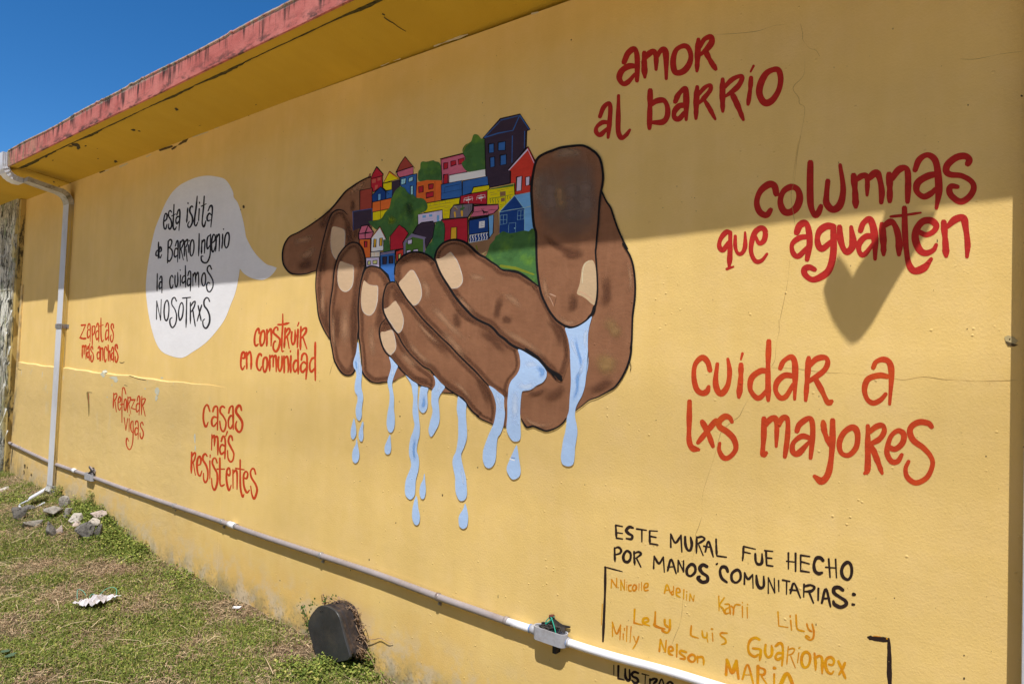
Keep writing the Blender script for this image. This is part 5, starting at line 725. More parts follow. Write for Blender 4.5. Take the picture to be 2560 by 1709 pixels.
phrase('painted_phrase', "black capitals 'ESTE MURAL FUE HECHO POR MANOS COMUNITARIAS:' at lower right", [('T4', 19, [[(170, 95), (175, 170), (178, 235)], [(170, 95), (245, 110)], [(178, 175), (245, 185)], [(178, 235), (245, 245)], ([(360, 125), (320, 115), (285, 150), (310, 185), (350, 210), (340, 245), (285, 240)], 25), [(398, 135), (505, 150)], [(455, 145), (455, 275)], [(540, 155), (540, 220), (542, 295)], [(540, 155), (625, 160)], [(545, 215), (610, 228)], [(542, 295), (630, 308)], [(770, 335), (768, 190)], [(768, 190), (820, 285), (880, 205)], [(880, 205), (890, 385)], ([(925, 220), (930, 310), (955, 365), (985, 360), (998, 300), (985, 225)], 24), [(1052, 220), (1050, 310), (1048, 400)], [(1055, 230), (1110, 220), (1135, 250), (1060, 300)], [(1075, 310), (1122, 425)], [(1145, 385), (1180, 270), (1232, 440)], [(1128, 322), (1200, 335)], [(1262, 245), (1265, 340), (1270, 430)], [(1280, 430), (1375, 442)], [(1560, 325), (1558, 400), (1550, 480)], [(1560, 325), (1690, 355)], [(1565, 385), (1635, 402)], ([(1688, 405), (1695, 490), (1725, 520), (1760, 500), (1762, 405)], 24), [(1805, 375), (1808, 450), (1812, 530)], [(1790, 370), (1880, 380)], [(1815, 450), (1870, 455)], ([(1815, 530), (1880, 540)], 25),
    [(158, 340), (160, 420), (163, 490)], [(160, 345), (200, 335), (230, 365), (215, 400), (170, 415)], ([(290, 375), (255, 425), (262, 480), (300, 495), (330, 460), (330, 400), c], 23), [(370, 380), (372, 450), (378, 525)], [(375, 400), (420, 385), (445, 410), (390, 455)], [(395, 450), (445, 550)], [(583, 565), (588, 430)], [(588, 430), (640, 510), (688, 440)], [(688, 440), (700, 605)], [(735, 590), (775, 465), (828, 620)], [(735, 550), (800, 545)], [(848, 600), (850, 475)], [(850, 475), (908, 600)], [(908, 600), (908, 480)], ([(990, 520), (945, 570), (950, 630), (990, 645), (1035, 600), (1030, 540), c], 24), ([(1165, 545), (1120, 525), (1085, 560), (1110, 610), (1165, 650), (1165, 700), (1110, 712), (1065, 670), (1085, 650)], 31), ([(1390, 600), (1370, 555), (1325, 550), (1305, 600), (1325, 670), (1380, 715)], 27), ([(1490, 580), (1435, 620), (1435, 690), (1480, 718), (1525, 680), (1525, 610), c], 23), [(1570, 735), (1572, 610)], [(1572, 610), (1610, 680), (1660, 630)], [(1660, 630), (1665, 780)], ([(1700, 640), (1710, 730), (1740, 775), (1780, 755), (1780, 650)], 26), [(1830, 835), (1830, 665)], [(1830, 665), (1900, 830)], [(1900, 830), (1895, 670)], [(1942, 695), (1945, 815)], [(1985, 690), (2065, 705)], [(2030, 700), (2028, 845)], [(2070, 835), (2110, 725), (2180, 885)], [(2065, 795), (2150, 805)], [(1265, 520), (1278, 510)]]),
    ('T5', 22, [[(1092, 395), (1092, 570)], [(1170, 400), (1170, 595)], ([(1070, 485), (1170, 495)], 16), [(1225, 420), (1225, 590)], [(1225, 420), (1325, 435)], [(1230, 490), (1320, 515)], [(1225, 590), (1320, 605)], ([(1470, 480), (1440, 450), (1395, 455), (1370, 520), (1380, 590), (1420, 620), (1460, 610)], 30), [(1530, 460), (1545, 660)], [(1605, 465), (1615, 665)], ([(1495, 550), (1610, 560)], 18), ([(1725, 500), (1685, 540), (1670, 600), (1690, 660), (1740, 685), (1775, 640), (1780, 560), (1760, 510), c], 27), [(1262, 735), (1258, 875)], [(1265, 760), (1330, 745), (1375, 770), (1340, 810), (1270, 815)], [(1320, 830), (1365, 940)], [(1418, 780), (1415, 910)], [(1455, 940), (1500, 785), (1550, 980)], [(1470, 890), (1540, 890)], ([(1685, 800), (1640, 770), (1590, 780), (1590, 830), (1650, 875), (1710, 915), (1720, 955), (1660, 985), (1595, 955), (1580, 920)], 32), ([(1797, 845), (1815, 848)], 36), ([(1788, 955), (1810, 958)], 32)])], BKB, words=[('ESTE', 11), ('MURAL', 11), ('FUE', 8), ('POR', 6), ('MANOS', 10), ('COMUNITARIAS:', 15), ('HECHO', 12), ('COMUNITARIAS:', 9)])
phrase('painted_bracket', 'black painted corner bracket left of the list of names', [('T4', 22, [([(48, 548), (150, 575), (245, 600)], 16), [(58, 550), (55, 800), (45, 1050), (32, 1360)]])], BKB)
phrase('painted_bracket', 'black painted corner bracket right of the list of names', [('T8', 58, [[(585, 800), (700, 825), (910, 845)], [(925, 820), (935, 1100), (935, 1350), (945, 1590)]])], BKB, taper=(.4, .9))
phrase('paint_run', 'ochre paint runs beside the brackets', [('T8', 16, [[(680, 782), (790, 792)], ([(890, 822), (905, 826)], 26)]), ('T4', 8, [[(25, 950), (15, 1180)]])], OCH)
phrase('painted_name', "ochre painted name 'N.Nicolle'", [('T4', 15, [[(122, 775), (125, 685)], [(125, 685), (180, 770)], [(180, 770), (182, 670)], ([(195, 772), (201, 774)], 14), [(228, 800), (225, 690)], [(225, 690), (265, 800)], [(265, 800), (268, 685)], ([(292, 735), (290, 805)], 11), ([(292, 709), (293, 717)], 10), [(340, 745), (312, 755), (315, 805), (342, 808)], [(370, 745), (352, 780), (372, 808), (395, 780), (390, 750), c], ([(425, 730), (422, 806)], 13), ([(452, 715), (452, 806)], 13), [(480, 770), (515, 765), (520, 730), (492, 730), (478, 770), (490, 805), (525, 800)]])], OCH)
phrase('painted_name', "ochre painted name 'Adelin'", [('T4', 15, [[(700, 835), (728, 740), (765, 830)], [(712, 800), (755, 800)], [(800, 760), (800, 850)], [(798, 810), (775, 825), (785, 850), (800, 840)], ([(830, 825), (868, 820), (862, 785), (835, 785), (832, 850), (872, 878)], 20), [(912, 795), (908, 895)], [(942, 845), (940, 910)], [(943, 814), (944, 822)], [(975, 915), (978, 840)], [(978, 840), (1015, 920)], [(1015, 920), (1025, 855)]])], OCH)
phrase('painted_name', "ochre painted name 'Karii'", [('T7', 23, [[(45, 130), (50, 370)], [(135, 155), (60, 275), (110, 330), (135, 410)], [(145, 262), (215, 265), (225, 340), (235, 430)], [(220, 310), (155, 350), (155, 415), (225, 400)], [(250, 290), (285, 340), (280, 440)], [(290, 330), (320, 270), (400, 275)], [(430, 295), (432, 475)], [(430, 230), (432, 242)], [(508, 310), (512, 490)], [(515, 263), (516, 274)]])], OCH)
phrase('painted_name', "ochre painted name 'LiLy'", [('T7', 26, [[(1010, 385), (1025, 620)], [(1025, 615), (1175, 640)], [(1218, 525), (1232, 685)], ([(1210, 450), (1212, 475)], 32), [(1305, 435), (1315, 620), (1345, 680), (1445, 705)], [(1480, 580), (1510, 670), (1565, 710)], [(1568, 585), (1595, 700), (1585, 810), (1530, 845), (1465, 800), (1480, 775), (1530, 810)]])], OCH)
phrase('painted_name', "ochre painted name 'LeLy'", [('T6', 32, [([(565, 345), (555, 570)], 40), [(555, 565), (690, 600)], [(720, 560), (790, 535), (770, 490), (710, 500), (710, 570), (810, 615)], [(903, 385), (895, 560), (885, 600), (960, 640), (1060, 665)], [(1055, 510), (1060, 590), (1115, 640)], [(1140, 515), (1140, 650), (1100, 725), (1030, 700), (1010, 675)]])], OCH)
phrase('painted_name', "ochre painted name 'Luis'", [('T6', 25, [[(1490, 610), (1480, 740), (1500, 780), (1605, 815)], [(1665, 690), (1680, 790), (1740, 800), (1745, 720)], [(1740, 790), (1760, 880)], ([(1832, 730), (1842, 865)], 34), ([(1820, 664), (1838, 670)], 42), [(2075, 735), (1980, 730), (1965, 770), (2040, 830), (2050, 890), (1980, 920)]])], OCH)
phrase('painted_name', "ochre painted name 'Milly'", [('T6', 21, [[(205, 785), (200, 550)], [(200, 550), (270, 745), (335, 600)], [(335, 600), (325, 840)], [(380, 745), (378, 840)], [(398, 655), (400, 692)], ([(440, 620), (432, 870)], 26), ([(508, 625), (490, 885)], 26), [(550, 785), (580, 880)], [(632, 785), (590, 900), (535, 990)]])], OCH)
phrase('painted_name', "ochre painted name 'Nelson'", [('T6', 31, [[(968, 1030), (985, 835)], [(985, 835), (1060, 1040)], [(1065, 1040), (1080, 850)], [(1125, 1030), (1190, 1010), (1170, 955), (1125, 970), (1125, 1060), (1185, 1095)], [(1255, 915), (1250, 1120)], [(1410, 1045), (1320, 1020), (1305, 1060), (1380, 1120), (1375, 1155), (1305, 1145)], [(1490, 1085), (1440, 1130), (1460, 1185), (1520, 1200), (1555, 1150), (1540, 1100), c], [(1590, 1110), (1592, 1215)], [(1595, 1130), (1660, 1120), (1690, 1170), (1690, 1250)]])], OCH)
phrase('painted_name', "ochre painted name 'Guarionex'", [('T7', 37, [[(710, 840), (640, 810), (560, 850), (525, 950), (545, 1060), (630, 1115), (690, 1080)], [(600, 980), (720, 1000), (725, 1080), (712, 1180)], [(810, 920), (800, 1040), (840, 1125), (900, 1100), (915, 1020), (905, 935)], [(970, 945), (1040, 895), (1085, 940), (1090, 1080), (1075, 1265)], [(1075, 1060), (1010, 1060), (970, 1120), (1010, 1165), (1075, 1120)], ([(1180, 950), (1165, 1100), (1155, 1245)], 26), ([(1185, 1000), (1250, 980), (1280, 1010), (1240, 1070), (1180, 1090)], 28), ([(1220, 1110), (1295, 1300)], 28), ([(1350, 1055), (1330, 1215)], 28), ([(1350, 980), (1370, 965)], 32), [(1470, 1040), (1410, 1090), (1395, 1200), (1430, 1285), (1490, 1280), (1530, 1200), (1530, 1090), c], [(1605, 1060), (1622, 1200), (1625, 1335)], [(1630, 1130), (1690, 1105), (1730, 1160), (1732, 1390)], [(1840, 1240), (1900, 1250), (1925, 1180), (1870, 1125), (1800, 1160), (1785, 1260), (1820, 1360), (1880, 1395), (1920, 1350)], [(1995, 1190), (2050, 1320), (2112, 1470)], [(2105, 1215), (2060, 1320), (2005, 1410)]])], OCH)
phrase('painted_name', "larger ochre painted name 'MARiA' cut by the bottom of the wall", [('T7', 50, [[(165, 1415), (175, 1165)], [(175, 1165), (265, 1375), (330, 1185)], [(330, 1185), (368, 1475)], ([(430, 1485), (515, 1245), (610, 1560)], 38), ([(470, 1410), (560, 1415)], 26), [(685, 1270), (680, 1600)], ([(690, 1290), (780, 1320), (800, 1370), (770, 1410), (700, 1400)], 42), ([(740, 1430), (850, 1600)], 36), ([(950, 1400), (948, 1600)], 50), ([(945, 1300), (972, 1305)], 62), [(1040, 1600), (1160, 1390), (1270, 1620)]])], OCH)
phrase('painted_phrase', "black capitals 'ILUSTRAC' under the white conduit", [('T6', 34, [([(225, 1255), (225, 1420)], 24), [(300, 1265), (295, 1470)], [(295, 1470), (395, 1495)], [(412, 1315), (415, 1440), (450, 1500), (485, 1480), (480, 1325)], [(625, 1385), (560, 1365), (520, 1400), (540, 1440), (600, 1470), (620, 1520), (570, 1550), (520, 1500)], ([(685, 1395), (800, 1425)], 30), ([(740, 1420), (735, 1566)], 24), [(815, 1480), (815, 1600)], [(820, 1500), (890, 1475), (925, 1500), (870, 1560)], ([(950, 1600), (1005, 1480), (1050, 1600)], 28), ([(1190, 1560), (1140, 1525), (1095, 1570), (1090, 1640)], 40)])], BKB)
# ================================================================== PIPES
M['pvc_grey'] = simple('aged_grey_pvc', (.315, .27, .255), .5, .10, 14, .1, (.16, .11, .08), .45, 7)
M['pvc_white'] = simple('white_pvc', (.80, .79, .80), .35, .03, 20, .05, (.5, .45, .42), .25, 9)
M['pvc_box'] = simple('grey_pvc_box', (.40, .40, .42), .5, .05, 30, .1, (.22, .18, .15), .5, 24)
M['zinc'] = simple('zinc_strap', (.34, .33, .32), .4, .2, 40, .2, (.20, .07, .03), .8, 20); M['zinc'].node_tree.nodes['Principled BSDF'].inputs['Metallic'].default_value = .5
M['black'] = simple('black_rubber', (.025, .022, .02), .7, .3, 40, .3, (.09, .07, .05), .5, 20)
M['bluemark'] = simple('blue_primer', (.16, .26, .50), .5, .2)
M['greenwire'] = simple('green_wire', (.02, .30, .20), .5, .1)
M['redtape'] = simple('brown_tape', (.16, .05, .03), .6, .2)
con = tag(empty('electrical_conduit', tuple(onY(800, 1385, .019))), 'grey and white plastic conduit pipe strapped low along the wall, sloping to the right', 'conduit')
def kid(o, p): return adopt(o, p)
CO = .019
ctr = [(-60, 1067), (0, 1095), (49, 1119), (117, 1151), (148, 1163), (185, 1176), (215, 1186), (234, 1193), (324, 1226), (437, 1264), (556, 1304), (640, 1334), (803, 1388), (947, 1436), (1095, 1491), (1200, 1528), (1280, 1557)]
P3 = [onY(x, y, CO) for x, y in ctr]
def rs(P, sub=4): return [np.array(q) for q in crom([tuple(p) for p in P], False, sub)]
gp_ = rs(P3)
kid(MB().tube(gp_, .0165, 14).build('conduit_pipe', None, [M['pvc_grey']], True), con)['label'] = 'aged grey run of pipe'
def seg3(pxa, pxb, r, name, mat, off=CO, n=18, lab=None):
    A, B = onY(*pxa, off), onY(*pxb, off)
    o = kid(MB().tube([A, B], r, n).build(name, None, [mat], True), con)
    if lab: o['label'] = lab
    for pl in o.data.polygons: pl.use_smooth = len(pl.vertices) == 4
    return o
seg3((1262, 1550), (1345, 1577), .0168, 'conduit_pipe', M['pvc_white'], lab='white pipe entering the junction box')
wl = [onY(x, y, CO) for x, y in [(1398, 1597), (1419, 1604), (1480, 1624), (1552, 1645), (1620, 1663), (1689, 1682), (1790, 1713), (1900, 1746), (2100, 1800)]]
kid(MB().tube(rs(wl), .0168, 16).build('conduit_pipe', None, [M['pvc_white']], True), con)['label'] = 'clean white run of pipe right of the junction box'
seg3((1404, 1598), (1424, 1606), .0195, 'coupling', M['pvc_box']); seg3((1327, 1570), (1340, 1575), .0195, 'coupling', M['pvc_box'])
seg3((1415, 1602.5), (1420, 1604), .0200, 'primer_ring', M['bluemark']); seg3((1325.5, 1569.5), (1328.5, 1570.5), .0197, 'primer_ring', M['bluemark'])
seg3((1262, 1549), (1270, 1552), .0185, 'coupling', M['pvc_grey'])
for a, b_ in (((183, 1174.5), (190, 1177.5)), ((573, 1309), (588, 1314.5))): seg3(a, b_, .0200, 'coupling', M['pvc_white'])
for x, y in ((50, 1119), (191, 1178), (324, 1226), (437, 1264), (556, 1304), (590, 1315.3), (803, 1388), (1095, 1491)):
    c0 = onY(x, y, CO); j = min(range(len(gp_)), key=lambda k: np.linalg.norm(gp_[k]-c0)); t = gp_[min(j+1, len(gp_)-1)]-gp_[max(j-1, 0)]; t /= np.linalg.norm(t)
    st = MB(); st.tube([c0-t*.009, c0-t*.006, c0+t*.006, c0+t*.009], [.0185, .020, .020, .0185], 16)
    if x in (324, 437, 556, 803, 1095):
        st.box(c0[0]-.009, c0[0]+.009, -.006, -.001, c0[2]-.045, c0[2]-.015); st.tube([(c0[0], -.002, c0[2]-.034), (c0[0], -.014, c0[2]-.034)], .0055, 8)
    kid(st.build('pipe_strap', None, [M['zinc']]), con)
def stadium(L, Wd, n=10):
    o = []
    for i in range(n+1): a = -math.pi/2+math.pi*i/n; o.append((L/2-Wd/2+Wd/2*math.cos(a), Wd/2*math.sin(a)))
    for i in range(n+1): a = math.pi/2+math.pi*i/n; o.append((-(L/2-Wd/2)+Wd/2*math.cos(a), Wd/2*math.sin(a)))
    return o
def condulet(cx, L, Wd, Hh, slope, cyo, label, topoff):
    """open topped oval conduit body; cx = centre point of the rim"""
    outer = stadium(L, Wd); inner = stadium(L-.010, Wd-.010); n = len(outer); V = []; Fc = []
    def P(q, dz): return (cx[0]+q[0], cx[1]+q[1], cx[2]+slope*q[0]+dz)
    V = [P(q, 0) for q in outer]+[P((q[0]*.97, q[1]*.93), -Hh) for q in outer]+[P(q, -.0004) for q in inner]+[P(q, -Hh*.8) for q in inner]
    for i in range(n):
        j = (i+1) % n
        Fc += [(i, j, n+j, n+i), (i, 2*n+i, 2*n+j, j), (2*n+i, 3*n+i, 3*n+j, 2*n+j)]
    Fc += [tuple(n+i for i in range(n)), tuple(3*n+i for i in range(n-1, -1, -1))]
    V = [(a, b_, c_) for a, b_, c_ in V]
    o = kid(mesh('junction_box', V, Fc, None, M['pvc_box']), con); o['label'] = label
    for s_ in (-1, 1):
        q = P((s_*(L/2-.012), 0), -.006); kid(MB().tube([(q[0], q[1], q[2]-.02), q], .0065, 12).tube([q, (q[0], q[1], q[2]+.0006)], .003, 8, 1).build('screw_post', None, [M['pvc_box'], M['black']]), con)
    return P
L0 = onY(1336, 1560, .078); L1 = onY(1417, 1582, .078)
rimc = onY(1377, 1571, .0275)
sl = (wl[1][2]-P3[-1][2])/(wl[1][0]-P3[-1][0])
Pf = condulet(rimc, .170, .052, .056, sl, 0, 'open grey junction box with loose black and green wires', 0)
for L, r, m__ in (([(-.02, 0, -.01), (-.03, .004, .02), (-.012, .01, .045), (.01, .012, .05)], .0022, 'greenwire'), ([(.035, -.012, -.008), (.018, -.004, .02), (-.004, .006, .045), (-.016, .01, .049)], .0026, 'greenwire'), ([(-.045, .0, -.015), (-.03, .0, .01), (-.01, .004, .03), (0, .01, .045)], .003, 'greenwire')):
    kid(MB().tube(rs([Pf((a, b_), c_) for a, b_, c_ in L], 5), r, 8).build('wire', None, [M[m__]], True), con)
rr = random.Random(4)
wb = MB()
for i in range(13):
    a = rr.uniform(-.05, .055); L = [(a, rr.uniform(-.016, .016), -.03), (a+rr.uniform(-.02, .02), rr.uniform(-.016, .014), rr.uniform(-.004, .010)), (a+rr.uniform(-.04, .04), rr.uniform(-.014, .016), rr.uniform(.0, .018)), (a+rr.uniform(-.05, .05), rr.uniform(-.01, .01), -.02)]
    L = [(max(-.06, min(.062, q[0])), q[1], q[2]) for q in L]; wb.tube(rs([Pf((q[0], q[1]), q[2]) for q in L], 4), .0034, 7)
kid(wb.build('wire_bundle', None, [M['black']], True), con)['kind'] = 'stuff'
# torn flap of black tape sticking out of the box
fl = [(-.018, .012, .048), (0, .018, .050), (.012, .016, .040), (.035, .018, .030), (.050, .020, .026), (.085, .022, .028), (.086, .022, .022), (.062, .020, .014), (.064, .014, -.004), (.045, .012, .004), (.02, .010, .010), (0, .010, .022), (-.012, .010, .034)]
ft = MB(); k = len(fl); A = [Pf((a, b_), c_) for a, b_, c_ in fl]; Bk = [(p_[0], p_[1]-.004, p_[2]) for p_ in A]
ft.add((A+Bk, [tuple(range(k)), tuple(range(2*k-1, k-1, -1))]+[(i, (i+1) % k, k+(i+1) % k, k+i) for i in range(k)])); ft.tube([Pf((-.016, .012), .046), Pf((.004, .014), .052)], .008, 8, 1)
kid(ft.build('tape_flap', None, [M['black'], M['redtape']]), con)
st = MB(); c0 = onY(1392, 1610, .02); st.box(c0[0]-.012, c0[0]+.006, -.035, -.001, c0[2]-.035, c0[2]+.01); kid(st.build('box_bracket', None, [M['black']]), con)
r2c = onY(226, 1183, .026)
Pf2 = condulet(r2c, .17, .048, .055, (P3[8][2]-P3[6][2])/(P3[8][0]-P3[6][0]), 0, 'smaller far junction box with loose wires beside the downspout', 0)
wb = MB()
for i in range(9):
    L = [(rr.uniform(-.06, .06), rr.uniform(-.012, .012), -.02), (rr.uniform(-.03, .08), rr.uniform(-.012, .012), rr.uniform(.01, .05)), (rr.uniform(-.02, .09), rr.uniform(-.012, .012), rr.uniform(.02, .07)), (rr.uniform(-.01, .09), 0, rr.uniform(-.01, .03))]
    wb.tube(rs([Pf2((q[0], q[1]), q[2]) for q in L], 3), .0045, 6, i % 2)
kid(wb.build('wire_bundle', None, [M['black'], M['pvc_grey']], True), con)['kind'] = 'stuff'
# ---- left downspout
M['gutter'] = simple('white_sheet_metal', (.62, .63, .66), .45, .05, 10, .1, (.30, .27, .22), .35, 5, k=(1, 1, .4))
def gutter_side():
    m = N('overpainted_downspout_side'); x, y, z = m.xyz()
    g = m.noise(1, m.scale(m.pos, (1, 150, 2.2)), 4, .65)
    c = m.mix(m.ramp(g, .35, .65), (.62, .40, .06), (.50, .40, .20))
    c = m.mix(m.ramp(z, .35, .85, .85, 0), c, (.30, .24, .16)); n_ = m.mth('MULTIPLY', m.ramp(m.noise(18, m.scale(m.pos, (1, 3, .5)), 5, .7), .5, .62), m.ramp(z, .5, 1., 1, .15))
    c = m.mix(m.mth('MULTIPLY', n_, .8), c, (.08, .06, .03)); c = m.mix(m.ramp(z, 2.9, 3.1), c, (.30, .27, .20))
    return m.fin(c, m.bump(g, .5, .003), .6)
M['gutter_side'] = gutter_side()
ds = tag(empty('downspout', (-7.38, 0, .33)), 'white metal downspout at the left, its side overpainted yellow, with ribbed elbows under the eave', 'downspout')
def sweep(path, xc, w, d, name, mats, ribs=None, groove=True):
    """rectangular section swept in the y-z plane; section width along x; corrugated sides"""
    prof_ = []
    hw, hd = w/2, d/2
    fr = [(-hw, -hd), (-hw*.75, -hd-.0), (0, -hd-.0), (hw*.75, -hd), (hw, -hd)]
    sd_ = [(hw, -hd*.6), (hw-.003, -hd*.45), (hw, -hd*.3), (hw, -hd*.05), (hw-.003, hd*.1), (hw, hd*.25), (hw, hd*.5), (hw-.003, hd*.65), (hw, hd*.8), (hw, hd)]
    bk = [(0, hd), (-hw, hd)]; ls = [(-hw, hd*.3), (-hw, -hd*.3)]
    prof_ = fr+sd_+bk+ls; n = len(prof_); V = []; Fc = []; mi = []
    P = [np.array(p, float) for p in path]
    for i, p in enumerate(P):
        t = P[min(i+1, len(P)-1)]-P[max(i-1, 0)]; t /= np.linalg.norm(t)
        nrm = np.array([-t[1], t[0]])              # in (y,z): points to -y for upward travel
        s_ = 1.
        if ribs and ribs[0] <= i/(len(P)-1) <= ribs[1]: s_ = 1+.09*(i % 2)
        for a, b_ in prof_:
            q = p - nrm*b_*(-1)*s_*(-1)
            q = p + nrm*(-b_)*s_
            V.append((xc(p) + a*(1+(s_-1)*.5), q[0], q[1]))
    for i in range(len(P)-1):
        for j in range(n):
            j2 = (j+1) % n; Fc.append((i*n+j, i*n+j2, (i+1)*n+j2, (i+1)*n+j)); mi.append(1 if 4 <= j <= 13 else 0)
    Fc += [tuple(range(n)), tuple((len(P)-1)*n+j for j in range(n-1, -1, -1))]; mi += [0, 0]
    return kid(mesh(name, V, Fc, None, mats, False, mi), ds)
XC = lambda p: -7.385
str_path = [(-.0235, .40+i*.1) for i in range(28)]
sweep([(-.0235, z) for _, z in str_path if z <= 3.05]+[(-.0238, 3.075)], XC, .135, .045, 'pipe_run', [M['gutter'], M['gutter_side']])
arc = lambda cy, cz, r, a0, a1, n: [(cy+r*math.cos(a), cz+r*math.sin(a)) for a in [a0+(a1-a0)*i/n for i in range(n+1)]]
M['gutter_dirty'] = simple('dirty_sheet_metal', (.44, .42, .38), .5, .15, 14, .2, (.10, .085, .05), .75, 12)
el = arc(-.14, 3.07, .115, 0, math.radians(78), 16)
sweep(el, XC, .135, .045, 'elbow', [M['gutter_dirty'], M['gutter_dirty']], (.05, .95))
e1 = el[-1]; sweep([e1, (e1[0]-.12, e1[1]+.020), (e1[0]-.27, e1[1]+.047)], XC, .128, .043, 'pipe_run', [M['gutter_dirty'], M['gutter_dirty']])
e2 = (e1[0]-.27, e1[1]+.047); a2 = arc(e2[0]-.018, e2[1]+.125, .126, math.radians(-82), math.radians(-180), 14)
sweep(a2, lambda p: -7.50, .14, .05, 'elbow', [M['gutter'], M['gutter']], (.1, .9))
e3 = a2[-1]; sweep([e3, (e3[0], 3.455)], lambda p: -7.505, .135, .05, 'pipe_run', [M['gutter'], M['gutter']])
b = MB(); zc = onY(140, 815, .05)[2]; b.box(-7.465, -7.300, -.0505, -.047, zc-.022, zc+.022).box(-7.317, -7.313, -.049, -.001, zc-.02, zc+.02).box(-7.313, -7.27, -.004, -.001, zc-.018, zc+.018); kid(b.build('strap', None, [M['zinc']]), ds)
# kicked-out shoe at the foot
b2 = arc(-.10, .40, .0765, 0, math.radians(-60), 10)
sweep(b2, XC, .135, .045, 'shoe', [M['gutter_dirty'], M['gutter_dirty']], (.1, .9))
# ---- right-hand downspout, mostly outside the picture
dr = tag(empty('downspout', (.03, 0, 0)), 'pale downspout just inside the right edge of the picture', 'downspout')
b = MB(); b.box(-.036, .10, -.075, -.012, -.1, 3.36); o = b.build('pipe_run', None, [M['gutter']]); bevel(o, .006); kid(o, dr)
b = MB(); b.box(-.040, .104, -.079, -.001, 2.5, 2.54); b.box(-.040, .104, -.079, -.001, -.02, .02); kid(b.build('strap', None, [M['zinc']]), dr)
# ---- added unseen sheet below the eave, cut to the outline of the V-notched shadow
shp = multi(('T2', [(1095, 962), (1060, 1050), (1000, 1160), (975, 1240), (1000, 1350), (1050, 1480)]), ('T3', [(1320, 0), (1380, 90), (1430, 150), (1470, 178), (1530, 150), (1600, 65)]), ('T2', [(1385, 1500), (1480, 1330), (1580, 1160), (1680, 1000), (1740, 900), (1830, 760), (1900, 600), (1480, 600), (1420, 820), (1400, 850), (1330, 960), (1270, 1040), (1215, 1142), (1150, 1035)]))
D_SH = .47
def unshade(x, y, d_): s_ = onY(x, y); return (s_[0]-SUNV[0]*d_, -d_, s_[2]-SUNV[2]*d_)
A = [unshade(x, y, D_SH) for x, y in shp]; B_ = [(a, b_-.004, c_) for a, b_, c_ in A]; k = len(A)
hs = mesh('notched_shadow_caster', A+B_, [tuple(range(k)), tuple(range(2*k-1, k-1, -1))]+[(i, (i+1) % k, k+(i+1) % k, k+i) for i in range(k)], None, M['gutter_dirty'])
tag(hs, 'added out-of-view sheet below the eave, cut to the shape of the pointed shadow it throws', 'metal sheet')
# ---- utility cables overhead: their soft shadows cross the wall
cabm = simple('cable_sheath', (.03, .03, .03), .6, .1)
for j, (xa, ya, xb, yb, wd, dd) in enumerate([(560, 1042, 2300, 1085, .020, 8.), (150, 1060, 1700, 1150, .016, 9.)]):
    a_ = unshade(xa, ya, dd); b__ = unshade(xb, yb, dd); a_, b__ = np.array(a_), np.array(b__); dv = b__-a_
    pts = [a_+dv*t+np.array([0, 0, .12*(t-.5)**2]) for t in np.linspace(-2.5, 3.5, 25)]
    tag(MB().tube(pts, wd/2, 8).build('utility_cable', None, [cabm], True), ['thick black utility cable strung high in front of the building, nearer one', 'thinner black utility cable strung high in front of the building'][j], 'cable')
# ================================================================== GROUND
ZX = [(-40, .45), (-12, .40), (-9.2, .37), (-7.5, .32), (-6.6, .33), (-6.25, .30), (-5.9, .24), (-5.5, .165), (-5.24, .135), (-4.5, .105), (-3.9, .08), (-2.6, .03), (0, -.04), (4, -.12), (40, -.4)]
def g(X, Y):
    z = np.interp(X, [a for a, _ in ZX], [b_ for _, b_ in ZX]); d = np.maximum(0, -np.asarray(Y, float))
    near = np.clip(1-d/1.2, 0, 1)
    base = np.interp(X, [-40, -9, -6, -3, 4, 40], [.30, .26, .12, .03, -.12, -.4])
    zz = base-.05*np.minimum(d, 2.2)+(z-base)*near**1.5
    return zz+.012*np.sin(X*3.1+Y*2.3)*np.minimum(1, d*2)+.008*np.sin(X*7.3-Y*6.1)*np.minimum(1, d*2)
def gp(x, y):
    d = ray(x, y); lo, hi = .3, 60
    for _ in range(60):
        t = (lo+hi)/2; p_ = CAM+d*t
        if p_[2] > g(p_[0], p_[1]): lo = t
        else: hi = t
    return CAM+d*lo
def soil_mat():
    m = N('soil_and_thatch')
    c = m.mix(m.ramp(m.noise(14, detail=6, rough=.75), .35, .65), (.085, .052, .032), (.22, .145, .085))
    c = m.mix(m.ramp(m.noise(1.6, detail=5, rough=.65), .42, .6), c, (.075, .085, .025))
    c = m.mix(m.ramp(m.noise(90, m.scale(m.pos, (1, .35, 1)), 4, .7), .55, .66), c, (.36, .26, .15))
    return m.fin(c, m.bump(m.noise(60, detail=6, rough=.75), 1., .02), .95)
M['soil'] = soil_mat()
xs = np.unique(np.concatenate([np.linspace(-400, -40, 12), np.linspace(-40, -10, 30), np.arange(-10, 3, .07), np.linspace(3, 40, 30), np.linspace(40, 400, 12)]).round(4))
ys = np.unique(np.concatenate([np.linspace(-400, -30, 12), np.linspace(-30, -3.5, 40), np.arange(-3.5, .3, .07), np.linspace(.3, 40, 12), np.linspace(40, 400, 10)]).round(4))
XX, YY = np.meshgrid(xs, ys); ZZ = g(XX, YY)
fine = (XX > -10) & (XX < 3) & (YY > -3.5) & (YY < .1)
ZZ = ZZ+np.where(fine, np.random.uniform(-.006, .008, ZZ.shape), 0)
Vg = np.stack([XX, YY, ZZ], -1).reshape(-1, 3); nx, ny = len(xs), len(ys)
ii = np.arange((ny-1)*(nx-1)); r0 = ii//(nx-1); c0 = ii % (nx-1); a = r0*nx+c0
Fg = np.stack([a, a+1, a+nx+1, a+nx], -1)
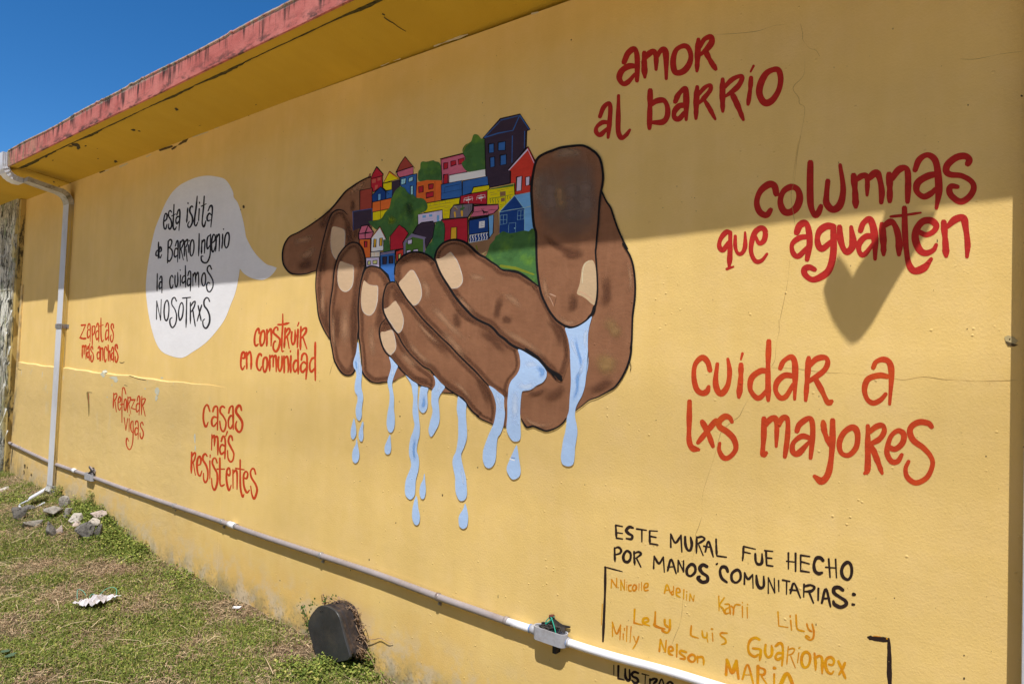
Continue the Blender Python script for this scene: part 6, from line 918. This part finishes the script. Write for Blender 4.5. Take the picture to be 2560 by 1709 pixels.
def bulk(name, V, Fc, mat, attr=None, k=None):
    me = bpy.data.meshes.new(name); k = Fc.shape[1]
    me.vertices.add(len(V)); me.vertices.foreach_set('co', np.asarray(V, np.float32).ravel())
    me.loops.add(Fc.size); me.loops.foreach_set('vertex_index', Fc.astype(np.int32).ravel())
    me.polygons.add(len(Fc)); me.polygons.foreach_set('loop_start', np.arange(0, Fc.size, k, dtype=np.int32))
    me.update(calc_edges=True)
    if attr is not None:
        at = me.attributes.new('tint', 'FLOAT_COLOR', 'POINT'); at.data.foreach_set('color', np.concatenate([attr, np.ones((len(attr), 1))], 1).astype(np.float32).ravel())
    return mkobj(name, me, None, mat)
gr = bulk('ground', Vg, Fg, M['soil']); gr['kind'] = 'structure'
for pl in gr.data.polygons: pl.use_smooth = True
# added pale yard, out of view, to bounce warm light onto the wall
pm_ = simple('pale_bounce_concrete', (.72, .58, .40), .85, .12, 2, .2)
Xp = np.linspace(-30, 30, 61); Yp = np.linspace(-24, -1.95, 45); V = []; Fc = []
for j, y in enumerate(Yp):
    for i, x in enumerate(Xp): V.append((x, y, float(g(x, y))+.03))
for j in range(len(Yp)-1):
    for i in range(len(Xp)-1): q = j*len(Xp)+i; Fc.append((q, q+1, q+len(Xp)+1, q+len(Xp)))
o = mesh('bounce_yard', V, Fc, None, pm_); o['kind'] = 'structure'
# added dark green bank opposite the building, out of view, blocks low sky light
Xh = np.linspace(-60, 60, 90); Yh = np.linspace(-60, -8.5, 44); V = []; Fc = []
for j, y in enumerate(Yh):
    for i, x in enumerate(Xh):
        e_ = min(1, (-8.5-y)/6.); V.append((x, y, float(g(x, y))-.05+9.*e_*e_*(3-2*e_)+(.6*math.sin(x*.9+y*.7)+.4*math.sin(x*2.1-y*1.3))*e_))
for j in range(len(Yh)-1):
    for i in range(len(Xh)-1): q = j*len(Xh)+i; Fc.append((q, q+1, q+len(Xh)+1, q+len(Xh)))
bk = mesh('sky_blocking_bank', V, Fc, None, simple('blocking_bank_green', (.055, .075, .025), .95, .4, 3, .6), True); bk['kind'] = 'structure'
# ---- grass
def tintmat(name, rough=.7, trans=.25):
    m = N(name); at = m.n('ShaderNodeAttribute', attribute_name='tint'); m.fin(at.outputs['Color'], None, rough); m.b.inputs['Specular IOR Level'].default_value = .2
    if trans:
        tl = m.n('ShaderNodeBsdfTranslucent'); m.l(at.outputs['Color'], tl.inputs[0]); mx = m.n('ShaderNodeMixShader'); mx.inputs[0].default_value = trans
        m.l(m.b.outputs[0], mx.inputs[1]); m.l(tl.outputs[0], mx.inputs[2]); m.l(mx.outputs[0], m.o.inputs[0])
    return m.m
M['blade'] = tintmat('grass_blade'); M['straw'] = tintmat('dry_straw', .8, .1)
R_ = np.random.RandomState(3)
def fnoise(X, Y, f, s):       # cheap smooth noise
    return sum(np.sin(X*f*a+Y*f*b_+s*c_)/k for a, b_, c_, k in ((1, .7, 1, 1), (-.8, 1.3, 2.1, 1), (2.3, -1.9, 3.3, 2), (3.1, 2.7, .7, 2.4), (-4.7, 3.9, 5.1, 3.5)))
def scatter(n, dens):
    X = R_.uniform(-9.8, -2.0, n*3); Y = -R_.uniform(0.01, 1, n*3)**1.0*1.75
    # keep what can be seen, with more in the near part
    keep = (Y > -.28*(X+9.9)-.75-.2) & (R_.rand(n*3) < dens(X, Y)); X, Y = X[keep][:n], Y[keep][:n]; return X, Y
def greenness(X, Y): return np.clip(.64+.14*fnoise(X, Y, 2.6, 1.)+.24*fnoise(X, Y, 9., 4.), 0, 1)
def bare(X, Y):   # trodden bare soil near the rocks and beside the wall foot
    b_ = np.exp(-(((X+6.9)/.8)**2+((Y+.38)/.22)**2)); w_ = np.exp(-((Y/.13)**2))*((X > -5.6)); return np.clip(b_+w_*.7, 0, 1)
# blades
def blades(n, L0, L1, w0, lean, colf, dens, name, mat, seg=2, flat=False):
    X, Y = scatter(n, dens); n = len(X); Z0 = g(X, Y); a = R_.uniform(0, 2*np.pi, n); L = R_.uniform(L0, L1, n); w = w0*R_.uniform(.6, 1.4, n)
    dx, dy = np.cos(a), np.sin(a); px_, py_ = -dy, dx
    le = R_.uniform(*lean, n); V = np.zeros((n, 2*seg+1, 3))
    for s_ in range(seg+1):
        u = s_/seg; h = L*(np.cos(le*u*.9))*u if not flat else np.full(n, .006)+R_.uniform(0, .018, n)*(1+0*u)+L*.10*np.sin(u*3.1)
        r = L*np.sin(np.clip(le*(u*.5+.5), 0, 1.5))*u if not flat else L*(u-.5)
        cx, cy, cz = X+dx*r, Y+dy*r, Z0+h; ww = w*(1-u*.75)
        if s_ < seg:
            V[:, 2*s_] = np.stack([cx-px_*ww/2, cy-py_*ww/2, cz], -1); V[:, 2*s_+1] = np.stack([cx+px_*ww/2, cy+py_*ww/2, cz+(.0 if not flat else .001)], -1)
        else: V[:, 2*s_] = np.stack([cx, cy, cz], -1)
    V[:, :, 1] = np.minimum(V[:, :, 1], -.002)
    k = 2*seg+1; T = []
    for s_ in range(seg-1): T += [(2*s_, 2*s_+1, 2*s_+3), (2*s_, 2*s_+3, 2*s_+2)]
    T += [(2*seg-2, 2*seg-1, 2*seg)]
    T = np.array(T); Fc = (np.arange(n)[:, None, None]*k+T[None]).reshape(-1, 3)
    C = colf(X, Y, n); C = np.repeat(C[:, None], k, 1).reshape(-1, 3)
    return bulk(name, V.reshape(-1, 3), Fc, mat, C)
def cgreen(X, Y, n):
    t = R_.rand(n, 1); c_ = (1-t)*np.array([.075, .115, .018])+t*np.array([.25, .28, .055]); y_ = R_.rand(n, 1) < .12; c_ = np.where(y_, np.array([.36, .33, .09]), c_); return c_*R_.uniform(.9, 1.6, (n, 1))
def cstraw(X, Y, n):
    t = R_.rand(n, 1); return ((1-t)*np.array([.22, .13, .07])+t*np.array([.62, .46, .27]))*R_.uniform(.8, 1.3, (n, 1))
gb = blades(100000, .018, .055, .0035, (.2, 1.25), cgreen, lambda X, Y: np.clip(greenness(X, Y)*1.15-.12, .02, 1)*(1-.9*bare(X, Y)), 'grass', M['blade']); gb['kind'] = 'stuff'
o = blades(60000, .015, .055, .0024, (.9, 1.5), cstraw, lambda X, Y: np.clip(1.05-greenness(X, Y)*.75, .15, 1), 'dry_thatch', M['straw'], seg=2, flat=True); o['kind'] = 'stuff'
o = blades(16000, .02, .06, .0022, (.5, 1.4), cstraw, lambda X, Y: np.full(X.shape, .6), 'dry_grass', M['straw']); o['kind'] = 'stuff'
o = blades(170, .12, .30, .0040, (1.2, 1.5), lambda X, Y, n: np.full((n, 3), 1.)*np.array([.58, .45, .27])*R_.uniform(.8, 1.2, (n, 1)), lambda X, Y: np.full(X.shape, .8), 'straw_stalks', M['straw'], seg=3, flat=True); o['kind'] = 'stuff'
# small leaves of the low weeds: folded diamond leaves in little rosettes
def leaves(X, Y, H, size, name, spread=.02):
    n = len(X); q = 5; X = np.repeat(X, q)+R_.normal(0, spread, n*q); Y = np.repeat(Y, q)+R_.normal(0, spread, n*q); Y = np.minimum(Y, -.004); H = np.repeat(H, q)*R_.uniform(.25, 1.1, n*q); n *= q
    Z0 = g(X, Y)+H; a = R_.uniform(0, 2*np.pi, n); t = R_.uniform(-.5, .9, n); s_ = size*R_.uniform(.5, 1.4, n)
    u = np.stack([np.cos(a)*np.cos(t), np.sin(a)*np.cos(t), np.sin(t)], -1); v = np.stack([-np.sin(a), np.cos(a), R_.uniform(-.5, .5, n)], -1)
    c_ = np.stack([X, Y, Z0], -1); V = np.stack([c_, c_+u*s_[:, None]*.5+v*s_[:, None]*.36, c_+u*s_[:, None], c_+u*s_[:, None]*.5-v*s_[:, None]*.36], 1)
    V[..., 1] = np.minimum(V[..., 1], -.003)
    Fc = (np.arange(n)[:, None]*4+np.arange(4)[None]); C = np.repeat(cgreen(X, Y, n)[:, None], 4, 1).reshape(-1, 3)
    return bulk(name, V.reshape(-1, 3), Fc, M['blade'], C)
X, Y = scatter(30000, lambda X, Y: np.clip(greenness(X, Y)*1.5-.35, .01, 1)*(1-bare(X, Y)))
leaves(X, Y, R_.uniform(.005, .026, len(X)), .0115, 'ground_weeds')['kind'] = 'stuff'
def clump(px, py, r, h, n):
    c_ = gp(px, py); return c_[0]+R_.normal(0, r, n), c_[1]+R_.normal(0, r*.6, n), h*R_.uniform(.3, 1, n)
L_ = [clump(*a) for a in ((200, 1288, .10, .09, 260), (222, 1283, .10, .10, 260), (245, 1292, .10, .11, 320), (262, 1312, .09, .09, 300), (258, 1265, .03, .20, 60), (192, 1270, .02, .14, 50), (272, 1345, .10, .08, 320), (300, 1372, .10, .08, 320), (330, 1392, .10, .07, 260), (352, 1378, .05, .10, 120), (235, 1318, .10, .07, 240), (150, 1240, .03, .14, 90), (20, 1248, .14, .07, 200), (60, 1256, .10, .05, 120), (118, 1300, .06, .04, 90), (455, 1455, .09, .05, 160), (430, 1440, .08, .05, 140), (222, 1355, .05, .05, 60))]
X = np.concatenate([a[0] for a in L_]); Y = np.minimum(np.concatenate([a[1] for a in L_]), -.01); H_ = np.concatenate([a[2] for a in L_])
leaves(X, Y, H_*.8, .015, 'wall_foot_weeds', .025)['kind'] = 'stuff'
# ---- rubble
def rockm(name, c_, c2): 
    m = N(name); v = m.noise(22, detail=6, rough=.75); c = m.mix(m.ramp(v, .35, .65), c_, c2); c = m.mix(m.ramp(m.noise(50, detail=4), .58, .66), c, tuple(a*.35 for a in c_)); return m.fin(c, m.bump(m.noise(30, detail=6, rough=.75), 1., .015), .9)
RM = dict(light=rockm('light_rubble', (.42, .37, .30), (.58, .52, .44)), pink=rockm('pinkish_rubble', (.44, .34, .28), (.60, .49, .42)), grey=rockm('grey_rubble', (.24, .21, .17), (.40, .36, .30)), dark=rockm('dark_rubble', (.09, .08, .07), (.24, .22, .19)))
def rock(px, py, w, h, mt, label, seed, flat=1., depth=1., lift=0., ang=0.):
    """px,py = foot in the photo; w,h = size in photo pixels"""
    c_ = gp(px, py); Z = (c_-CAM) @ fw; s_ = Z/F_PX; rr = random.Random(seed)
    Wm, Hm = w*s_*1.5, h*s_*max(flat, .75)*1.6; lift += Hm*.05; bm = bmesh.new()
    for i in range(11):
        a = rr.uniform(0, 6.28); e = rr.uniform(-.9, 1); r = math.sqrt(max(0, 1-e*e))*rr.uniform(.8, 1); bm.verts.new((r*math.cos(a)*Wm/2, r*math.sin(a)*Wm/2*depth, e*Hm/2+Hm*.30))
    bmesh.ops.convex_hull(bm, input=bm.verts[:]); 
    bmesh.ops.delete(bm, geom=[v for v in bm.verts if not v.link_faces], context='VERTS')
    bmesh.ops.bevel(bm, geom=bm.edges[:], offset=min(Wm, Hm)*.03, segments=1, affect='EDGES')
    me = bpy.data.meshes.new('rock'); bm.to_mesh(me); bm.free(); o = mkobj('rock', me, None, RM[mt])
    o.location = (c_[0], c_[1], c_[2]+lift); o.rotation_euler = (0, 0, YAW+ang); tag(o, label, 'rock', 'rubble stones heaped by the downspout foot'); return o
rock(45, 1296, 46, 30, 'dark', 'long dark mossy stone at the far left of the heap', 1, .8, .5, ang=.3); rock(70, 1276, 28, 14, 'dark', 'thin dark stone behind the long mossy stone', 2, .8, .6)
rock(132, 1292, 40, 26, 'grey', 'flat grey slab just in front of the downspout shoe', 3, .8, .8); rock(82, 1316, 46, 22, 'grey', 'low tilted brown slab half buried in soil', 4, .45, .5, ang=.5)
rock(160, 1268, 24, 24, 'grey', 'upright stone against the foot of the downspout', 5, 1, .7); rock(170, 1297, 18, 26, 'grey', 'small grey stone between slab and weeds', 6, 1, .7)
rock(190, 1312, 26, 30, 'light', 'squarish pale stone in the middle of the heap', 7, .9, .8); rock(193, 1318, 18, 12, 'pink', 'small pink chip below the squarish stone', 8)
rock(128, 1338, 26, 34, 'dark', 'pitted dark grey stone standing alone in front', 9, .9, .8); rock(150, 1334, 16, 20, 'pink', 'crumbly brownish stone right of the pitted one', 10, .9, .8)
rock(246, 1306, 34, 18, 'pink', 'pink capstone at the top right of the heap', 11, .9, .7, lift=.035); rock(212, 1348, 40, 40, 'dark', 'large dark pitted block at the right of the heap', 12, .85, .7)
rock(246, 1345, 18, 40, 'dark', 'narrow dark block leaning beside the large block', 13, .8, .7); rock(228, 1330, 32, 22, 'light', 'clean pale stone resting on the large dark block', 14, .8, .7, lift=.045)
rock(12, 1226, 22, 10, 'light', 'pale stone at the base of the peeling pilaster', 15, .8)
# broken white shoe piece of the downspout lying in front
b = MB(); a0 = gp(84, 1262); a1 = gp(108, 1256)
pts = [(a0[0], a0[1]-.02, a0[2]+.07), (a1[0], a1[1], a1[2]+.12)]
b.add(([(pts[0][0]-.05, pts[0][1], pts[0][2]), (pts[0][0]+.07, pts[0][1]-.05, pts[0][2]-.004), (pts[1][0]+.06, pts[1][1]-.02, pts[1][2]), (pts[1][0]-.05, pts[1][1]+.03, pts[1][2]+.01),
        (pts[0][0]-.05, pts[0][1], pts[0][2]-.012), (pts[0][0]+.07, pts[0][1]-.05, pts[0][2]-.016), (pts[1][0]+.06, pts[1][1]-.02, pts[1][2]-.012), (pts[1][0]-.05, pts[1][1]+.03, pts[1][2]-.004)],
       [(0, 1, 2, 3), (7, 6, 5, 4), (0, 4, 5, 1), (1, 5, 6, 2), (2, 6, 7, 3), (3, 7, 4, 0)]))
b.tube(rs([(pts[0][0]+.07, pts[0][1]-.05, pts[0][2]-.01), (pts[0][0]+.0, pts[0][1]-.09, pts[0][2]-.06), (pts[0][0]+.10, pts[0][1]-.05, pts[0][2]-.09), (pts[1][0]+.10, pts[1][1]-.02, pts[1][2]-.10)], 4), .008, 6)
tag(b.build('broken_shoe', None, [M['gutter']]), 'broken white metal end of the downspout lying on the stones', 'pipe piece')
# ---- half buried black drain box against the wall
M['blackplastic'] = simple('weathered_black_plastic', (.035, .035, .036), .45, .25, 12, .3, (.085, .07, .055), .5, 5)
M['rustyplastic'] = simple('brown_black_plastic', (.032, .024, .021), .6, .3, 18, .4, (.11, .07, .045), .6, 22)
dro = tag(empty('drain_box', tuple(onY(790, 1620, .06))), 'half buried black plastic drain box with a rounded cover against the wall foot', 'drain box')
CV = .125
cov = tp('B6', [(500, 440), (530, 380), (575, 320), (640, 250), (690, 228), (740, 226), (800, 238), (860, 262), (950, 325), (1010, 420), (1050, 560), (1100, 760), (1170, 1000), (1192, 1090), (1185, 1130), (1150, 1160), (1000, 1190), (850, 1225), (720, 1270), (640, 1160), (590, 1020), (540, 850), (500, 700), (475, 560)])
cov = crom(cov, True, 3); Cw = [onY(x, y, CV) for x, y in cov]; k = len(Cw); cen = sum(Cw)/k
def ring(s_, yo): return [tuple(cen+(np.array(p_)-cen)*s_+np.array([0, -yo+CV, 0])) for p_ in Cw]
V = ring(1, CV-.004)+ring(.985, CV)+ring(1, CV-.014); 
Fc = [tuple(k+i for i in range(k))]+[(i, (i+1) % k, k+(i+1) % k, k+i) for i in range(k)]+[(2*k+i, 2*k+(i+1) % k, (i+1) % k, i) for i in range(k)]
cvo = adopt(mesh('cover', V, Fc, None, M['blackplastic']), dro)
body = [(.96, CV-.014), (.96, .105), (.93, .10), (.93, .085), (.98, .080), (.98, .062), (.94, .058), (.94, .04), (1.0, .035), (1.0, 0)]
V = []; 
for s_, yo in body: V += ring(s_, yo)
Fc = []
for j in range(len(body)-1): Fc += [((j+1)*k+i, (j+1)*k+(i+1) % k, j*k+(i+1) % k, j*k+i) for i in range(k)]
adopt(mesh('box_body', V, Fc, None, M['rustyplastic']), dro)
# near-black disc stands in for the dark inside of a side opening, with rim
hc = onY(886, 1612, .055); Nn = 14
hl = [(hc[0]+.012, hc[1]+.030*math.cos(t), hc[2]+.034*math.sin(t)) for t in [2*math.pi*i/Nn for i in range(Nn)]]
adopt(mesh('opening_dark_disc', [(hc[0]+.002, y_, z_) for _, y_, z_ in hl]+[(hc[0]+.010, y_, z_) for _, y_, z_ in hl], [tuple(range(Nn, 2*Nn))]+[(i, (i+1) % Nn, Nn+(i+1) % Nn, Nn+i) for i in range(Nn)], None, simple('drain_dark', (.004, .004, .004), .9)), dro)
adopt(MB().tube(hl+[hl[0], hl[1]], .004, 6).build('opening_rim', None, [M['rustyplastic']], True), dro)
for x, y in ((801, 1527), (806, 1526)):
    q = onY(x, y, CV+.001); adopt(MB().tube([(q[0], q[1]+.002, q[2]), (q[0], q[1]-.0008, q[2])], .0045, 8).build('cover_hole_dot', None, [M['black']]), dro)  # black studs stand in for the dark of two small holes
# dried vines tangled round the box
vn = MB(); rr = random.Random(8)
def vine(pts, r, off):
    P_ = [onY(x, y, o_) for (x, y), o_ in zip(pts, off)]; vn.tube(rs(P_, 4), [r*(1-.5*i/(4*(len(P_)-1))) for i in range(4*(len(P_)-1)+1)], 5)
def B6(x, y): return tp('B6', [(x, y)])[0]
vine([B6(1350, 700), B6(1500, 790), B6(1620, 800), B6(1720, 780), B6(1850, 850), B6(1930, 865)], .0026, [.03, .02, .012, .01, .01, .006]); vine([B6(1350, 650), B6(1400, 620), B6(1460, 605)], .002, [.03, .03, .03])
vine([B6(1300, 560), B6(1350, 680), B6(1400, 760), B6(1470, 850), B6(1510, 930)], .0026, [.05, .04, .03, .03, .03]); vine([B6(1480, 1000), B6(1560, 1120), B6(1620, 1260), B6(1670, 1330)], .002, [.03, .03, .03, .03])
for _ in range(85):
    t = rr.random(); a_ = [(760, 190), (900, 185), (1080, 175), (1200, 240), (1290, 340), (1340, 460), (1350, 600), (1385, 760), (1390, 950), (1390, 1100)]
    j = min(len(a_)-2, int(t*(len(a_)-1))); f_ = t*(len(a_)-1)-j; bx = a_[j][0]*(1-f_)+a_[j+1][0]*f_; by = a_[j][1]*(1-f_)+a_[j+1][1]*f_
    if 0 < t: 
        q = [B6(bx+rr.gauss(0, 28), by+rr.gauss(0, 25))]
        for _k in range(3): q.append((q[-1][0]+rr.gauss(0, 7), q[-1][1]+rr.gauss(0, 7)))
        vine(q, rr.uniform(.0012, .0024), [rr.uniform(.01, .05) for _ in q])
for _ in range(40):
    q = [B6(rr.uniform(1280, 1400), rr.uniform(900, 1000))]
    for _k in range(3): q.append((q[-1][0]+rr.gauss(1, 5), q[-1][1]+rr.uniform(2, 13)))
    vine(q, .0014, [rr.uniform(.02, .08) for _ in q])
for a_ in ([(350, 300), (400, 200), (420, 260), (480, 420)], [(380, 290), (420, 380), (470, 480)], [(820, 60), (860, 110), (950, 150)], [(730, 130), (800, 90), (940, 90)], [(225, 575), (330, 710), (450, 870)]): vine([B6(*q) for q in a_], .0018, [.03]*len(a_))
vo = vn.build('dry_vines', None, [simple('dead_vine', (.34, .22, .13), .85, .3, 60, .2)], True); tag(vo, kind='stuff')
# leaves on the vines
lf = []
for cx, cy, n_ in ((400, 260, 16), (450, 500, 18), (560, 210, 12), (830, 90, 5), (915, 100, 5), (430, 380, 12), (780, 150, 8), (470, 650, 8), (360, 230, 6)):
    for _ in range(n_): lf.append(B6(cx+rr.gauss(0, 38), cy+rr.gauss(0, 45)))
V = []; C_ = []
for (x, y) in lf:
    c_ = onY(x, y, rr.uniform(.01, .07)); a = rr.uniform(0, 6.28); s_ = rr.uniform(.009, .019); u = np.array([math.cos(a), rr.uniform(-.5, .2), math.sin(a)]); v = np.array([-math.sin(a), rr.uniform(-.3, .3), math.cos(a)])
    V += [c_, c_+u*s_*.5+v*s_*.38, c_+u*s_, c_+u*s_*.5-v*s_*.38]; col_ = np.array([.06, .12, .02])*rr.uniform(.7, 1.9); C_ += [col_]*4
o = bulk('vine_leaves', np.array(V), np.arange(len(V)).reshape(-1, 4), M['blade'], np.array(C_)); o['kind'] = 'stuff'
# weeds in front of the box foot
L_ = [clump(*a) for a in ((800, 1675, .035, .05, 120), (830, 1668, .04, .06, 150), (860, 1675, .05, .05, 130), (905, 1690, .05, .04, 120), (780, 1690, .06, .04, 120), (730, 1680, .06, .04, 120), (950, 1662, .01, .10, 20))]
leaves(np.concatenate([a[0] for a in L_]), np.minimum(np.concatenate([a[1] for a in L_]), -.01), np.concatenate([a[2] for a in L_]), .017, 'drain_foot_weeds', .014)['kind'] = 'stuff'
# ---- litter
q = gp(236, 1518); Z = (q-CAM) @ fw; s_ = Z/F_PX; rr = random.Random(21)
def crumple(cx, cy, w, h, n1, n2, amp, lift):
    V = []; Fc = []
    for j in range(n2+1):
        for i in range(n1+1):
            u, v = i/n1-.5, j/n2-.5; e = max(abs(u), abs(v))*2; k_ = 1-.18*rr.random()*(e > .8)
            V.append((cx+(u*w*math.cos(YAW)-v*h*math.sin(YAW)*.6)*k_, cy+(u*w*math.sin(YAW)+v*h)*k_, float(g(cx, cy))+lift+amp*rr.random()*(1.3-e*.6)))
    for j in range(n2):
        for i in range(n1): a_ = j*(n1+1)+i; Fc.append((a_, a_+1, a_+n1+2, a_+n1+1))
    return V, Fc
lt = MB(); lt.add(crumple(q[0], q[1], 58*s_, .15, 14, 8, .045, .03)); lt.add(crumple(q[0]+.02, q[1]+.10, 26*s_, .05, 6, 4, .018, .045))
o = lt.build('crumpled_wrapper', None, [simple('white_plastic_film', (.62, .58, .57), .4, .08, 30, .3)]); tag(o, 'crumpled white plastic litter lying on the grass', 'litter')
md = o.modifiers.new('thick', 'SOLIDIFY'); md.thickness = .0012
st = [tp('P', [p_])[0] for p_ in [(195, 1508), (193, 1485), (196, 1482), (208, 1484), (212, 1490)]]
def gs(pts, h): return [np.array(gp(x, y+6))+np.array([0, 0, hh]) for (x, y), hh in zip(pts, h)]
sm = MB(); s2 = 460/2334.
def c3(L): return [(a*s2, 1400+b_*s2) for a, b_ in L]
sm.tube(rs(gs(c3([(985, 560), (975, 440), (1000, 415), (1060, 425), (1095, 460)]), [0, .035, .04, .03, .01]), 5), .0016, 6)
sm.tube(rs(gs(c3([(1140, 550), (1135, 490), (1180, 462), (1240, 480), (1330, 425), (1420, 405), (1475, 430), (1460, 490), (1420, 540)]), [0, .03, .035, .03, .045, .05, .045, .03, .0]), 5), .0016, 6)
tag(sm.build('nylon_string', None, [simple('teal_string', (.10, .42, .32), .5, .1)], True), 'looped teal nylon string behind the white litter', 'string')
q = gp(590, 1525); o = mesh('plastic_scrap', [(q[0]-.03, q[1], q[2]+.02), (q[0]+.03, q[1]+.02, q[2]+.03), (q[0]+.035, q[1]+.0, q[2]+.025), (q[0]-.02, q[1]-.015, q[2]+.016), (q[0]-.03, q[1], q[2]+.016), (q[0]+.03, q[1]+.02, q[2]+.026), (q[0]+.035, q[1], q[2]+.021), (q[0]-.02, q[1]-.015, q[2]+.012)], [(0, 1, 2, 3), (7, 6, 5, 4), (0, 4, 5, 1), (1, 5, 6, 2), (2, 6, 7, 3), (3, 7, 4, 0)], None, M['pvc_white']); tag(o, 'small white plastic scrap near the wall foot', 'litter')
# two big weed leaves at the lower left
bl = []; 
for px, py, s_, a in ((22, 1652, .06, .6), (12, 1640, .07, .2), (28, 1648, .05, 1.1)):
    c_ = gp(px, py)+np.array([0, 0, .03]); u = np.array([math.cos(a), math.sin(a), .15])*s_; v = np.array([-math.sin(a), math.cos(a), .1])*s_*.28; bl += [c_-u*.5, c_-u*.15+v, c_+u*.25+v*.8, c_+u*.5, c_+u*.25-v*.8, c_-u*.15-v]
o = bulk('broad_leaves', np.array(bl), np.arange(len(bl)).reshape(-1, 6), M['blade'], np.tile(np.array([[.10, .16, .09]]), (len(bl), 1))); tag(o, 'broad grey-green weed leaves at the lower left corner', 'weed')
